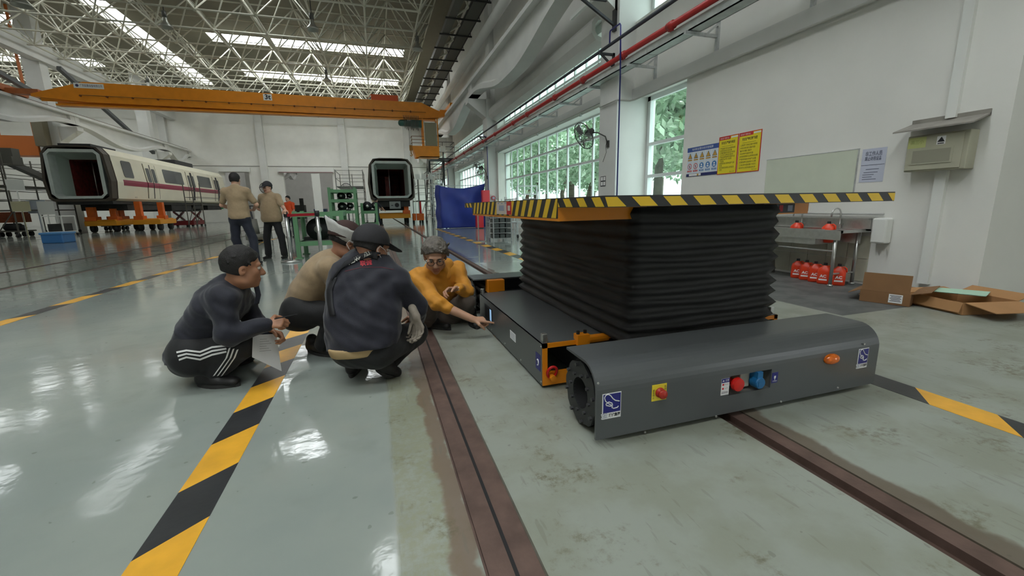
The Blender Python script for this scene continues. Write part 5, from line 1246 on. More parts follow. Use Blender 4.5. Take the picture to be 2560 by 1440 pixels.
b = MB(); b.box((q.x + 0.12, 28.78, 4.68), (q.x + 0.3, 28.92, 5.0)); b.smooth = True; b.tube([(q.x + 0.21, 28.85, 4.68), (q.x + 0.21, 28.85, 4.5), (q.x + 0.28, 28.85, 4.40), (q.x + 0.21, 28.85, 4.33), (q.x + 0.14, 28.85, 4.4)], 0.03, 8); obj('hook_block', b, mat('hook_yellow_brown', s2l(176, 128, 40), 0.5), hz)
b = MB(); b.smooth = True
for k in range(9):
    x = 2.15 + 0.10 * k; b.tube([(x, 28.55, 6.75), (x + 0.015, 28.55, 6.1 - 0.05 * (k % 3)), (x + 0.05, 28.55, 5.95 - 0.05 * (k % 3)), (x + 0.085, 28.55, 6.1), (x + 0.10, 28.55, 6.75)], 0.016, 5)
o = obj('festoon_cable', b, mat('festoon_grey', s2l(96, 90, 80), 0.6), t); o['kind'] = 'stuff'
# operator's basket hanging from the crane
for (x, y) in ((3.30, 28.5), (3.30, 29.2), (4.22, 28.5), (4.22, 29.2)):
    b = MB(); b.bar((x, y, 4.9), (x, y, 6.6), 0.07, 0.07); obj('basket_hanger', b, ORANGE, t)
b = MB(); b.box((2.95, 28.4, 4.22), (4.25, 29.3, 4.28)); b.add([(2.55, 28.4, 4.92), (4.25, 28.4, 4.92), (4.25, 28.4, 4.22), (2.75, 28.4, 4.22)], [(0,1,2,3)]); b.add([(2.55, 29.3, 4.92), (4.25, 29.3, 4.92), (4.25, 29.3, 4.22), (2.75, 29.3, 4.22)], [(3,2,1,0)]); b.add([(2.55, 28.4, 4.92), (2.75, 28.4, 4.22), (2.75, 29.3, 4.22), (2.55, 29.3, 4.92)], [(0,1,2,3)]); obj('basket', b, ORANGE, t, 'orange operator basket')
b = MB()
for z in (5.1, 5.3, 5.5): b.bar((2.55, 28.4, z), (3.3, 28.4, z), 0.03, 0.03); b.bar((2.55, 28.4, z), (2.55, 29.3, z), 0.03, 0.03)
b.bar((2.55, 28.4, 4.9), (2.55, 28.4, 5.5), 0.03, 0.03); obj('basket_rail', b, mat('rail_dark_orange', s2l(120, 84, 40), 0.5), t)
b = MB(); b.box((3.4, 28.45, 4.95), (4.15, 28.6, 6.35)); obj('switch_cabinet', b, mat('cabinet_olive', s2l(140, 134, 110), 0.5), t)

# ================================================================== HIGH-BAY LAMPS (switched off)
def lamp(label, x, y, z):
    t = thing('high_bay_lamp', label, 'lamp', (x, y, z), 'bell-shaped high-bay lamps under the roof')
    b = MB(); b.smooth = True; b.lathe([(0.08, 0.42), (0.10, 0.30), (0.12, 0.22), (0.24, 0.08), (0.29, 0.0), (0.27, 0.0), (0.21, 0.08), (0.05, 0.2)], (x, y, z), (0, 0, 1), 20); obj('reflector', b, mat('lamp_alu', s2l(176, 176, 168), 0.35, 0.6), t)
    b = MB(); b.smooth = True; b.lathe([(0, 0.7), (0.09, 0.68), (0.10, 0.42), (0, 0.40)], (x, y, z), (0, 0, 1), 14); obj('ballast_housing', b, mat('lamp_housing', s2l(92, 92, 86), 0.5), t)
    b = MB(); b.cyl((x, y, z + 0.68), (x, y, ZB), 0.02, n=6); obj('suspension', b, DARKM, t)
for (px_, py_, y, lb) in ((412, 45, 25.0, 'bell lamp under the roof, nearest the left diagonal skylight'), (782, 75, 22.6, 'bell lamp under the roof at top centre'), (814, 168, 32.2, 'bell lamp below the first bright skylight band'), (585, 200, 41.8, 'bell lamp just above the left part of the crane girder'), (832, 222, 41.8, 'bell lamp just above the middle of the crane girder'), (366, 186, 37.0, 'bell lamp beside the white beam at upper left'), (1043, 105, 25.0, 'bell lamp beside the dark catwalk'), (55, 15, 20.2, 'bell lamp in the top left corner')):
    q = P(px_, py_, y=y); lamp(lb, q.x, y, min(q.z, ZB - 0.9))

# ================================================================== FAR RIGHT: stair, tarpaulin, cabinets, racks
t = thing('steel_stair', 'dark steel stair up to a railed landing at the right wall', 'stair', (4.6, 34, 0)); ST = mat('stair_dark', s2l(60, 60, 62), 0.55, 0.2)
for k in range(12):
    z = 0.5 + k * 0.33; y = 35.0 - k * 0.30
    b = MB(); b.box((3.95, y - 0.15, z - 0.03), (5.0, y + 0.15, z)); obj('tread', b, ST, t)
for x in (3.92, 5.02):
    b = MB(); b.bar((x, 35.4, 0.05), (x, 31.5, 4.3), 0.05, 0.26); obj('stringer', b, ST, t); b = MB(); b.bar((x, 35.4, 1.0), (x, 31.5, 5.3), 0.04, 0.04)
    for k in range(5): b.bar((x, 35.2 - k*0.9, 0.2 + k*0.98), (x, 35.2 - k*0.9, 1.2 + k*0.98), 0.035, 0.035)
    obj('handrail', b, ST, t)
b = MB(); b.box((3.9, 29.9, 4.28), (5.5, 31.5, 4.36)); obj('landing', b, ST, t)
b = MB()
for z in (4.75, 5.1, 5.4): b.bar((3.9, 29.9, z), (5.5, 29.9, z), 0.03, 0.03); b.bar((5.5, 29.9, z), (5.5, 31.5, z), 0.03, 0.03)
for x in (3.9, 4.7, 5.5): b.bar((x, 29.9, 4.36), (x, 29.9, 5.4), 0.03, 0.03)
obj('landing_rail', b, ST, t)
b = MB(); b.box((4.55, 29.86, 4.75), (4.9, 29.88, 5.15)); obj('landing_sign', b, WPAINT, t, 'white sign on the landing rail')
b = MB()
for x in (3.95, 4.95): b.bar((x, 31.4, 0), (x, 31.4, 4.3), 0.12, 0.12)
obj('support_post', b, ST, t)['kind'] = 'stuff'
# tarpaulin over a hidden frame
t = thing('tarpaulin', 'blue tarpaulin hung as a screen by the right wall', 'tarpaulin', (4.4, 22.3, 0)); TB = mat('tarp_blue', s2l(44, 62, 150), 0.5, var=0.1, vscale=2)
b = MB(); b.smooth = True; nx, nz = 44, 30; x0, x1 = 3.05, 5.42
path = [(3.35, 23.6), (3.02, 22.4), (3.18, 21.75), (5.45, 21.55)]
def along(u):
    L = [0]; 
    for i in range(3): L.append(L[-1] + math.dist(path[i], path[i+1]))
    d = u * L[-1]
    for i in range(3):
        if d <= L[i+1] + 1e-9: f = (d - L[i]) / (L[i+1] - L[i]); return path[i][0] + (path[i+1][0] - path[i][0])*f, path[i][1] + (path[i+1][1] - path[i][1])*f
    return path[-1]
vs = []
for j in range(nz + 1):
    for i in range(nx + 1):
        u, v = i / nx, j / nz; x, y = along(u)
        uu = max(0, (u - 0.40) / 0.60); top = 2.16 - 0.22 * math.sin(PI * min(1, uu * 1.0)) * (1 if u > 0.4 else 0) + 0.05 * u
        sw = 0.10 * math.sin(9 * uu + 3.4 * v) * (0.3 + v * (1 - v) * 3) * (1 if u > 0.4 else 0.4) + 0.05 * math.sin(22 * u - 6 * v) * v + 0.12 * math.sin(PI * uu) * math.sin(PI * v)
        vs.append((x + 0.03 * math.sin(14 * v), y - sw, 0.01 + top * v))
b.add(vs, [(j*(nx+1) + i, j*(nx+1) + i + 1, (j+1)*(nx+1) + i + 1, (j+1)*(nx+1) + i) for j in range(nz) for i in range(nx)])
o = obj('tarp_sheet', b, TB, t); sd = o.modifiers.new('thick', 'SOLIDIFY'); sd.thickness = 0.01
b = MB()
for (x, y) in ((3.15, 22.5), (3.28, 21.95), (5.42, 21.85)): b.cyl((x, y, 0), (x, y, 2.1), 0.03, n=8)
b.bar((3.28, 21.95, 2.12), (5.42, 21.85, 2.15), 0.04, 0.04); obj('hanging_frame', b, GALV, t)
CR = mat('cabinet_red', s2l(214, 44, 56), 0.35)
t = thing('fire_cabinet', 'red fire cabinet hung on the column above the striped deck end', 'cabinet', (5.5, 21.0, 1.2)); b = MB(); b.box((5.14, 20.85, 1.18), (5.53, 21.08, 1.86)); bevel(obj('housing', b, CR, t), 0.01); b = MB(); b.box((5.17, 20.835, 1.22), (5.5, 20.85, 1.82)); obj('door_panel', b, CR, t)
t = thing('fire_cabinet', 'red floor cabinet standing in front of the blue tarpaulin', 'cabinet', (5.0, 20.6, 0)); b = MB(); b.box((4.72, 20.45, 0.04), (5.08, 20.75, 0.80)); bevel(obj('housing', b, CR, t), 0.01); b = MB(); b.box((4.86, 20.43, 0.62), (4.94, 20.45, 0.68)); b.box((4.76, 20.5, 0.0), (5.04, 20.7, 0.05)); obj('latch', b, DARKM, t)
b = MB(); b.cyl((5.75, 20.95, 1.48), (5.75, 21.05, 1.48), 0.11, n=18); b.m(1).cyl((5.75, 20.93, 1.48), (5.75, 20.95, 1.48), 0.06, n=14); tag(obj('alarm_bell', b, [mat('bell_red', s2l(170, 60, 76), 0.4), STG], org=(5.75, 21, 1.48)), 'small red alarm bell beside the deep blue drop pipe', 'alarm bell')
b = MB(); b.box((5.86, 20.98, 1.12), (6.12, 21.09, 1.42)); o = obj('wall_box', b, mat('wall_box_cream', s2l(206, 200, 186), 0.5), org=(6, 21, 1.2)); bevel(o, 0.015); tag(o, 'cream wall box below the alarm bell', 'box')
def stanchion(x, y, label, h=0.98, r=0.035, base=0.17):
    t = thing('stanchion', label, 'stanchion', (x, y, 0))
    b = MB(); b.smooth = True; b.cyl((x, y, 0.03), (x, y, h), r, n=16); obj('post', b, STEEL, t)
    b = MB(); b.smooth = True; b.lathe([(0, 0.045), (base * 0.6, 0.045), (base, 0.03), (base, 0.0), (0, 0)], (x, y, 0), (0, 0, 1), 24); obj('base', b, STEEL, t)
    b = MB(); b.smooth = True; b.cyl((x, y, h), (x, y, h + 0.1), r * 1.25, n=16); obj('belt_head', b, BLACK, t)
    return t
q = P(1197, 604, z=0)
t = thing('sign_stand', 'thin steel post on a flat base in front of the blue tarpaulin', 'stand', (q.x, q.y, 0)); b = MB(); b.box((q.x - 0.22, q.y - 0.18, 0), (q.x + 0.22, q.y + 0.18, 0.02)); obj('base', b, STEEL, t); b = MB(); b.cyl((q.x, q.y, 0.02), (q.x, q.y, 1.15), 0.02, n=10); obj('post', b, STEEL, t)
q = P(1254, 603, z=0); t = thing('module_rack', 'grey rack of small dark modules left of the bellows', 'rack', (q.x, q.y, 0)); RK = mat('rack_grey', s2l(168, 172, 172), 0.45, 0.4)
rx0, rx1, ry0, ry1 = q.x - 0.28, q.x + 0.30, q.y - 0.1, q.y + 0.8
for (x, y) in ((rx0, ry0), (rx1, ry0), (rx0, ry1), (rx1, ry1)):
    b = MB(); b.bar((x, y, 0), (x, y, 1.0), 0.03, 0.03); obj('rack_post', b, RK, t)
for j in range(6):
    b = MB(); b.box((rx0, ry0, 0.09 + 0.16*j), (rx1, ry1, 0.105 + 0.16*j)); obj('shelf', b, RK, t)
for j in range(5):
    for i in range(3):
        b = MB(); b.box((rx0 + 0.03 + i*0.19, ry0 + 0.02, 0.11 + 0.16*j), (rx0 + 0.18 + i*0.19, ry0 + 0.5, 0.225 + 0.16*j)); obj('module', b, mat('module_dark', s2l(70, 76, 74), 0.5), t)
b = MB(); b.box((rx0 + 0.02, ry0 + 0.02, 0.99), (rx1, ry1 - 0.1, 1.03)); b.box((rx0 + 0.05, ry0 + 0.1, 1.03), (rx1 - 0.1, ry1 - 0.3, 1.09)); obj('top_tray', b, WPAINT, t)
# tall frame trolleys behind the deck, by the long windows
t = thing('frame_trolley', 'grey tubular frame trolley by the long windows', 'trolley', (4.9, 14.2, 0))
b = MB()
for (x, y) in ((4.55, 13.6), (5.25, 13.6), (4.55, 15.0), (5.25, 15.0)): b.bar((x, y, 0.12), (x, y, 1.72 if y < 14 else 1.4), 0.04, 0.04)
for z in (1.45, 1.72): b.bar((4.55, 13.6, z), (5.25, 13.6, z), 0.035, 0.035)
for y in (13.6, 15.0): b.bar((4.55, y, 0.5), (5.25, y, 0.5), 0.035, 0.035)
for x in (4.55, 5.25): b.bar((x, 13.6, 0.5), (x, 15.0, 0.5), 0.035, 0.035); b.bar((x, 13.6, 1.3), (x, 15.0, 1.3), 0.035, 0.035)
obj('tube_frame', b, GALV, t)
b = MB()
for (x, y) in ((4.55, 13.6), (5.25, 13.6), (4.55, 15.0), (5.25, 15.0)): b.cyl((x - 0.02, y, 0.06), (x + 0.02, y, 0.06), 0.06, n=10)
obj('caster', b, BLACK, t)['kind'] = 'stuff'
b = MB()
for k in range(7): b.bar((4.5 + 0.12*k, 16.0 - 0.3*(k % 3), 0.0), (4.5 + 0.12*k, 16.0 - 0.3*(k % 3), 1.28 + 0.06*(k % 3)), 0.03, 0.03)
b.bar((4.4, 16.0, 0.8), (5.3, 15.4, 0.8), 0.03, 0.03); b.bar((4.4, 16.0, 0.2), (5.3, 15.4, 0.2), 0.03, 0.03)
tag(obj('rod_rack', b, GALV, org=(4.9, 15.8, 0)), 'rack of upright grey rods by the long windows', 'rack')

# ================================================================== WORK PLATFORMS AND SCAFFOLDS
SCF = mat('scaffold_grey', s2l(140, 142, 138), 0.5, 0.3); SCFD = mat('scaffold_dark', s2l(98, 96, 88), 0.6, 0.2)
def platform(label, x0, x1, y0, y1, levels, h, m_, posts=3, diag=True, boards=None):
    t = thing('work_platform', label, 'platform', ((x0 + x1)/2, y0, 0), 'work platforms beside the metro cars')
    for i in range(posts):
        for y in (y0, y1):
            x = x0 + (x1 - x0) * i / (posts - 1); b = MB(); b.bar((x, y, 0.12), (x, y, h), 0.05, 0.05); obj('post', b, m_, t)
            b = MB(); b.cyl((x - 0.03, y, 0.09), (x + 0.03, y, 0.09), 0.09, n=10); obj('caster', b, BLACK, t)
    for z in levels:
        b = MB(); b.box((x0, y0, z), (x1, y1, z + 0.05)); obj('deck', b, m_, t)
    b = MB()
    for z in [l + 0.55 for l in levels] + [l + 1.05 for l in levels]:
        if z < h + 0.02:
            for y in (y0, y1): b.bar((x0, y, z), (x1, y, z), 0.03, 0.03)
            for x in (x0, x1): b.bar((x, y0, z), (x, y1, z), 0.03, 0.03)
    obj('guard_rail', b, m_, t)
    if diag:
        for i in range(posts - 1):
            xa_, xb_ = x0 + (x1 - x0) * i / (posts - 1), x0 + (x1 - x0) * (i + 1) / (posts - 1)
            b = MB(); b.bar((xa_, y0, 0.2), (xb_, y0, levels[0]), 0.035, 0.035); obj('diagonal', b, m_, t)
    return t
q0, q1 = P(447, 560, y=34), P(568, 560, y=34)
platform('grey scaffold platform in front of the striped metro car doors', -12.9, -11.9, 36.4, 46.5, [1.55], 3.1, SCFD, 3)
platform('cluttered grey platform tower at the far left', -18.6, -17.0, 27.6, 32.2, [1.3, 2.5], 4.1, SCFD, 3)
platform('tall grey platform in the left corner behind the blue box', -21.6, -19.2, 27.0, 31.0, [1.3, 2.4, 3.4], 4.4, SCFD, 4)
platform('grey stair platform left of the head-on metro car', -2.3, -0.6, 30.5, 34.5, [1.2, 2.5], 3.6, SCF, 3)
platform('white-railed platform right of the head-on metro car', 2.9, 3.9, 30.0, 34.5, [1.5], 3.2, SCF, 3)
t = thing('ladder_tower', 'pale aluminium ladder tower right of the head-on metro car', 'scaffold', (4.0, 28.5, 0)); ALW = mat('aluminium_pale', s2l(206, 208, 206), 0.35, 0.5)
for (x, y) in ((3.55, 27.6), (4.05, 27.6), (3.6, 29.0), (4.1, 29.0)):
    b = MB(); b.bar((x, y, 0.0), (x, y, 3.35), 0.05, 0.05); obj('post', b, ALW, t)
b = MB()
for z in (0.4, 1.1, 1.8, 2.5, 3.2):
    b.bar((3.55, 27.6, z), (4.05, 27.6, z), 0.04, 0.04); b.bar((3.6, 29.0, z), (4.1, 29.0, z), 0.04, 0.04); b.bar((3.55, 27.6, z), (3.6, 29.0, z), 0.04, 0.04)
b.bar((3.4, 27.6, 1.6), (4.0, 27.6, 0.1), 0.05, 0.05); b.bar((3.6, 29.0, 3.2), (3.55, 27.6, 1.1), 0.04, 0.04); obj('rung', b, ALW, t)
b = MB()
for k in range(3): b.box((2.7 + k*0.42, 29.3, 2.95), (3.0 + k*0.42, 29.32, 3.25))
b.box((2.6, 29.32, 2.9), (4.0, 29.36, 2.94)); b.box((2.6, 29.32, 0.0), (2.64, 29.36, 2.9)); b.box((3.96, 29.32, 0.0), (4.0, 29.36, 2.9)); tag(obj('notice_strip', b, WPAINT, org=(3.3, 29.3, 2.9)), 'row of three white sheets hung right of the head-on metro car', 'notice')
for k, (px_, py_, y, w2, h2, lb) in enumerate(((38, 462, 27.5, 0.34, 0.26, 'white paper sheet tied to the far-left platform, upper one'), (52, 516, 27.5, 0.36, 0.24, 'yellowish paper sheet on the far-left platform rail, lower one'), (115, 520, 28.6, 0.34, 0.34, 'tilted white sheet under the corner of the striped metro car'), (92, 517, 29.2, 0.4, 0.34, 'pale blue sheet left of the tilted white one'))):
    q = P(px_, py_, y=y); b = MB(); b.box((q.x - w2, y - 0.01, q.z - h2), (q.x + w2, y, q.z + h2)); b.box((q.x - 0.02, y, 0), (q.x + 0.02, y + 0.04, q.z)); tag(obj('notice', b, [WPAINT, mat('paper_yellowish', s2l(190, 184, 150), 0.6), WPAINT, mat('paper_bluish', s2l(186, 194, 204), 0.6)][k], org=(q.x, y, 0)), lb, 'notice')
# pipes, bins and clutter at the far left
b = MB(); b.box((-22.5, 28.2, 3.95), (-16.9, 28.7, 4.35)); b.box((-22.5, 28.1, 3.55), (-16.9, 28.8, 3.951)); tag(obj('gantry_beam', b, SCFD, org=(-19, 29.4, 3.6)), 'heavy grey gantry beam at the far left above the platforms', 'beam')
b = MB(); b.box((-20.4, 33.0, 4.5), (-18.55, 34.0, 5.6)); b.box((-20.3, 33.1, 5.6), (-20.2, 33.2, ZR - 0.03)); b.box((-18.7, 33.1, 5.6), (-18.6, 33.2, ZR - 0.03)); tag(obj('crane_cab', b, mat('cab_rust_orange', s2l(196, 108, 44), 0.5), org=(-18.7, 33.5, 4.6)), 'rust orange crane basket at the far left edge', 'basket')
b = MB(); b.box((-18.4, 32.6, 5.0), (-17.9, 33.095, 7.0)); tag(obj('cabinet', b, mat('cabinet_khaki', s2l(120, 112, 92), 0.5), org=(-18.3, 32.7, 5)), 'khaki cabinet hanging above the rust orange basket', 'cabinet')
b = MB(); b.box((-19.8, 29.8, 0.7), (-18.3, 30.8, 1.25)); tag(obj('motor_crate', b, mat('crate_rust', s2l(176, 96, 62), 0.6, var=0.2), org=(-19, 30.2, 0.7)), 'rusty orange crate on the platform at the far left', 'crate')
q = P(140, 608, z=0); w_ = 0.45
t = thing('storage_box', 'light blue plastic box alone on the floor at left', 'box', (q.x, q.y, 0)); BB = mat('bin_blue', s2l(66, 124, 186), 0.45)
xa_, xb_ = P(105, 610, y=q.y).x, P(160, 610, y=q.y).x
b = MB(); b.box((xa_, q.y, 0.0), (xb_, q.y + 0.75, 0.36)); bevel(obj('bin', b, BB, t), 0.03)
b = MB(); b.box((xa_ - 0.03, q.y - 0.03, 0.33), (xb_ + 0.03, q.y + 0.78, 0.41)); bevel(obj('lid_rim', b, mat('bin_blue_pale', s2l(90, 148, 204), 0.45), t), 0.02)
t = thing('frame_cart', 'white tubular cart frame in front of the striped metro car', 'trolley', (-15.9, 27.0, 0))
xa_, xb_ = P(112, 580, y=27).x, P(160, 580, y=27).x
b = MB()
for z in (0.22, 1.0): b.bar((xa_, 27, z), (xb_, 27, z), 0.05, 0.05); b.bar((xa_, 28, z), (xb_, 28, z), 0.05, 0.05); b.bar((xa_, 27, z), (xa_, 28, z), 0.05, 0.05); b.bar((xb_, 27, z), (xb_, 28, z), 0.05, 0.05)
for x in (xa_, xb_):
    for y in (27, 28): b.bar((x, y, 0.1), (x, y, 1.0), 0.05, 0.05)
obj('tube_frame', b, WPAINT, t); b = MB(); b.box((xa_ + 0.1, 27.1, 0.25), (xb_ - 0.1, 27.9, 0.62)); obj('load', b, UNDER, t)
b = MB()
for x in (xa_, xb_):
    for y in (27, 28): b.cyl((x - 0.03, y, 0.07), (x + 0.03, y, 0.07), 0.07, n=8)
obj('caster', b, BLACK, t)['kind'] = 'stuff'
for k, (x, y) in enumerate(((-17.6, 28.0), (-16.0, 33.5))):
    t = thing('parts_trolley', ['greasy parts trolley on the floor below the platform tower', 'greasy parts trolley under the striped metro car'][k], 'trolley', (x, y, 0))
    b = MB(); b.box((x - 0.6, y, 0.25), (x + 0.6, y + 0.8, 0.32)); obj('trolley_deck', b, SCFD, t); b = MB(); b.smooth = True; b.cyl((x - 0.3, y + 0.3, 0.5), (x + 0.3, y + 0.3, 0.5), 0.18, n=14); b.ball((x + 0.3, y + 0.4, 0.45), 0.16); obj('machine_part', b, UNDER, t)
    b = MB()
    for dx in (-0.45, 0.45): b.cyl((x + dx - 0.05, y + 0.2, 0.13), (x + dx + 0.05, y + 0.2, 0.13), 0.13, n=12); b.cyl((x + dx - 0.05, y + 0.65, 0.13), (x + dx + 0.05, y + 0.65, 0.13), 0.13, n=12)
    obj('wheel', b, BLACK, t)['kind'] = 'stuff'
b = MB(); b.box((-15.4, 50.46, 1.3), (-14.7, 50.499, 1.55)); b.m(1).box((-15.25, 50.445, 1.36), (-14.95, 50.46, 1.49)); tag(obj('exit_sign', b, [mat('exit_green', s2l(30, 140, 84), 0.4), STW], org=(-13.6, 49, 1.4)), 'small green exit sign beyond the striped metro car', 'sign')

# ================================================================== GREEN GEARBOX STANDS
GRN = mat('stand_green', s2l(100, 146, 106), 0.5, var=0.08, vscale=4); GEARK = mat('gear_black', s2l(34, 35, 36), 0.45, 0.3, var=0.2, vscale=6)
def gear_stand(x0, x1, y0, y1, shelves, h, label, gears):
    t = thing('gearbox_stand', label, 'stand', ((x0+x1)/2, y0, 0), 'green steel gearbox stands')
    for (x, y) in ((x0, y0), (x1, y0), (x0, y1), (x1, y1)):
        b = MB(); b.bar((x, y, 0.01), (x, y, h + 0.08), 0.09, 0.09); b.cbox((x, y, 0.01), (0.16, 0.16, 0.02)); obj('leg', b, GRN, t)
    for z in shelves:
        b = MB()
        for y in (y0, y1): b.bar((x0, y, z), (x1, y, z), 0.07, 0.10)
        for x in (x0, x1): b.bar((x, y0, z), (x, y1, z), 0.07, 0.10)
        b.box((x0, y0 + 0.1, z - 0.03), (x1, y1 - 0.1, z + 0.01)); obj('shelf_frame', b, GRN, t)
    for (z, s) in gears:
        g_ = thing('gearbox', 'black gearbox on the %s%s' % ('upper shelf of the ' if z > 1.3 else 'middle shelf of the ' if z > 1.02 else '', label), 'gearbox', ((x0+x1)/2, (y0+y1)/2, z), 'black gearboxes on the green stands')
        b = MB(); b.smooth = True; c = Vector(((x0+x1)/2, (y0+y1)/2, z + s*0.5)); b.cyl(c - Vector((0.06, 0.30, 0)), c + Vector((-0.06, 0.30, 0)), s*0.5, n=20); b.cyl(c + Vector((0.20, -0.22, 0.02)), c + Vector((0.20, 0.28, 0.02)), s*0.38, n=18); b.smooth = False; b.cbox(c - Vector((0, 0, s*0.42)), (s*1.5, 0.5, s*0.16)); obj('casing', b, GEARK, g_)
        b = MB(); b.smooth = True; b.cyl(c - Vector((0.06, 0.36, 0)), c - Vector((0.06, 0.29, 0)), s*0.16, n=14); b.cyl(c + Vector((0.20, -0.28, 0.02)), c + Vector((0.20, -0.2, 0.02)), s*0.12, n=12); obj('shaft_end', b, STEEL, g_)
    return t
a_, c_ = P(742, 652, z=0), P(838, 640, z=0)
gear_stand(-1.72, -0.75, 10.55, 11.6, [0.33, 0.98], 0.98, 'low green stand behind the belt barrier', [(0.38, 0.52)])
gear_stand(-1.42, -0.62, 15.6, 16.7, [0.5, 0.98, 1.36, 1.68], 1.72, 'tall green stand behind the low one', [(1.03, 0.28), (1.41, 0.24)])
gear_stand(-0.45, 0.05, 16.5, 17.5, [0.5, 0.95], 1.2, 'green stand at right behind the crouching men', [(1.0, 0.34)])
s1 = P(729, 655, z=0); s2 = P(806, 662, z=0)
stanchion(s1.x, s1.y, 'steel barrier post under the capped man\'s hand', 0.95, 0.036, 0.2)
stanchion(s2.x, s2.y, 'steel barrier post in front of the low green stand', 0.97, 0.036, 0.2)
b = MB(); b.bar((s1.x, s1.y, 0.98), (s2.x, s2.y, 1.00), 0.004, 0.055, (0, 0, 1)); tag(obj('barrier_belt', b, mat('belt_red', s2l(176, 24, 44), 0.5), org=(s1.x, s1.y, 0.98)), 'red belt stretched between the two steel barrier posts', 'belt')
# fans and clutter by the far wall
for (px_, py_, y, lb, h) in ((664, 470, 40.0, 'pedestal fan behind the capped man', 2.6), (866, 472, 38.0, 'pedestal fan left of the stair platform', 2.4)):
    q = P(px_, py_, y=y); t = thing('pedestal_fan', lb, 'fan', (q.x, y, 0), 'pedestal fans by the far wall')
    b = MB(); b.cyl((q.x, y, 0.05), (q.x, y, q.z), 0.05, n=10); b.lathe([(0, 0.06), (0.35, 0.03), (0.35, 0), (0, 0)], (q.x, y, 0), (0, 0, 1), 18); obj('stand', b, DARKM, t)
    b = MB(); b.smooth = True
    for k in range(28): a = 2*PI*k/28; b.tube([(q.x, y - 0.16, q.z), (q.x + 0.22*math.cos(a), y - 0.15, q.z + 0.22*math.sin(a)), (q.x + 0.42*math.cos(a), y - 0.04, q.z + 0.42*math.sin(a))], 0.012, 4)
    b.tube([(q.x + 0.43*math.cos(2*PI*k/28), y - 0.03, q.z + 0.43*math.sin(2*PI*k/28)) for k in range(28)], 0.025, 6, True); b.ball((q.x, y, q.z), (0.12, 0.2, 0.12)); obj('grille', b, FANK, t)
    b = MB()
    for k in range(3): a = 2*PI*k/3; b.add([(q.x, y - 0.08, q.z), (q.x + 0.38*math.cos(a), y - 0.05, q.z + 0.38*math.sin(a)), (q.x + 0.36*math.cos(a+0.8), y - 0.1, q.z + 0.36*math.sin(a+0.8))], [(0,1,2)])
    obj('blade', b, mat('fan_blade', s2l(150, 152, 150), 0.35, 0.5), t)
q = P(640, 565, z=0)
t = thing('floor_machine', 'grey floor machine standing behind the man seen from the back', 'machine', (q.x, 17, 0)); x = P(634, 560, y=17).x
b = MB(); b.smooth = True; b.cyl((x, 17, 0.08), (x, 17, 0.28), 0.3, n=18); b.cyl((x, 17, 0.28), (x, 17, 0.8), 0.16, 0.12, n=14); obj('machine_body', b, mat('machine_grey', s2l(118, 116, 108), 0.5), t); b = MB(); b.bar((x, 17.1, 0.4), (x - 0.15, 17.4, 1.25), 0.05, 0.05); b.bar((x - 0.35, 17.4, 1.25), (x + 0.05, 17.4, 1.25), 0.04, 0.04); obj('handle', b, DARKM, t)
b = MB(); b.cyl((x - 0.2, 17.1, 0.08), (x + 0.2, 17.1, 0.08), 0.08, n=10); obj('wheel', b, BLACK, t)
# far hall seen through the gateways
crane_beam_far = [(-11.8, 54, 62), (-11.8, 62, 70), (-11.8, 70, 78)]
for k, (x, a, c) in enumerate(crane_beam_far): crane_beam(x, a, c, ['nearest white crane beam seen through the gateway', 'middle white crane beam seen through the gateway', 'farthest white crane beam seen through the gateway'][k])
for k, y in enumerate((54.2, 62.2, 70.2)): column(-12.3, y, 1, ['white column in the far hall, nearest through the gateway', 'white column in the far hall, second through the gateway', 'white column in the far hall, third through the gateway'][k], 12.6)
b = MB(); b.box((-12.0, 66, 7.12), (-3.0, 66.6, 7.9)); tag(obj('far_crane', b, ORANGE, org=(-7, 66, 6.5)), 'orange crane girder in the hall beyond the gateway', 'crane')
brace((-11.6, 55.5, 5.2), (-9.6, 61.0, 0.0), 'dark brace seen through the gateway', 0.3)
b = MB(); b.box((-9.2, 56, 0), (-8.0, 57.5, 1.6)); b.box((-8.6, 57, 1.6), (-8.2, 57.4, 2.4)); tag(obj('far_machine', b, UNDER, org=(-8.6, 56, 0)), 'dark machine in the hall beyond the gateway', 'machine')
b = MB(); b.box((-7.0, 56, 0), (-5.6, 57.5, 1.1)); tag(obj('far_bench', b, mat('bench_blue', s2l(60, 84, 120), 0.5), org=(-6.3, 56, 0)), 'dark blue bench in the hall beyond the gateway', 'bench')
# ================================================================== PEOPLE: smooth solids grown round a skeleton
from mathutils.bvhtree import BVHTree
def V3(*a): return np.array(a, dtype=np.float64)
def npv(v): return np.array((v[0], v[1], v[2]), dtype=np.float64)
def unit(v): v = npv(v); return v / max(1e-9, np.linalg.norm(v))
def cap(a, b, ra, rb=None, tag=0, k=0.02, w=None, fl=1.0, op=1):
    """tapered capsule; w = width axis, fl < 1 flattens it across the other axis"""
    return dict(t='c', a=npv(a), b=npv(b), ra=ra, rb=ra if rb is None else rb, tag=tag, k=k, w=None if w is None else unit(w), fl=fl, op=op)
def ell(c, r, R=None, tag=0, k=0.02, op=1):
    return dict(t='e', c=npv(c), r=npv(r), R=np.eye(3) if R is None else np.array(R, float), tag=tag, k=k, op=op)
def sph(c, r, tag=0, k=0.02, op=1): return ell(c, (r, r, r), None, tag, k, op)
def _bounds(p):
    if p['t'] == 'c':
        r = max(p['ra'], p['rb']); return np.minimum(p['a'], p['b']) - r, np.maximum(p['a'], p['b']) + r
    r = p['r'].max(); return p['c'] - r, p['c'] + r
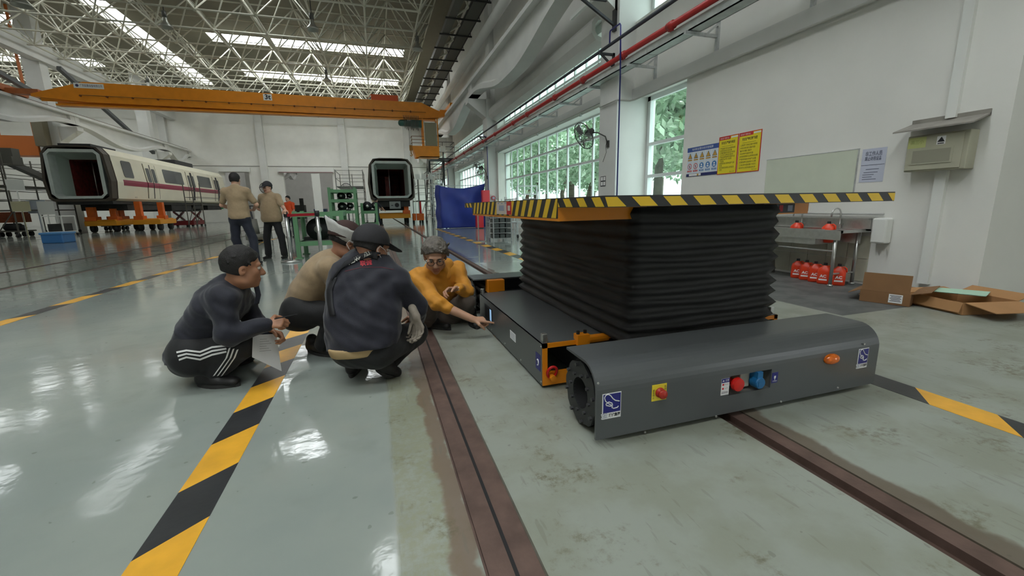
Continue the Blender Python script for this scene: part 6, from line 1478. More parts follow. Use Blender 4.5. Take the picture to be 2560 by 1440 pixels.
def _dist(p, X, Y, Z):
    if p['t'] == 'e':
        R = p['R']; dx, dy, dz = X - p['c'][0], Y - p['c'][1], Z - p['c'][2]
        q = [(R[i, 0]*dx + R[i, 1]*dy + R[i, 2]*dz) / p['r'][i] for i in range(3)]
        k0 = np.sqrt(q[0]**2 + q[1]**2 + q[2]**2)
        k1 = np.sqrt((q[0]/p['r'][0])**2 + (q[1]/p['r'][1])**2 + (q[2]/p['r'][2])**2)
        return k0 * (k0 - 1) / np.maximum(k1, 1e-6)
    a, b = p['a'], p['b']; ab = b - a; L2 = max(1e-9, float(ab @ ab))
    dx, dy, dz = X - a[0], Y - a[1], Z - a[2]
    if p['w'] is not None:
        u = ab / math.sqrt(L2); w_ = p['w'] - u * float(p['w'] @ u); w_ /= max(1e-9, np.linalg.norm(w_)); dd = np.cross(u, w_)
        t = np.clip((dx*ab[0] + dy*ab[1] + dz*ab[2]) / L2, 0, 1)
        px, py, pz = dx - ab[0]*t, dy - ab[1]*t, dz - ab[2]*t
        e = px*dd[0] + py*dd[1] + pz*dd[2]; s = 1/p['fl'] - 1
        px, py, pz = px + dd[0]*e*s, py + dd[1]*e*s, pz + dd[2]*e*s
        return (np.sqrt(px*px + py*py + pz*pz) - (p['ra'] + (p['rb'] - p['ra']) * t)) * (0.5 + 0.5*p['fl'])
    t = np.clip((dx*ab[0] + dy*ab[1] + dz*ab[2]) / L2, 0, 1)
    px, py, pz = dx - ab[0]*t, dy - ab[1]*t, dz - ab[2]*t
    return np.sqrt(px*px + py*py + pz*pz) - (p['ra'] + (p['rb'] - p['ra']) * t)
def grow(name, prims, h, mats, parent=None, clips=(), fold=0.0, seed=0, ffreq=1.0, label=None, hard=(), smooth_it=1, origin=None):
    """union of primitives -> one closed surface (surface nets); clips: (point, normal) half-spaces cut away on the normal's side"""
    lo = np.min([_bounds(p)[0] for p in prims if p['op'] > 0], axis=0) - 3*h - 0.012; hi = np.max([_bounds(p)[1] for p in prims if p['op'] > 0], axis=0) + 3*h + 0.012
    n = np.maximum(4, np.ceil((hi - lo) / h).astype(int) + 1)
    ax = [(lo[i] + h*np.arange(n[i])).astype(np.float32) for i in range(3)]
    F = np.full(tuple(n), 0.2, np.float32); B = np.full(tuple(n), 0.2, np.float32); T = np.zeros(tuple(n), np.int8)
    for p in prims:
        bl, bh = _bounds(p); m = p['k'] + 0.03
        i0 = np.maximum(0, np.floor((bl - m - lo) / h).astype(int)); i1 = np.minimum(n, np.ceil((bh + m - lo) / h).astype(int) + 1)
        if np.any(i1 <= i0): continue
        sl = tuple(slice(i0[i], i1[i]) for i in range(3))
        X = ax[0][sl[0]][:, None, None]; Y = ax[1][sl[1]][None, :, None]; Z = ax[2][sl[2]][None, None, :]
        d = _dist(p, X, Y, Z).astype(np.float32); f = F[sl]; k = max(1e-4, p['k'])
        if p['op'] > 0:
            hh = np.maximum(k - np.abs(f - d), 0) / k; F[sl] = np.minimum(f, d) - hh*hh*k*0.25
            better = d < B[sl]; B[sl] = np.where(better, d, B[sl]); T[sl] = np.where(better, p['tag'], T[sl])
        else:
            d = -d; hh = np.maximum(k - np.abs(f - d), 0) / k; F[sl] = np.maximum(f, d) + hh*hh*k*0.25
    X = ax[0][:, None, None]; Y = ax[1][None, :, None]; Z = ax[2][None, None, :]
    if fold:
        g = 19.0 * ffreq; s = seed * 1.7
        q = np.sin(X*g + 1.7*np.sin(Y*g*0.7 + s) + 1.3*np.sin(Z*g*0.5 + 2*s)) * np.sin(Z*g*1.3 + 1.1*np.sin(X*g*0.6 + s) + 0.9*Y*g*0.5)
        q2 = np.sin((X + Z*0.7)*g*2.3 + 2*np.sin(Y*g + s)) * np.sin((Z - Y*0.8)*g*2.1 + s)
        F = F + (fold * q + fold*0.45 * q2).astype(np.float32)
    for c, nn in clips:
        nn = unit(nn); d = (X - c[0])*nn[0] + (Y - c[1])*nn[1] + (Z - c[2])*nn[2]; F = np.maximum(F, d.astype(np.float32))
    ins = F < 0
    sgn = np.zeros(tuple(n - 1), np.int8)
    for i in (0, 1):
        for j in (0, 1):
            for k in (0, 1): sgn += ins[i:n[0]-1+i, j:n[1]-1+j, k:n[2]-1+k]
    act = (sgn > 0) & (sgn < 8); cells = np.argwhere(act)
    idx = np.full(tuple(n - 1), -1, np.int64); idx[act] = np.arange(len(cells))
    acc = np.zeros((len(cells), 3)); cnt = np.zeros(len(cells)); ci, cj, ck = cells.T
    for axis in range(3):
        o = [a for a in range(3) if a != axis]
        for u in (0, 1):
            for v in (0, 1):
                off = [0, 0, 0]; off[o[0]] = u; off[o[1]] = v; e = list(off); e[axis] = 1
                a = F[ci+off[0], cj+off[1], ck+off[2]]; b = F[ci+e[0], cj+e[1], ck+e[2]]; cr = (a < 0) != (b < 0)
                t = np.where(cr, a / np.where(cr, a - b, 1), 0); pt = np.tile(np.array(off, float), (len(cells), 1)); pt[:, axis] += t
                acc[cr] += pt[cr]; cnt[cr] += 1
    vs = lo + (cells + acc / np.maximum(cnt, 1)[:, None]) * h
    quads = []
    for axis in range(3):
        o = [a for a in range(3) if a != axis]; s0 = [slice(1, n[i]-1) for i in range(3)]; s1 = list(s0); s0[axis] = slice(0, n[axis]-1); s1[axis] = slice(1, n[axis])
        a = ins[tuple(s0)]; b = ins[tuple(s1)]; e = np.argwhere(a != b)
        base = np.array([1 if i != axis else 0 for i in range(3)]); e = e + base
        if len(e) == 0: continue
        up = ins[tuple(e.T)]
        d0 = np.zeros(3, int); d0[o[0]] = 1; d1 = np.zeros(3, int); d1[o[1]] = 1
        q = np.stack([idx[tuple((e - d0 - d1).T)], idx[tuple((e - d1).T)], idx[tuple(e.T)], idx[tuple((e - d0).T)]], 1)
        flip = up if axis != 1 else ~up
        q = np.where(flip[:, None], q, q[:, ::-1]); quads.append(q)
    Q = np.concatenate(quads); Q = Q[(Q >= 0).all(1)]
    for _ in range(smooth_it):
        s = np.zeros_like(vs); c = np.zeros(len(vs))
        for a, b in ((0, 1), (1, 2), (2, 3), (3, 0)):
            np.add.at(s, Q[:, a], vs[Q[:, b]]); np.add.at(s, Q[:, b], vs[Q[:, a]]); np.add.at(c, Q[:, a], 1); np.add.at(c, Q[:, b], 1)
        vs = vs*0.5 + 0.5*s/np.maximum(c, 1)[:, None]
    tg = T[ci, cj, ck]; mi = tg[Q[:, 0]].astype(np.int32)
    off = npv(ORG.get(parent.name, (0, 0, 0))) if parent is not None else (np.zeros(3) if origin is None else npv(origin))
    me = bpy.data.meshes.new(name); me.vertices.add(len(vs)); me.vertices.foreach_set('co', (vs - off).astype(np.float32).ravel())
    me.loops.add(len(Q)*4); me.loops.foreach_set('vertex_index', Q.astype(np.int32).ravel()); me.polygons.add(len(Q))
    me.polygons.foreach_set('loop_start', (np.arange(len(Q))*4).astype(np.int32)); me.polygons.foreach_set('material_index', np.minimum(mi, len(mats)-1)); me.polygons.foreach_set('use_smooth', np.ones(len(Q), bool))
    me.update(calc_edges=True); me.validate()
    o = bpy.data.objects.new(name, me); COL.objects.link(o)
    for m_ in mats: me.materials.append(m_)
    if parent is not None: o.parent = parent
    else: o.location = off
    ORG[o.name] = Vector(off)
    if label: o['label'] = label
    o_bvh[o.name] = (vs, Q)
    return o
o_bvh = {}
def bvh_of(*objs):
    vs = []; qs = []; b = 0
    for o in objs:
        v, q = o_bvh[o.name]; vs += [tuple(x) for x in v]; qs += [tuple(int(i) + b for i in r) for r in q]; b += len(v)
    return BVHTree.FromPolygons(vs, qs)
def drape(tree, mb, eye, lift=0.003):
    """lays a flat print onto a garment: every vertex slides along the line from a point in front of it"""
    eye = Vector(eye); out = []
    for p in mb.v:
        p = Vector(p); d = (p - eye).normalized(); hit = tree.ray_cast(eye, d)
        out.append(tuple(hit[0] - d*lift) if hit[0] is not None else tuple(p))
    mb.v = out; return mb
def ribbon(pts, wd, side, n=6):
    """band following a polyline in space, side = direction of its width"""
    b = MB(); P_ = []
    for i in range(len(pts) - 1):
        for k in range(n): P_.append(Vector(pts[i]).lerp(Vector(pts[i+1]), k/n))
    P_.append(Vector(pts[-1])); s = Vector(side).normalized()*wd/2
    for i, p in enumerate(P_):
        d = (P_[min(i+1, len(P_)-1)] - P_[max(i-1, 0)]).normalized(); sd = s
        b.v += [tuple(p - sd), tuple(p), tuple(p + sd)]
    for i in range(len(P_) - 1):
        for c in (0, 1): b.f.append((i*3 + c, i*3 + c + 1, i*3 + c + 4, i*3 + c + 3)); b.mi.append(0); b.sm.append(True)
    return b
def frame(F, U):
    F = unit(F); U = npv(U); U = unit(U - F*float(U @ F)); L = np.cross(U, F)   # left, forward, up
    return L, F, U
SKIN = {}
def skin(name, rgb): 
    return mat(name, rgb, 0.5, var=0.06, vscale=25, sheen=0.05)
def head_prims(C, F, U, s=1.0, t_skin=0, t_lip=1, nk=None):
    L, F, U = frame(F, U); R = np.stack([L, F, U]); C = npv(C)
    p = lambda l, f, u: C + (L*l + F*f + U*u)*s
    k = 0.018*s; o = []
    o.append(ell(p(0, -0.012, 0.036), npv((0.076, 0.096, 0.088))*s, R, t_skin, k))
    o.append(ell(p(0, 0.022, -0.045), npv((0.060, 0.070, 0.080))*s, R, t_skin, k))
    o.append(sph(p(0, 0.066, -0.098), 0.021*s, t_skin, 0.02*s))
    for q in (-1, 1):
        o.append(sph(p(q*0.046, 0.014, -0.072), 0.026*s, t_skin, 0.02*s)); o.append(sph(p(q*0.042, 0.060, -0.020), 0.022*s, t_skin, 0.02*s))
        o.append(ell(p(q*0.077, -0.006, -0.008), npv((0.010, 0.019, 0.032))*s, R, t_skin, 0.006*s)); o.append(sph(p(q*0.081, 0.002, -0.006), 0.009*s, t_skin, 0.004*s, -1))
        o.append(sph(p(q*0.011, 0.100, -0.036), 0.0095*s, t_skin, 0.008*s))
    o.append(cap(p(-0.036, 0.080, 0.024), p(0.036, 0.080, 0.024), 0.013*s, None, t_skin, 0.014*s))
    o.append(cap(p(0, 0.088, 0.006), p(0, 0.109, -0.032), 0.009*s, 0.0135*s, t_skin, 0.012*s))
    for q in (-1, 1): o.append(sph(p(q*0.031, 0.098, 0.003), 0.0155*s, t_skin, 0.012*s, -1))
    o.append(cap(p(-0.017, 0.087, -0.066), p(0.017, 0.087, -0.066), 0.0075*s, None, t_lip, 0.006*s)); o.append(cap(p(-0.014, 0.084, -0.078), p(0.014, 0.084, -0.078), 0.0080*s, None, t_lip, 0.006*s))
    if nk is not None: o.append(cap(p(0, -0.022, -0.06), nk, 0.056*s, 0.062*s, t_skin, 0.03*s))
    return o
def face_kit(parent, C, F, U, s=1.0, brow=None, glasses=None, mask=None, which=(-1, 1)):
    L, F, U = frame(F, U); C = npv(C); p = lambda l, f, u: Vector(C + (L*l + F*f + U*u)*s)
    for q in which:
        b = MB(); b.smooth = True; c = p(q*0.031, 0.080, 0.003); b.ball(c, 0.0125*s, 14, 10); b.m(1)
        d = Vector(F); b.lathe([(0.0062*s, 0.0110*s), (0.004*s, 0.0121*s), (0.0, 0.0127*s)], c, d, 12); obj('eye', b, [mat('eye_white', s2l(206, 196, 186), 0.25), mat('iris_dark', (0.012, 0.008, 0.006), 0.15)], parent)
        b = MB(); b.smooth = True; b.tube([p(q*0.017, 0.0945, 0.0215), p(q*0.031, 0.0965, 0.0265), p(q*0.046, 0.086, 0.023)], [0.0035*s, 0.0042*s, 0.002*s], 6); obj('eyebrow', b, brow or mat('brow_dark', (0.015, 0.012, 0.010), 0.8), parent)
    if glasses:
        b = MB(); b.smooth = True
        for q in (-1, 1):
            b.tube([p(q*0.033 + 0.024*math.cos(t), 0.109 - 0.10*abs(0.024*math.cos(t)) , -0.001 + 0.018*math.sin(t)) for t in [2*PI*k/20 for k in range(20)]], 0.0021*s, 6, True)
            b.tube([p(q*0.057, 0.104, 0.004), p(q*0.074, 0.06, 0.004), p(q*0.078, 0.0, 0.002)], 0.0018*s, 5)
        b.tube([p(-0.009, 0.110, 0.003), p(0, 0.113, 0.006), p(0.009, 0.110, 0.003)], 0.002*s, 5); obj('glasses', b, glasses, parent)
def hair_prims(C, F, U, s=1.0, thick=0.012, top=0.010, nape=-0.05):
    L, F, U = frame(F, U); R = np.stack([L, F, U]); C = npv(C); p = lambda l, f, u: C + (L*l + F*f + U*u)*s
    o = [ell(p(0, -0.014, 0.038), npv((0.076 + thick, 0.097 + thick, 0.090 + top))*s, R, 0, 0.01)]
    o.append(ell(p(0, -0.040, -0.010), npv((0.068 + thick*0.6, 0.062 + thick*0.8, 0.060))*s, R, 0, 0.02))
    for q in (-1, 1):
        o.append(ell(p(q*0.085, 0.006, -0.020), npv((0.045, 0.024, 0.040))*s, R, 0, 0.006*s, -1)); o.append(ell(p(q*0.085, 0.07, -0.03), npv((0.06, 0.055, 0.09))*s, R, 0, 0.010*s, -1))
    cl = [(p(0, 0.018, 0.0), F*0.74 - U*0.67), (p(0, 0, nape), -U - F*0.25)]
    return o, cl
def tufts(C, F, U, s, n, ln, r, seed=1, low=0.035):
    L, F, U = frame(F, U); C = npv(C); g = random.Random(seed); o = []
    for _ in range(n):
        a = g.uniform(-PI, PI); e = g.uniform(0.05, 1.25); d = L*math.sin(a)*math.cos(e) - F*math.cos(a)*math.cos(e) + U*math.sin(e)
        q = C + (L*float(d @ L)*0.088 + F*(float(d @ F)*0.108 - 0.012) + U*(float(d @ U)*0.100 + low))*s
        t = unit(np.cross(d, V3(g.gauss(0, 1), g.gauss(0, 1), g.gauss(0, 1)))) * 0.7 - U*0.5 + d*0.25
        o.append(cap(q, q + unit(t)*ln*s, r*s, r*0.6*s, 0, 0.006))
    return o
def cap_prims(C, F, U, s=1.0, brim=0.075, t=0.016):
    L, F, U = frame(F, U); R = np.stack([L, F, U]); C = npv(C); p = lambda l, f, u: C + (L*l + F*f + U*u)*s
    o = [ell(p(0, -0.012, 0.040), npv((0.078 + t, 0.100 + t, 0.094 + t))*s, R, 0, 0.008)]
    cl = [(p(0, 0, 0.030), -U)]
    br = [cap(p(-0.03, 0.088, 0.040), p(0.03, 0.088, 0.040), 0.045*s, None, 0, 0.01, L, 0.12), cap(p(-0.022, 0.088 + brim, 0.022), p(0.022, 0.088 + brim, 0.022), 0.040*s, None, 0, 0.03, L, 0.12)]
    br = [cap(p(0, 0.075, 0.044), p(0, 0.085 + brim, 0.020), 0.072*s, 0.058*s, 0, 0.01, L, 0.10)]
    return o, cl, br
def hand_prims(W, D, N, side=1, curl=0.5, s=1.0, tag=0, point=False, spread=0.0, thumb=0.6):
    """W wrist, D finger direction, N palm normal; thumb lies on side * (D x N)"""
    D = unit(D); N = npv(N); N = unit(N - D*float(N @ D)); S = np.cross(D, N)*side; W = npv(W); o = []
    # S points to the thumb side
    kn = []
    for i, (off, ln) in enumerate(((0.026, 0.088), (0.009, 0.092), (-0.009, 0.087), (-0.026, 0.078))):
        K = W + D*ln*s + S*off*s; kn.append(K); o.append(cap(W + S*off*0.55*s + D*0.012*s, K, 0.0125*s, 0.0105*s, tag, 0.012*s))
    segs = ((0.042, 0.026, 0.021), (0.046, 0.030, 0.022), (0.042, 0.028, 0.021), (0.033, 0.020, 0.018))
    for i in range(4):
        c = curl if not (point and i == 0) else 0.06
        ang = [c*1.05, c*1.75, c*1.1]; a = 0; q = kn[i]; r0 = (0.0095, 0.0098, 0.0092, 0.0082)[i]*s
        fan = S*(0.0 + spread*(1.5 - i)*0.10)
        for j in range(3):
            a += ang[j]; d = unit(D*math.cos(a) + N*math.sin(a) + fan); e = q + d*segs[i][j]*s; o.append(cap(q, e, r0*(1 - 0.1*j), r0*(0.9 - 0.1*j), tag, 0.004*s)); q = e
    tb = W + D*0.022*s + S*0.022*s; d1 = unit(D*0.62 + S*0.75 + N*0.25); t1 = tb + d1*0.042*s; d2 = unit(D*0.85 + S*(0.5 - thumb*0.6) + N*(0.15 + thumb*0.7)); t2 = t1 + d2*0.032*s; d3 = unit(d2 + N*thumb*0.3); t3 = t2 + d3*0.026*s
    o += [cap(W + D*0.01*s, t1, 0.015*s, 0.0125*s, tag, 0.012*s), cap(t1, t2, 0.0118*s, 0.0105*s, tag, 0.004*s), cap(t2, t3, 0.0104*s, 0.0085*s, tag, 0.004*s)]
    return o
def shoe(parent, heel, toe, up=(0, 0, 1), s=1.0, m=None, sole=None, h=0.006, lab=None, pitch=0.0):
    """heel and toe are ground-level end points of the sole"""
    heel = npv(heel); toe = npv(toe); d = unit(toe - heel); up = npv(up); up = unit(up - d*float(up @ d)); w = np.cross(up, d); L = np.linalg.norm(toe - heel)
    q = lambda f, u: heel + d*f*L + up*u*s
    ps = [cap(q(0.13, 0.036), q(0.45, 0.034), 0.036*s, 0.040*s, 0, 0.02), cap(q(0.45, 0.032), q(0.84, 0.030), 0.043*s, 0.040*s, 0, 0.02, w, 0.72), cap(q(0.14, 0.06), q(0.46, 0.052), 0.036*s, 0.036*s, 0, 0.025), cap(q(0.16, 0.06), q(0.18, 0.10), 0.036*s, 0.040*s, 0, 0.02)]
    o = grow('shoe', ps, h, [m], parent, [(heel + up*0.012*s, -up)], label=lab)
    b = MB(); pr = []
    for k in range(26):
        t = 2*PI*k/26; f = 0.5 + 0.5*math.cos(t); wd = (0.036 + 0.012*math.sin(PI*min(1, f*1.15)**1.2))*s*math.sin(t)
        pr.append((f*L*0.995, wd))
    vs = [Vector(heel + d*f + w*x) for f, x in pr] + [Vector(heel + d*f + w*x + up*0.022*s) for f, x in pr]; n = 26
    b.add(vs, [(k, (k+1) % n, n + (k+1) % n, n + k) for k in range(n)] + [tuple(reversed(range(n))), tuple(range(n, 2*n))]); obj('sole', b, sole or mat('sole_rubber', (0.03, 0.029, 0.028), 0.7), o)
    return o
def lerp3(a, b, t): return npv(a)*(1 - t) + npv(b)*t
def mirror_axis(a, b): return unit(npv(b) - npv(a))
NAVY = mat('jacket_navy', s2l(25, 27, 40), 0.75, var=0.12, vscale=30, bump=0.15, bscale=160, sheen=0.2)
NAVY2 = mat('jacket_navy_blue', s2l(20, 21, 36), 0.7, var=0.12, vscale=30, bump=0.15, bscale=160, sheen=0.2)
BLKC = mat('trousers_black', s2l(19, 19, 21), 0.75, var=0.12, vscale=25, bump=0.1, bscale=140, sheen=0.1)
NAVYT = mat('trousers_navy', s2l(25, 29, 44), 0.75, var=0.1, vscale=25, sheen=0.1)
BEIGE_S = mat('shirt_beige', s2l(158, 136, 106), 0.8, var=0.08, vscale=30, bump=0.12, bscale=160, sheen=0.15)
OCHRE = mat('jacket_ochre', s2l(206, 140, 38), 0.7, var=0.08, vscale=20, bump=0.12, bscale=120, sheen=0.1)
GREYT = mat('trousers_grey_brown', s2l(98, 88, 80), 0.8, var=0.1, vscale=25, bump=0.1, sheen=0.1)
SHOEK = mat('shoe_black', s2l(30, 29, 29), 0.5, var=0.2, vscale=30)
HAIRK = mat('hair_black', s2l(24, 21, 19), 0.6, var=0.4, vscale=60, bump=0.5, bscale=180); HAIRG = mat('hair_grey', s2l(104, 98, 90), 0.6, var=0.35, vscale=50, bump=0.6, bscale=120)
SK_A = mat('skin_tan', s2l(172, 122, 92), 0.5, var=0.06, vscale=30); SK_B = mat('skin_warm', s2l(166, 118, 92), 0.5, var=0.06, vscale=30); SK_D = mat('skin_light', s2l(190, 146, 118), 0.5, var=0.06, vscale=30); SK_F = mat('skin_pale', s2l(206, 160, 136), 0.5, var=0.06, vscale=30)
LIP = mat('lip', s2l(158, 104, 88), 0.45)
CAPK = mat('cap_charcoal', s2l(42, 41, 44), 0.8, var=0.1, vscale=40, bump=0.1, bscale=200); CAPBR = mat('cap_brown', s2l(58, 36, 32), 0.8, var=0.1, vscale=40)
MASKW = mat('mask_white', s2l(206, 208, 208), 0.7)
def person(label, loc, group=None): return thing('person', label, 'person', loc, group)
def limb(a, b, ra, rb, tag=0, k=0.03): return cap(a, b, ra, rb, tag, k)
def torso(pel, mid, che, nk, W, wp=0.155, wm=0.145, wc=0.17, fl=0.70, tag=0, inf=0.0):
    o = [cap(pel, mid, wp + inf, wm + inf, tag, 0.05, W, fl), cap(mid, che, wm + inf, wc + inf, tag, 0.05, W, fl), cap(che, lerp3(che, nk, 0.75), wc*0.92 + inf, 0.085 + inf, tag, 0.05, W, 0.72)]
    return o
def build(t, S, voxb=0.0048, voxc=0.0078):
    """S: skeleton dictionary -> body, clothes; every part a mesh of its own under the person"""
    s = S.get('s', 1.0); W = mirror_axis(S['shR'], S['shL']); sk = S['skin']
    J = {k: npv(v) for k, v in S.items() if k in ('pel', 'mid', 'che', 'nk', 'shL', 'shR', 'elL', 'elR', 'wrL', 'wrR', 'hpL', 'hpR', 'knL', 'knR', 'anL', 'anR')}
    f = 0.80
    body = head_prims(S['C'], S['F'], S['U'], S.get('hs', s), nk=J['nk'])
    body += torso(J['pel'], J['mid'], J['che'], J['nk'], W, 0.15*s*f, 0.14*s*f, 0.165*s*f)
    for q in 'LR':
        body += [limb(J['che'], J['sh' + q], 0.06*s*f, 0.058*s*f), limb(J['sh' + q], J['el' + q], 0.050*s*f, 0.042*s*f), limb(J['el' + q], J['wr' + q], 0.041*s, 0.027*s, 0, 0.02)]
        body += [limb(J['pel'], J['hp' + q], 0.10*s*f, 0.10*s*f), limb(J['hp' + q], J['kn' + q], 0.088*s*f, 0.058*s*f), limb(J['kn' + q], J['an' + q], 0.056*s*f, 0.038*s*f)]
        if ('hand' + q) in S:
            h_ = S['hand' + q]; body += hand_prims(J['wr' + q], h_['D'], h_['N'], h_.get('side', 1), h_.get('curl', 0.5), S.get('hands', s), 0, h_.get('point', False), h_.get('spread', 0), h_.get('thumb', 0.6))
    parts = {}
    parts['body'] = grow('body', body, voxb, [sk, S.get('lip', LIP)], t)
    # upper garment
    r = S.get('bulk', 1.0); up = torso(J['pel'], J['mid'], J['che'], J['nk'], W, S.get('wp', 0.165)*s*r, S.get('wm', 0.160)*s*r, S.get('wc', 0.178)*s*r, S.get('fl', 0.74)); se = S.get('sleeve', 1.0)
    up += [cap(lerp3(J['che'], J['nk'], 0.55), lerp3(J['nk'], S['C'], 0.12), 0.082*s, 0.072*s, 0, 0.03)]
    for q in 'LR':
        wr = J['wr' + q]; el = J['el' + q]; sh = J['sh' + q]
        up += [cap(lerp3(J['che'], J['nk'], 0.3), sh, 0.080*s*r, 0.070*s*r, 0, 0.05), cap(lerp3(J['che'], J['nk'], 0.9), sh, 0.055*s*r, 0.058*s*r, 0, 0.07)]
        if isinstance(se, dict): e_ = se[q]
        else: e_ = se
        if e_ <= 0.5: up += [cap(sh, lerp3(sh, el, e_*2), 0.068*s*r, 0.064*s*r, 0, 0.03)]
        else: up += [cap(sh, el, 0.068*s*r, 0.058*s*r, 0, 0.03), cap(el, lerp3(el, wr, (e_ - 0.5)*2), 0.057*s*r, 0.044*s*r, 0, 0.025)]
    cl = list(S.get('hem', []))
    parts['top'] = grow(S['topname'], up, voxc, [S['top']], t, cl, S.get('fold', 0.0045), S.get('seed', 1), S.get('ffreq', 1.0), label=S.get('toplabel'))
    # trousers
    hr_ = S.get('hipr', 0.135); lo = [cap(J['hpL'], J['hpR'], hr_*s, hr_*s, 0, 0.05), cap(J['pel'], lerp3(J['pel'], J['mid'], 0.35), 0.155*s, 0.15*s, 0, 0.05, W, 0.78)]
    for q in 'LR': lo += [cap(J['hp' + q], J['kn' + q], S.get('thigh', 0.098)*s, 0.076*s, 0, 0.045), cap(J['kn' + q], lerp3(J['kn' + q], J['an' + q], 0.94), 0.074*s, S.get('cuff', 0.058)*s, 0, 0.03)]
    parts['trousers'] = grow('trousers', lo, voxc, [S['low']], t, S.get('waist', []), S.get('fold2', 0.0045), S.get('seed', 1) + 3)
    for q in 'LR':
        if ('ft' + q) in S: shoe(t, S['ft' + q][0], S['ft' + q][1], S.get('ftup' + q, (0, 0, 1)), S.get('fs', s), S.get('shoe', SHOEK), h=max(0.006, voxb))
    if S.get('hair'):
        hp_, hc = hair_prims(S['C'], S['F'], S['U'], S.get('hs', s), *S.get('hairt', (0.010, 0.010))); hp_ += S.get('tuft', []); parts['hair'] = grow('hair', hp_, voxb*0.9, [S['hair']], t, hc, S.get('hfold', 0.0013) if voxb < 0.01 else 0, 5, S.get('hfreq', 3.5))
    if S.get('cap'):
        cp, cc, br = cap_prims(S['C'], S['F'], S['U'], S.get('hs', s), S.get('brim', 0.075)); parts['cap'] = grow('cap', cp, voxb*0.9, [S['cap']], t, cc)
        if S.get('brim', 1) > 0: grow('cap_brim', br, min(0.006, voxb*0.8), [S['cap']], parts['cap'])
    return parts
EYE = Vector((0, 0, CAM_H))

# ---------------------------------------------------------------- man in profile, navy jacket and striped track trousers
t = person('crouching man in navy jacket and striped black track trousers holding papers', (-1.03, 3.05, 0))
FA = V3(0.95, 0.31, -0.10)
A = dict(s=1.06, hs=1.06, skin=SK_A, C=P(606, 669, y=3.03), F=FA, U=(0.12, 0.0, 1.0), nk=P(576, 722, y=3.08), che=P(552, 762, y=3.10), mid=P(512, 822, y=3.13), pel=P(484, 880, y=3.14),
         shR=P(556, 752, y=2.93), shL=P(606, 752, y=3.30), elR=P(570, 838, y=2.86), elL=P(640, 812, y=3.32), wrR=P(664, 812, y=2.93), wrL=P(668, 826, y=3.10),
         hpR=P(486, 884, y=3.03), hpL=P(500, 872, y=3.26), knR=P(604, 864, y=2.98), knL=P(640, 846, y=3.32), anR=P(535, 932, y=3.00), anL=P(590, 892, y=3.36),
         ftR=((-1.170, 3.03, 0.0), (-0.905, 2.93, 0.0)), ftL=(P(566, 918, z=0), P(634, 902, z=0)),
         handR=dict(D=(1, 0.05, 0.05), N=(0.0, 0.75, -0.65), side=1, curl=0.95, thumb=0.8), handL=dict(D=(0.9, -0.25, -0.35), N=(-0.1, -0.7, -0.7), side=-1, curl=0.7, thumb=0.6),
         top=NAVY, topname='jacket', low=BLKC, hair=HAIRK, hairt=(0.007, 0.010, -0.045), fold=0.0075, ffreq=1.25, seed=2, wp=0.17, thigh=0.112, bulk=1.04)
pm = npv(A['pel']); A['hem'] = [(pm + V3(-0.05, 0, -0.035), V3(-0.25, 0.0, -1.0))]
A['tuft'] = tufts(A['C'], A['F'], A['U'], A['hs']*0.93, 60, 0.025, 0.008, 5)
pa = build(t, A)
face_kit(t, A['C'], A['F'], A['U'], A['hs'], which=(-1, 1))
# three white stripes along the near trouser leg
tr = bvh_of(pa['trousers'])
for k in range(3):
    o_ = k * 9.5
    pts = [P(441 + k*3, 881 + o_, y=2.75), P(466, 876 + o_*0.9, y=2.75), P(500, 880 + o_, y=2.75), P(530, 868 + o_, y=2.75), P(566, 864 + o_*0.8, y=2.75)]
    b = drape(tr, ribbon(pts, 0.011, (0, 0, 1)), EYE, 0.003); obj('stripe', b, mat('stripe_white', s2l(226, 226, 224), 0.7), pa['trousers'])
    x0 = 574 + k*10
    pts = [P(x0, 870 + k*2, y=2.75), P(x0 - 8, 895, y=2.75), P(x0 - 24, 918, y=2.75), P(x0 - 40, 940, y=2.75)]
    b = drape(tr, ribbon(pts, 0.011, (0.9, 0, 0.3)), EYE, 0.003); obj('stripe', b, mat('stripe_white', s2l(226, 226, 224), 0.7), pa['trousers'])
for q in (('collar_flap', [P(640, 712, y=3.05), P(646, 738, y=3.04), P(641, 760, y=3.04)], 0.03),):
    b = ribbon(q[1], q[2], (0.9, 0.25, 0.1)); b2 = obj(q[0], b, NAVY, pa['top']); sd = b2.modifiers.new('thick', 'SOLIDIFY'); sd.thickness = 0.006
pap = MB(); c0, c1, c2, c3 = P(632, 838, y=2.96), P(690, 835, y=3.06), P(704, 928, y=2.98), P(630, 893, y=2.90)
for dz in (0.0, 0.004): pap.add([c0 + Vector((0, dz, 0)), c1 + Vector((0, dz, 0)), c2 + Vector((0, dz, 0)), c3 + Vector((0, dz, 0))], [(0,1,2,3)])
pap.m(1); e1 = (c1 - c0); e2 = (c3 - c0)
for k in range(6):
    a_ = c0 + e1*0.30 + e2*(0.2 + 0.11*k) - Vector((0, 0.001, 0)); pap.add([a_, a_ + e1*(0.3 + 0.1*(k % 3)), a_ + e1*(0.3 + 0.1*(k % 3)) + e2*0.02, a_ + e2*0.02], [(0,1,2,3)])
o = obj('paper_sheets', pap, [mat('paper_white', s2l(214, 214, 214), 0.7), mat('print_grey', s2l(150, 150, 150), 0.7)], org=c0); tag(o, 'printed white paper sheets hanging from the crouching man\'s hand', 'paper')
w0 = npv(A['wrR']) + V3(0.085, 0.0, 0.0); b = MB(); b.smooth = True; b.cyl(w0 + V3(-0.03, -0.01, 0.035), w0 + V3(0.10, 0.02, 0.045), 0.004, n=8); tag(obj('pen', b, BLACK, org=w0), 'thin dark pen in the hand of the man with papers', 'pen')

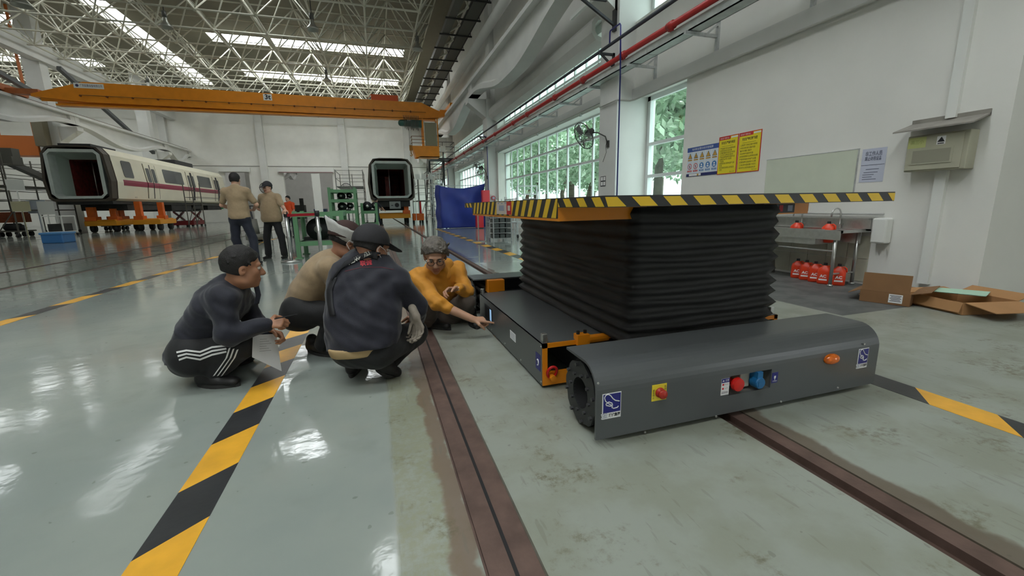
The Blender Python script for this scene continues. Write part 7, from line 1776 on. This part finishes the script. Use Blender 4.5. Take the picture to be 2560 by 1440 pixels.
# ---------------------------------------------------------------- man with brown cap, white mesh and mask
t = person('crouching man in beige shirt with brown cap, white mesh headwear and face mask', (-0.55, 3.4, 0))
FB = V3(0.93, 0.36, -0.28)
Bm = dict(s=1.04, hs=1.10, skin=SK_B, C=P(866, 606, y=3.36), F=FB, U=(0.25, 0.05, 1.0), nk=P(838, 652, y=3.40), che=P(808, 682, y=3.42), mid=P(770, 732, y=3.46), pel=P(748, 778, y=3.48),
         shR=P(826, 672, y=3.24), shL=P(838, 665, y=3.62), elR=P(852, 742, y=3.20), elL=P(880, 735, y=3.66), wrR=P(905, 760, y=3.22), wrL=P(930, 750, y=3.58),
         hpR=P(752, 782, y=3.36), hpL=P(765, 772, y=3.60), knR=P(842, 784, y=3.24), knL=P(880, 770, y=3.66), anR=P(806, 862, y=3.36), anL=P(850, 850, y=3.72),
         ftR=(P(770, 876, z=0), P(846, 894, z=0)), ftL=(P(828, 866, z=0), P(890, 862, z=0)),
         handR=dict(D=(0.9, 0.3, -0.3), N=(0, 0.5, -0.8), side=1, curl=0.6), handL=dict(D=(0.9, 0, -0.3), N=(0, -0.5, -0.8), side=-1, curl=0.6),
         top=BEIGE_S, topname='shirt', low=BLKC, cap=CAPBR, brim=0.0, sleeve=0.40, fold=0.004, seed=4, hair=HAIRK, hairt=(0.006, 0.006, -0.03), wp=0.16)
pm = npv(Bm['pel']); Bm['hem'] = [(pm + V3(0.0, 0, -0.02), unit(npv(Bm['pel']) - npv(Bm['mid'])) + V3(0.35, 0, 0))]
pb = build(t, Bm)
face_kit(t, Bm['C'], Bm['F'], Bm['U'], Bm['hs'])
L_, F_, U_ = frame(Bm['F'], Bm['U']); hp = lambda l, f, u: npv(Bm['C']) + (L_*l + F_*f + U_*u)*Bm['hs']
# white mesh band standing up behind the cap
b = MB(); b.smooth = True; n = 22; vs = []
for i in range(n + 1):
    a = -0.62*PI + 1.24*PI*i/n
    for j, (r_, u) in enumerate(((0.090, 0.018), (0.108, 0.05), (0.122, 0.082), (0.130, 0.100))):
        back = max(0.0, math.cos(a)); lift = 0.055*back**2*(j/3.0)
        vs.append(hp(math.sin(a)*r_*0.92, -math.cos(a)*(r_*1.12 + 0.02*back*(j/3)), u + lift - 0.012 + 0.004*math.sin(i*1.9)*(j/3)))
b.add(vs, [(i*4 + j, i*4 + j + 1, (i+1)*4 + j + 1, (i+1)*4 + j) for i in range(n) for j in range(3)])
o = obj('mesh_band', b, mat('mesh_white', s2l(222, 222, 218), 0.8, alpha=0.93, var=0.05, vscale=80), t, 'white mesh band folded up over the cap'); sd = o.modifiers.new('thick', 'SOLIDIFY'); sd.thickness = 0.002
def face_mask(par, hp, s):
    b = MB(); b.smooth = True; vs = []; n = 12
    for j in range(7):
        u = -0.008 - 0.016*j
        for i in range(n + 1):
            a = -1.15 + 2.3*i/n; bulge = 0.016*math.sin(PI*j/6)*math.cos(a*0.8) + (0.014 if j in (0, 1) else 0.006)*max(0, math.cos(a*2.4))
            vs.append(hp(0.072*math.sin(a), 0.030 + 0.072*math.cos(a) + bulge, u))
    b.add(vs, [(j*(n+1) + i, j*(n+1) + i + 1, (j+1)*(n+1) + i + 1, (j+1)*(n+1) + i) for j in range(6) for i in range(n)])
    o = obj('face_mask', b, MASKW, par, 'white face mask'); sd = o.modifiers.new('thick', 'SOLIDIFY'); sd.thickness = 0.002
    b = MB(); b.smooth = True
    for q in (-1, 1): b.tube([hp(q*0.066, 0.058, -0.02), hp(q*0.084, 0.03, 0.0), hp(q*0.090, -0.012, 0.018), hp(q*0.086, -0.026, -0.006)], 0.0018, 5); b.tube([hp(q*0.066, 0.055, -0.09), hp(q*0.082, 0.01, -0.05), hp(q*0.086, -0.026, -0.006)], 0.0018, 5)
    obj('ear_loop', b, MASKW, o)
face_mask(t, hp, Bm['hs'])
b = MB(); b.smooth = True; q0 = P(724, 796, y=3.3)
b.tube([q0 + Vector((0.0, 0, 0.06)), q0 + Vector((0, 0, 0.03))], 0.008, 6); b.tube([(q0.x + 0.016*math.cos(2*PI*k/14), q0.y, q0.z + 0.012 + 0.016*math.sin(2*PI*k/14)) for k in range(14)], 0.003, 6, True); b.tube([q0 + Vector((0, 0, 0)), q0 + Vector((0.004, 0, -0.05)), q0 + Vector((0.0, 0, -0.07))], 0.006, 6); b.box((q0.x - 0.03, q0.y - 0.004, q0.z - 0.03), (q0.x + 0.05, q0.y + 0.004, q0.z - 0.022))
tag(obj('key_ring', b, STEEL, org=q0), 'metal keys hanging from the belt of the man in beige', 'keys')

# ---------------------------------------------------------------- man from behind in the dark blue jacket and cap
t = person('crouching man seen from behind in dark blue jacket and charcoal cap', (-0.05, 2.78, 0))
FC = V3(0.80, 0.58, -0.22)
Cm = dict(s=1.06, hs=1.08, skin=SK_B, C=P(930, 622, y=2.84), F=FC, U=(0.08, 0.06, 1.0), nk=P(908, 656, y=2.86), che=P(914, 708, y=2.84), mid=P(908, 785, y=2.76), pel=P(908, 850, y=2.70),
         shL=P(856, 706, y=2.90), shR=P(992, 706, y=2.78), elL=P(842, 770, y=3.02), elR=P(1046, 768, y=2.82), wrL=P(900, 800, y=3.16), wrR=P(1044, 800, y=3.02),
         hpL=P(878, 866, y=2.76), hpR=P(948, 868, y=2.68), knL=P(868, 842, y=3.14), knR=P(1040, 832, y=2.98), anL=P(880, 905, y=2.90), anR=P(960, 915, y=2.80),
         ftL=(P(878, 946, z=0), P(902, 890, z=0)), ftR=(npv(P(938, 925, y=2.72)), npv(P(992, 940, z=0))), ftupR=(-0.5, -0.3, 1.0),
         handL=dict(D=(0.7, 0.6, -0.3), N=(0.3, -0.3, -0.9), side=-1, curl=0.6), handR=dict(D=(-0.3, 0.9, -0.3), N=(-0.6, -0.2, -0.7), side=1, curl=0.6),
         top=NAVY2, topname='jacket', low=BLKC, cap=CAPK, hair=HAIRK, hairt=(0.006, 0.006, -0.025), hipr=0.115, brim=0.07, fold=0.0075, ffreq=1.2, seed=6, wp=0.20, wm=0.205, wc=0.205, fl=0.70, bulk=1.06, thigh=0.115)
pm = npv(Cm['pel']); Cm['hem'] = [(pm + V3(0, 0, -0.040), (0.02, -0.12, -1.0))]
pc_ = build(t, Cm)
face_kit(t, Cm['C'], Cm['F'], Cm['U'], Cm['hs'])
L_, F_, U_ = frame(Cm['F'], Cm['U']); hpc = lambda l, f, u: npv(Cm['C']) + (L_*l + F_*f + U_*u)*Cm['hs']
face_mask(t, hpc, Cm['hs'])
# beige shirt tail under the jacket hem
ps = [cap(npv(Cm['pel']) + V3(-0.06, 0.0, -0.02), npv(Cm['pel']) + V3(0.06, 0.0, -0.02), 0.150, 0.150, 0, 0.03)]
grow('shirt_tail', ps, 0.009, [mat('shirt_tail_beige', s2l(176, 150, 108), 0.8)], t, [(npv(Cm['pel']) + V3(0, 0, -0.085), (0.0, -0.1, -1.0)), (npv(Cm['pel']) + V3(0, 0, -0.025), (0.0, 0.1, 1.0))], 0.003, 3)
tr = bvh_of(pc_['top'], pc_['body'])
# collar band with lettering, red print and piping on the back
b = drape(tr, ribbon([P(834, 694, y=2.6), P(858, 664, y=2.6), P(890, 645, y=2.6), P(925, 636, y=2.6), P(948, 640, y=2.6)], 0.044, (0.45, 0, 0.9)), EYE, 0.008); band = obj('neck_strap', b, mat('strap_black', s2l(22, 22, 26), 0.7), pc_['top'], 'black neck strap with pale lettering'); sd = band.modifiers.new('thick', 'SOLIDIFY'); sd.thickness = 0.004
ti = text_mesh('TECHWELL', 0.034, P(896, 644, y=2.6), (-0.90, 0, -0.40), (0.40, 0, -0.90), bold=0.0012, maxw=0.15); b = drape(tr, ti, EYE, 0.0125); obj('strap_lettering', b, mat('letter_grey', s2l(176, 176, 168), 0.7), band)
ti = text_mesh('联诚', 0.034, P(915, 658, y=2.6), (1, 0, 0.05), (0, 0, 1), bold=0.0008); b = drape(tr, ti, EYE, 0.004); obj('back_print', b, mat('print_red', s2l(180, 36, 52), 0.6), pc_['top'], 'red print across the shoulders')
b = drape(tr, ribbon([P(862, 678, y=2.6), P(905, 668, y=2.6), P(955, 668, y=2.6), P(985, 674, y=2.6)], 0.003, (0, 0, 1)), EYE, 0.003); obj('piping', b, mat('piping_red', s2l(96, 30, 44), 0.7), pc_['top'])
b = drape(tr, ribbon([P(836, 694, y=2.6), P(824, 725, y=2.6), P(826, 760, y=2.6), P(832, 790, y=2.6)], 0.03, (1, 0, 0)), EYE, 0.006); sd = obj('shoulder_strap', b, mat('strap_black', s2l(22, 22, 26), 0.7), pc_['top']).modifiers.new('thick', 'SOLIDIFY'); sd.thickness = 0.003
# cotton gloves at his right hip
gt = thing('work_gloves', 'pair of grey cotton work gloves hanging at the hip of the man in dark blue', 'gloves', tuple(P(1044, 800, y=2.72)))
GLV = mat('glove_cotton', s2l(150, 140, 128), 0.9, var=0.12, vscale=40)
g0 = npv(P(1040, 790, y=2.72)); gp = hand_prims(g0, (0.22, -0.1, -1.0), (-0.7, -0.7, 0), 1, 0.45, 1.05, spread=0.6) + [cap(g0 + V3(-0.02, 0.02, 0.05), g0, 0.026, 0.028, 0, 0.02)]; grow('glove', gp, 0.006, [GLV], gt, (), 0.002)
g0 = npv(P(1034, 800, y=2.76)); gp = hand_prims(g0, (0.0, -0.05, -1.0), (-0.6, -0.8, 0), -1, 0.5, 1.0, spread=0.5) + [cap(g0 + V3(0.0, 0.01, 0.05), g0, 0.026, 0.027, 0, 0.02)]; grow('glove', gp, 0.006, [GLV], gt, (), 0.002)

# ---------------------------------------------------------------- grey-haired man in the ochre jacket, pointing
t = person('crouching grey-haired man in ochre jacket and glasses pointing at the lift cart', (0.5, 3.75, 0))
FD = V3(-0.12, -0.93, -0.40)
Dm = dict(s=1.10, hs=1.16, skin=SK_D, C=P(1088, 640, y=3.66), F=FD, U=(-0.05, -0.35, 1.0), nk=P(1092, 678, y=3.80), che=P(1096, 712, y=3.86), mid=P(1098, 748, y=3.96), pel=P(1098, 780, y=4.05),
         shR=P(1046, 694, y=3.78), shL=P(1142, 676, y=3.88), elR=P(1092, 758, y=3.48), elL=P(1168, 728, y=3.70), wrR=P(1182, 798, y=3.36), wrL=P(1142, 722, y=3.58),
         hpR=P(1076, 786, y=3.98), hpL=P(1122, 786, y=3.98), knR=P(1062, 770, y=3.72), knL=P(1164, 752, y=3.70), anR=P(1078, 806, y=3.84), anL=P(1172, 806, y=3.98),
         ftR=(P(1056, 812, z=0), P(1128, 826, z=0)), ftL=(P(1178, 802, z=0), P(1194, 824, z=0)),
         handR=dict(D=(0.95, -0.10, -0.12), N=(0.12, 0.35, -0.95), side=-1, curl=0.85, point=True, thumb=0.7), handL=dict(D=(-0.75, -0.3, 0.05), N=(0.2, -0.5, -0.8), side=1, curl=0.55),
         top=OCHRE, topname='jacket', low=GREYT, hair=HAIRG, hairt=(0.018, 0.018), hfold=0.0035, hfreq=2.2, sleeve={'R': 0.66, 'L': 0.92}, fold=0.008, ffreq=1.4, seed=9, wp=0.15, thigh=0.10)
Dm['tuft'] = tufts(Dm['C'], Dm['F'], Dm['U'], Dm['hs'], 70, 0.04, 0.013, 3)
pd_ = build(t, Dm)
face_kit(t, Dm['C'], Dm['F'], Dm['U'], Dm['hs'], brow=mat('brow_grey', s2l(60, 54, 50), 0.8), glasses=mat('glasses_dark', s2l(44, 30, 28), 0.3))
hd = [cap(npv(Dm['nk']) + V3(-0.05, 0.05, 0.02), npv(Dm['nk']) + V3(0.10, 0.06, 0.05), 0.055, 0.062, 0, 0.04), cap(npv(Dm['nk']) + V3(0.10, 0.04, 0.04), npv(Dm['nk']) + V3(0.085, -0.06, -0.05), 0.05, 0.035, 0, 0.04), cap(npv(Dm['nk']) + V3(-0.06, 0.04, 0.02), npv(Dm['nk']) + V3(-0.05, -0.06, -0.06), 0.05, 0.034, 0, 0.04)]
grow('hood', hd, 0.009, [OCHRE], pd_['top'], (), 0.004, 2)
b = MB(); b.smooth = True; wv = npv(Dm['wrL']); ax_ = unit(npv(Dm['wrL']) - npv(Dm['elL'])); b.cyl(wv - ax_*0.035, wv - ax_*0.012, 0.034, n=18); b.m(1).cyl(wv - ax_*0.024 + V3(0, -0.034, 0.01), wv - ax_*0.024 + V3(0, -0.042, 0.012), 0.016, n=16); obj('wristwatch', b, [STEEL, WPAINT], t)

# ---------------------------------------------------------------- standing men
def stand(t, px_, y, H, top, low, sk, F, arms, hair=None, cap_=None, seed=1, bulk=1.0, belly=1.0, hemz=0.875, glasses=None, feet=((-0.14, 0), (0.14, 0)), turn=None, vox=0.013, lean=0.0):
    F = unit(F); Ub = V3(0, 0, 1); L = np.cross(Ub, F); s = H / 1.75; o = V3(px_, y, 0)
    q = lambda l, f, u: o + (L*l + F*f)*s + Ub*u*s
    Ff = F if turn is None else unit(turn)
    D = dict(s=s, skin=sk, C=q(0, 0.035, 1.60), F=Ff, U=(0, 0, 1), nk=q(0, -0.01, 1.45), che=q(0, 0, 1.30), mid=q(0, 0.01, 1.10), pel=q(0, 0, 0.94), shL=q(0.178, -0.01, 1.39), shR=q(-0.178, -0.01, 1.39),
             hpL=q(0.08, 0, 0.88), hpR=q(-0.08, 0, 0.88), thigh=0.094, knL=q(0.11 + feet[0][0]*-0.3, 0.02, 0.50), knR=q(-0.11 - feet[1][0]*0.3 + 0.0, 0.02, 0.50), anL=q(-feet[0][0], feet[0][1], 0.09), anR=q(-feet[1][0], feet[1][1], 0.09),
             ftL=(q(-feet[0][0], feet[0][1] - 0.09, 0), q(-feet[0][0] + 0.03, feet[0][1] + 0.19, 0)), ftR=(q(-feet[1][0], feet[1][1] - 0.09, 0), q(-feet[1][0] - 0.03, feet[1][1] + 0.19, 0)),
             top=top, topname='shirt', low=low, sleeve=0.36, fold=0.004, seed=seed, hair=hair, cap=cap_, bulk=bulk*0.93, hipr=0.105, wp=0.205*belly, wm=0.18*belly, wc=0.185, cuff=0.075, hairt=(0.012, 0.014, -0.05))
    for k, v in arms.items():
        D[k] = q(*v) if k[:2] in ('el', 'wr') else dict(v, D=L*v['D'][0] + F*v['D'][1] + Ub*v['D'][2], N=L*v['N'][0] + F*v['N'][1] + Ub*v['N'][2])
    D['hem'] = [(q(0, 0, hemz), (0, 0, -1))]
    pp = build(t, D, vox*0.8, vox); return D, pp, q
yE = 9.87; xE = P(612, 655, y=yE).x + 0.02
t = person('man standing with his back turned, beige polo shirt and navy trousers', (xE, yE, 0))
arms = dict(elL=(0.30, 0.06, 1.14), wrL=(0.20, 0.30, 1.06), elR=(-0.30, 0.06, 1.14), wrR=(-0.16, 0.28, 1.04), handL=dict(D=(-0.7, 0.6, 0.1), N=(-0.3, 0.2, -0.9), side=-1, curl=0.5), handR=dict(D=(0.8, 0.5, 0.1), N=(0.3, 0.2, -0.9), side=1, curl=0.5))
stand(t, xE, yE, 1.86, BEIGE_S, NAVYT, SK_F, (0.12, 1.0, 0), arms, HAIRK, None, 3, feet=((-0.06, 0.05), (0.22, -0.10)))
xF = P(692, 640, y=10.9).x; yFm = 10.9
t = person('standing man in beige polo and black cap with one hand on a barrier post', (xF, yFm, 0))
FF = unit((-0.30, -0.95, 0)); LL = np.cross(V3(0, 0, 1), FF); hp_ = npv(s1) + V3(0, 0, 1.06); dlt = hp_ - V3(xF, yFm, 0); sF = 1.74/1.75
wl_ = (float(dlt @ LL)/sF, float(dlt @ FF)/sF, 1.10)
arms = dict(elL=(0.34, 0.10, 1.16), wrL=(wl_[0] - 0.03, wl_[1] - 0.05, 1.10), elR=(-0.36, -0.14, 1.14), wrR=(-0.20, -0.20, 1.02), handL=dict(D=(0.25, 0.8, -0.35), N=(0, -0.2, -1.0), side=1, curl=0.7), handR=dict(D=(0.8, 0.2, -0.1), N=(0.2, -0.9, 0), side=1, curl=0.4))
DF, ppF, _ = stand(t, xF, yFm, 1.74, BEIGE_S, BLKC, SK_F, (-0.30, -0.95, 0), arms, HAIRK, CAPK, 5, 1.08, 1.14, 0.835, feet=((-0.20, 0.02), (0.17, 0.02)), turn=(-0.50, -0.85, -0.06))
face_kit(t, DF['C'], DF['F'], DF['U'], DF['s'], glasses=mat('glasses_dark', s2l(44, 30, 28), 0.3))
# small figures by the metro car and beyond the barrier
yG = 28.6; xG = P(944, 560, y=yG).x
t = person('worker in dark clothes bending beside the head-on metro car', (xG, yG, 0))
arms = dict(elL=(0.22, 0.30, 1.12), wrL=(0.15, 0.52, 1.0), elR=(-0.22, 0.30, 1.12), wrR=(-0.15, 0.5, 0.95), handL=dict(D=(0, 0.9, -0.3), N=(-1, 0, 0), side=1, curl=0.5), handR=dict(D=(0, 0.9, -0.3), N=(1, 0, 0), side=-1, curl=0.5))
stand(t, xG, yG, 1.72, NAVY, NAVYT, SK_F, (0.8, 0.5, 0), arms, HAIRK, None, 7, 1.05, feet=((-0.12, -0.1), (0.16, 0.14)), vox=0.024)
yH = 19.0; xH = P(728, 560, y=yH).x
t = person('worker in orange safety vest partly hidden behind the standing man in the cap', (xH, yH, 0))
arms = dict(elL=(0.26, 0.05, 1.12), wrL=(0.24, 0.22, 0.92), elR=(-0.26, 0.05, 1.12), wrR=(-0.24, 0.22, 0.92), handL=dict(D=(0, 0.4, -0.9), N=(-1, 0, 0), side=1, curl=0.4), handR=dict(D=(0, 0.4, -0.9), N=(1, 0, 0), side=-1, curl=0.4))
stand(t, xH, yH, 1.66, mat('vest_orange', s2l(236, 84, 30), 0.6, emit=None), NAVYT, SK_F, (-0.5, -0.8, 0), arms, HAIRK, None, 8, 1.0, vox=0.02)
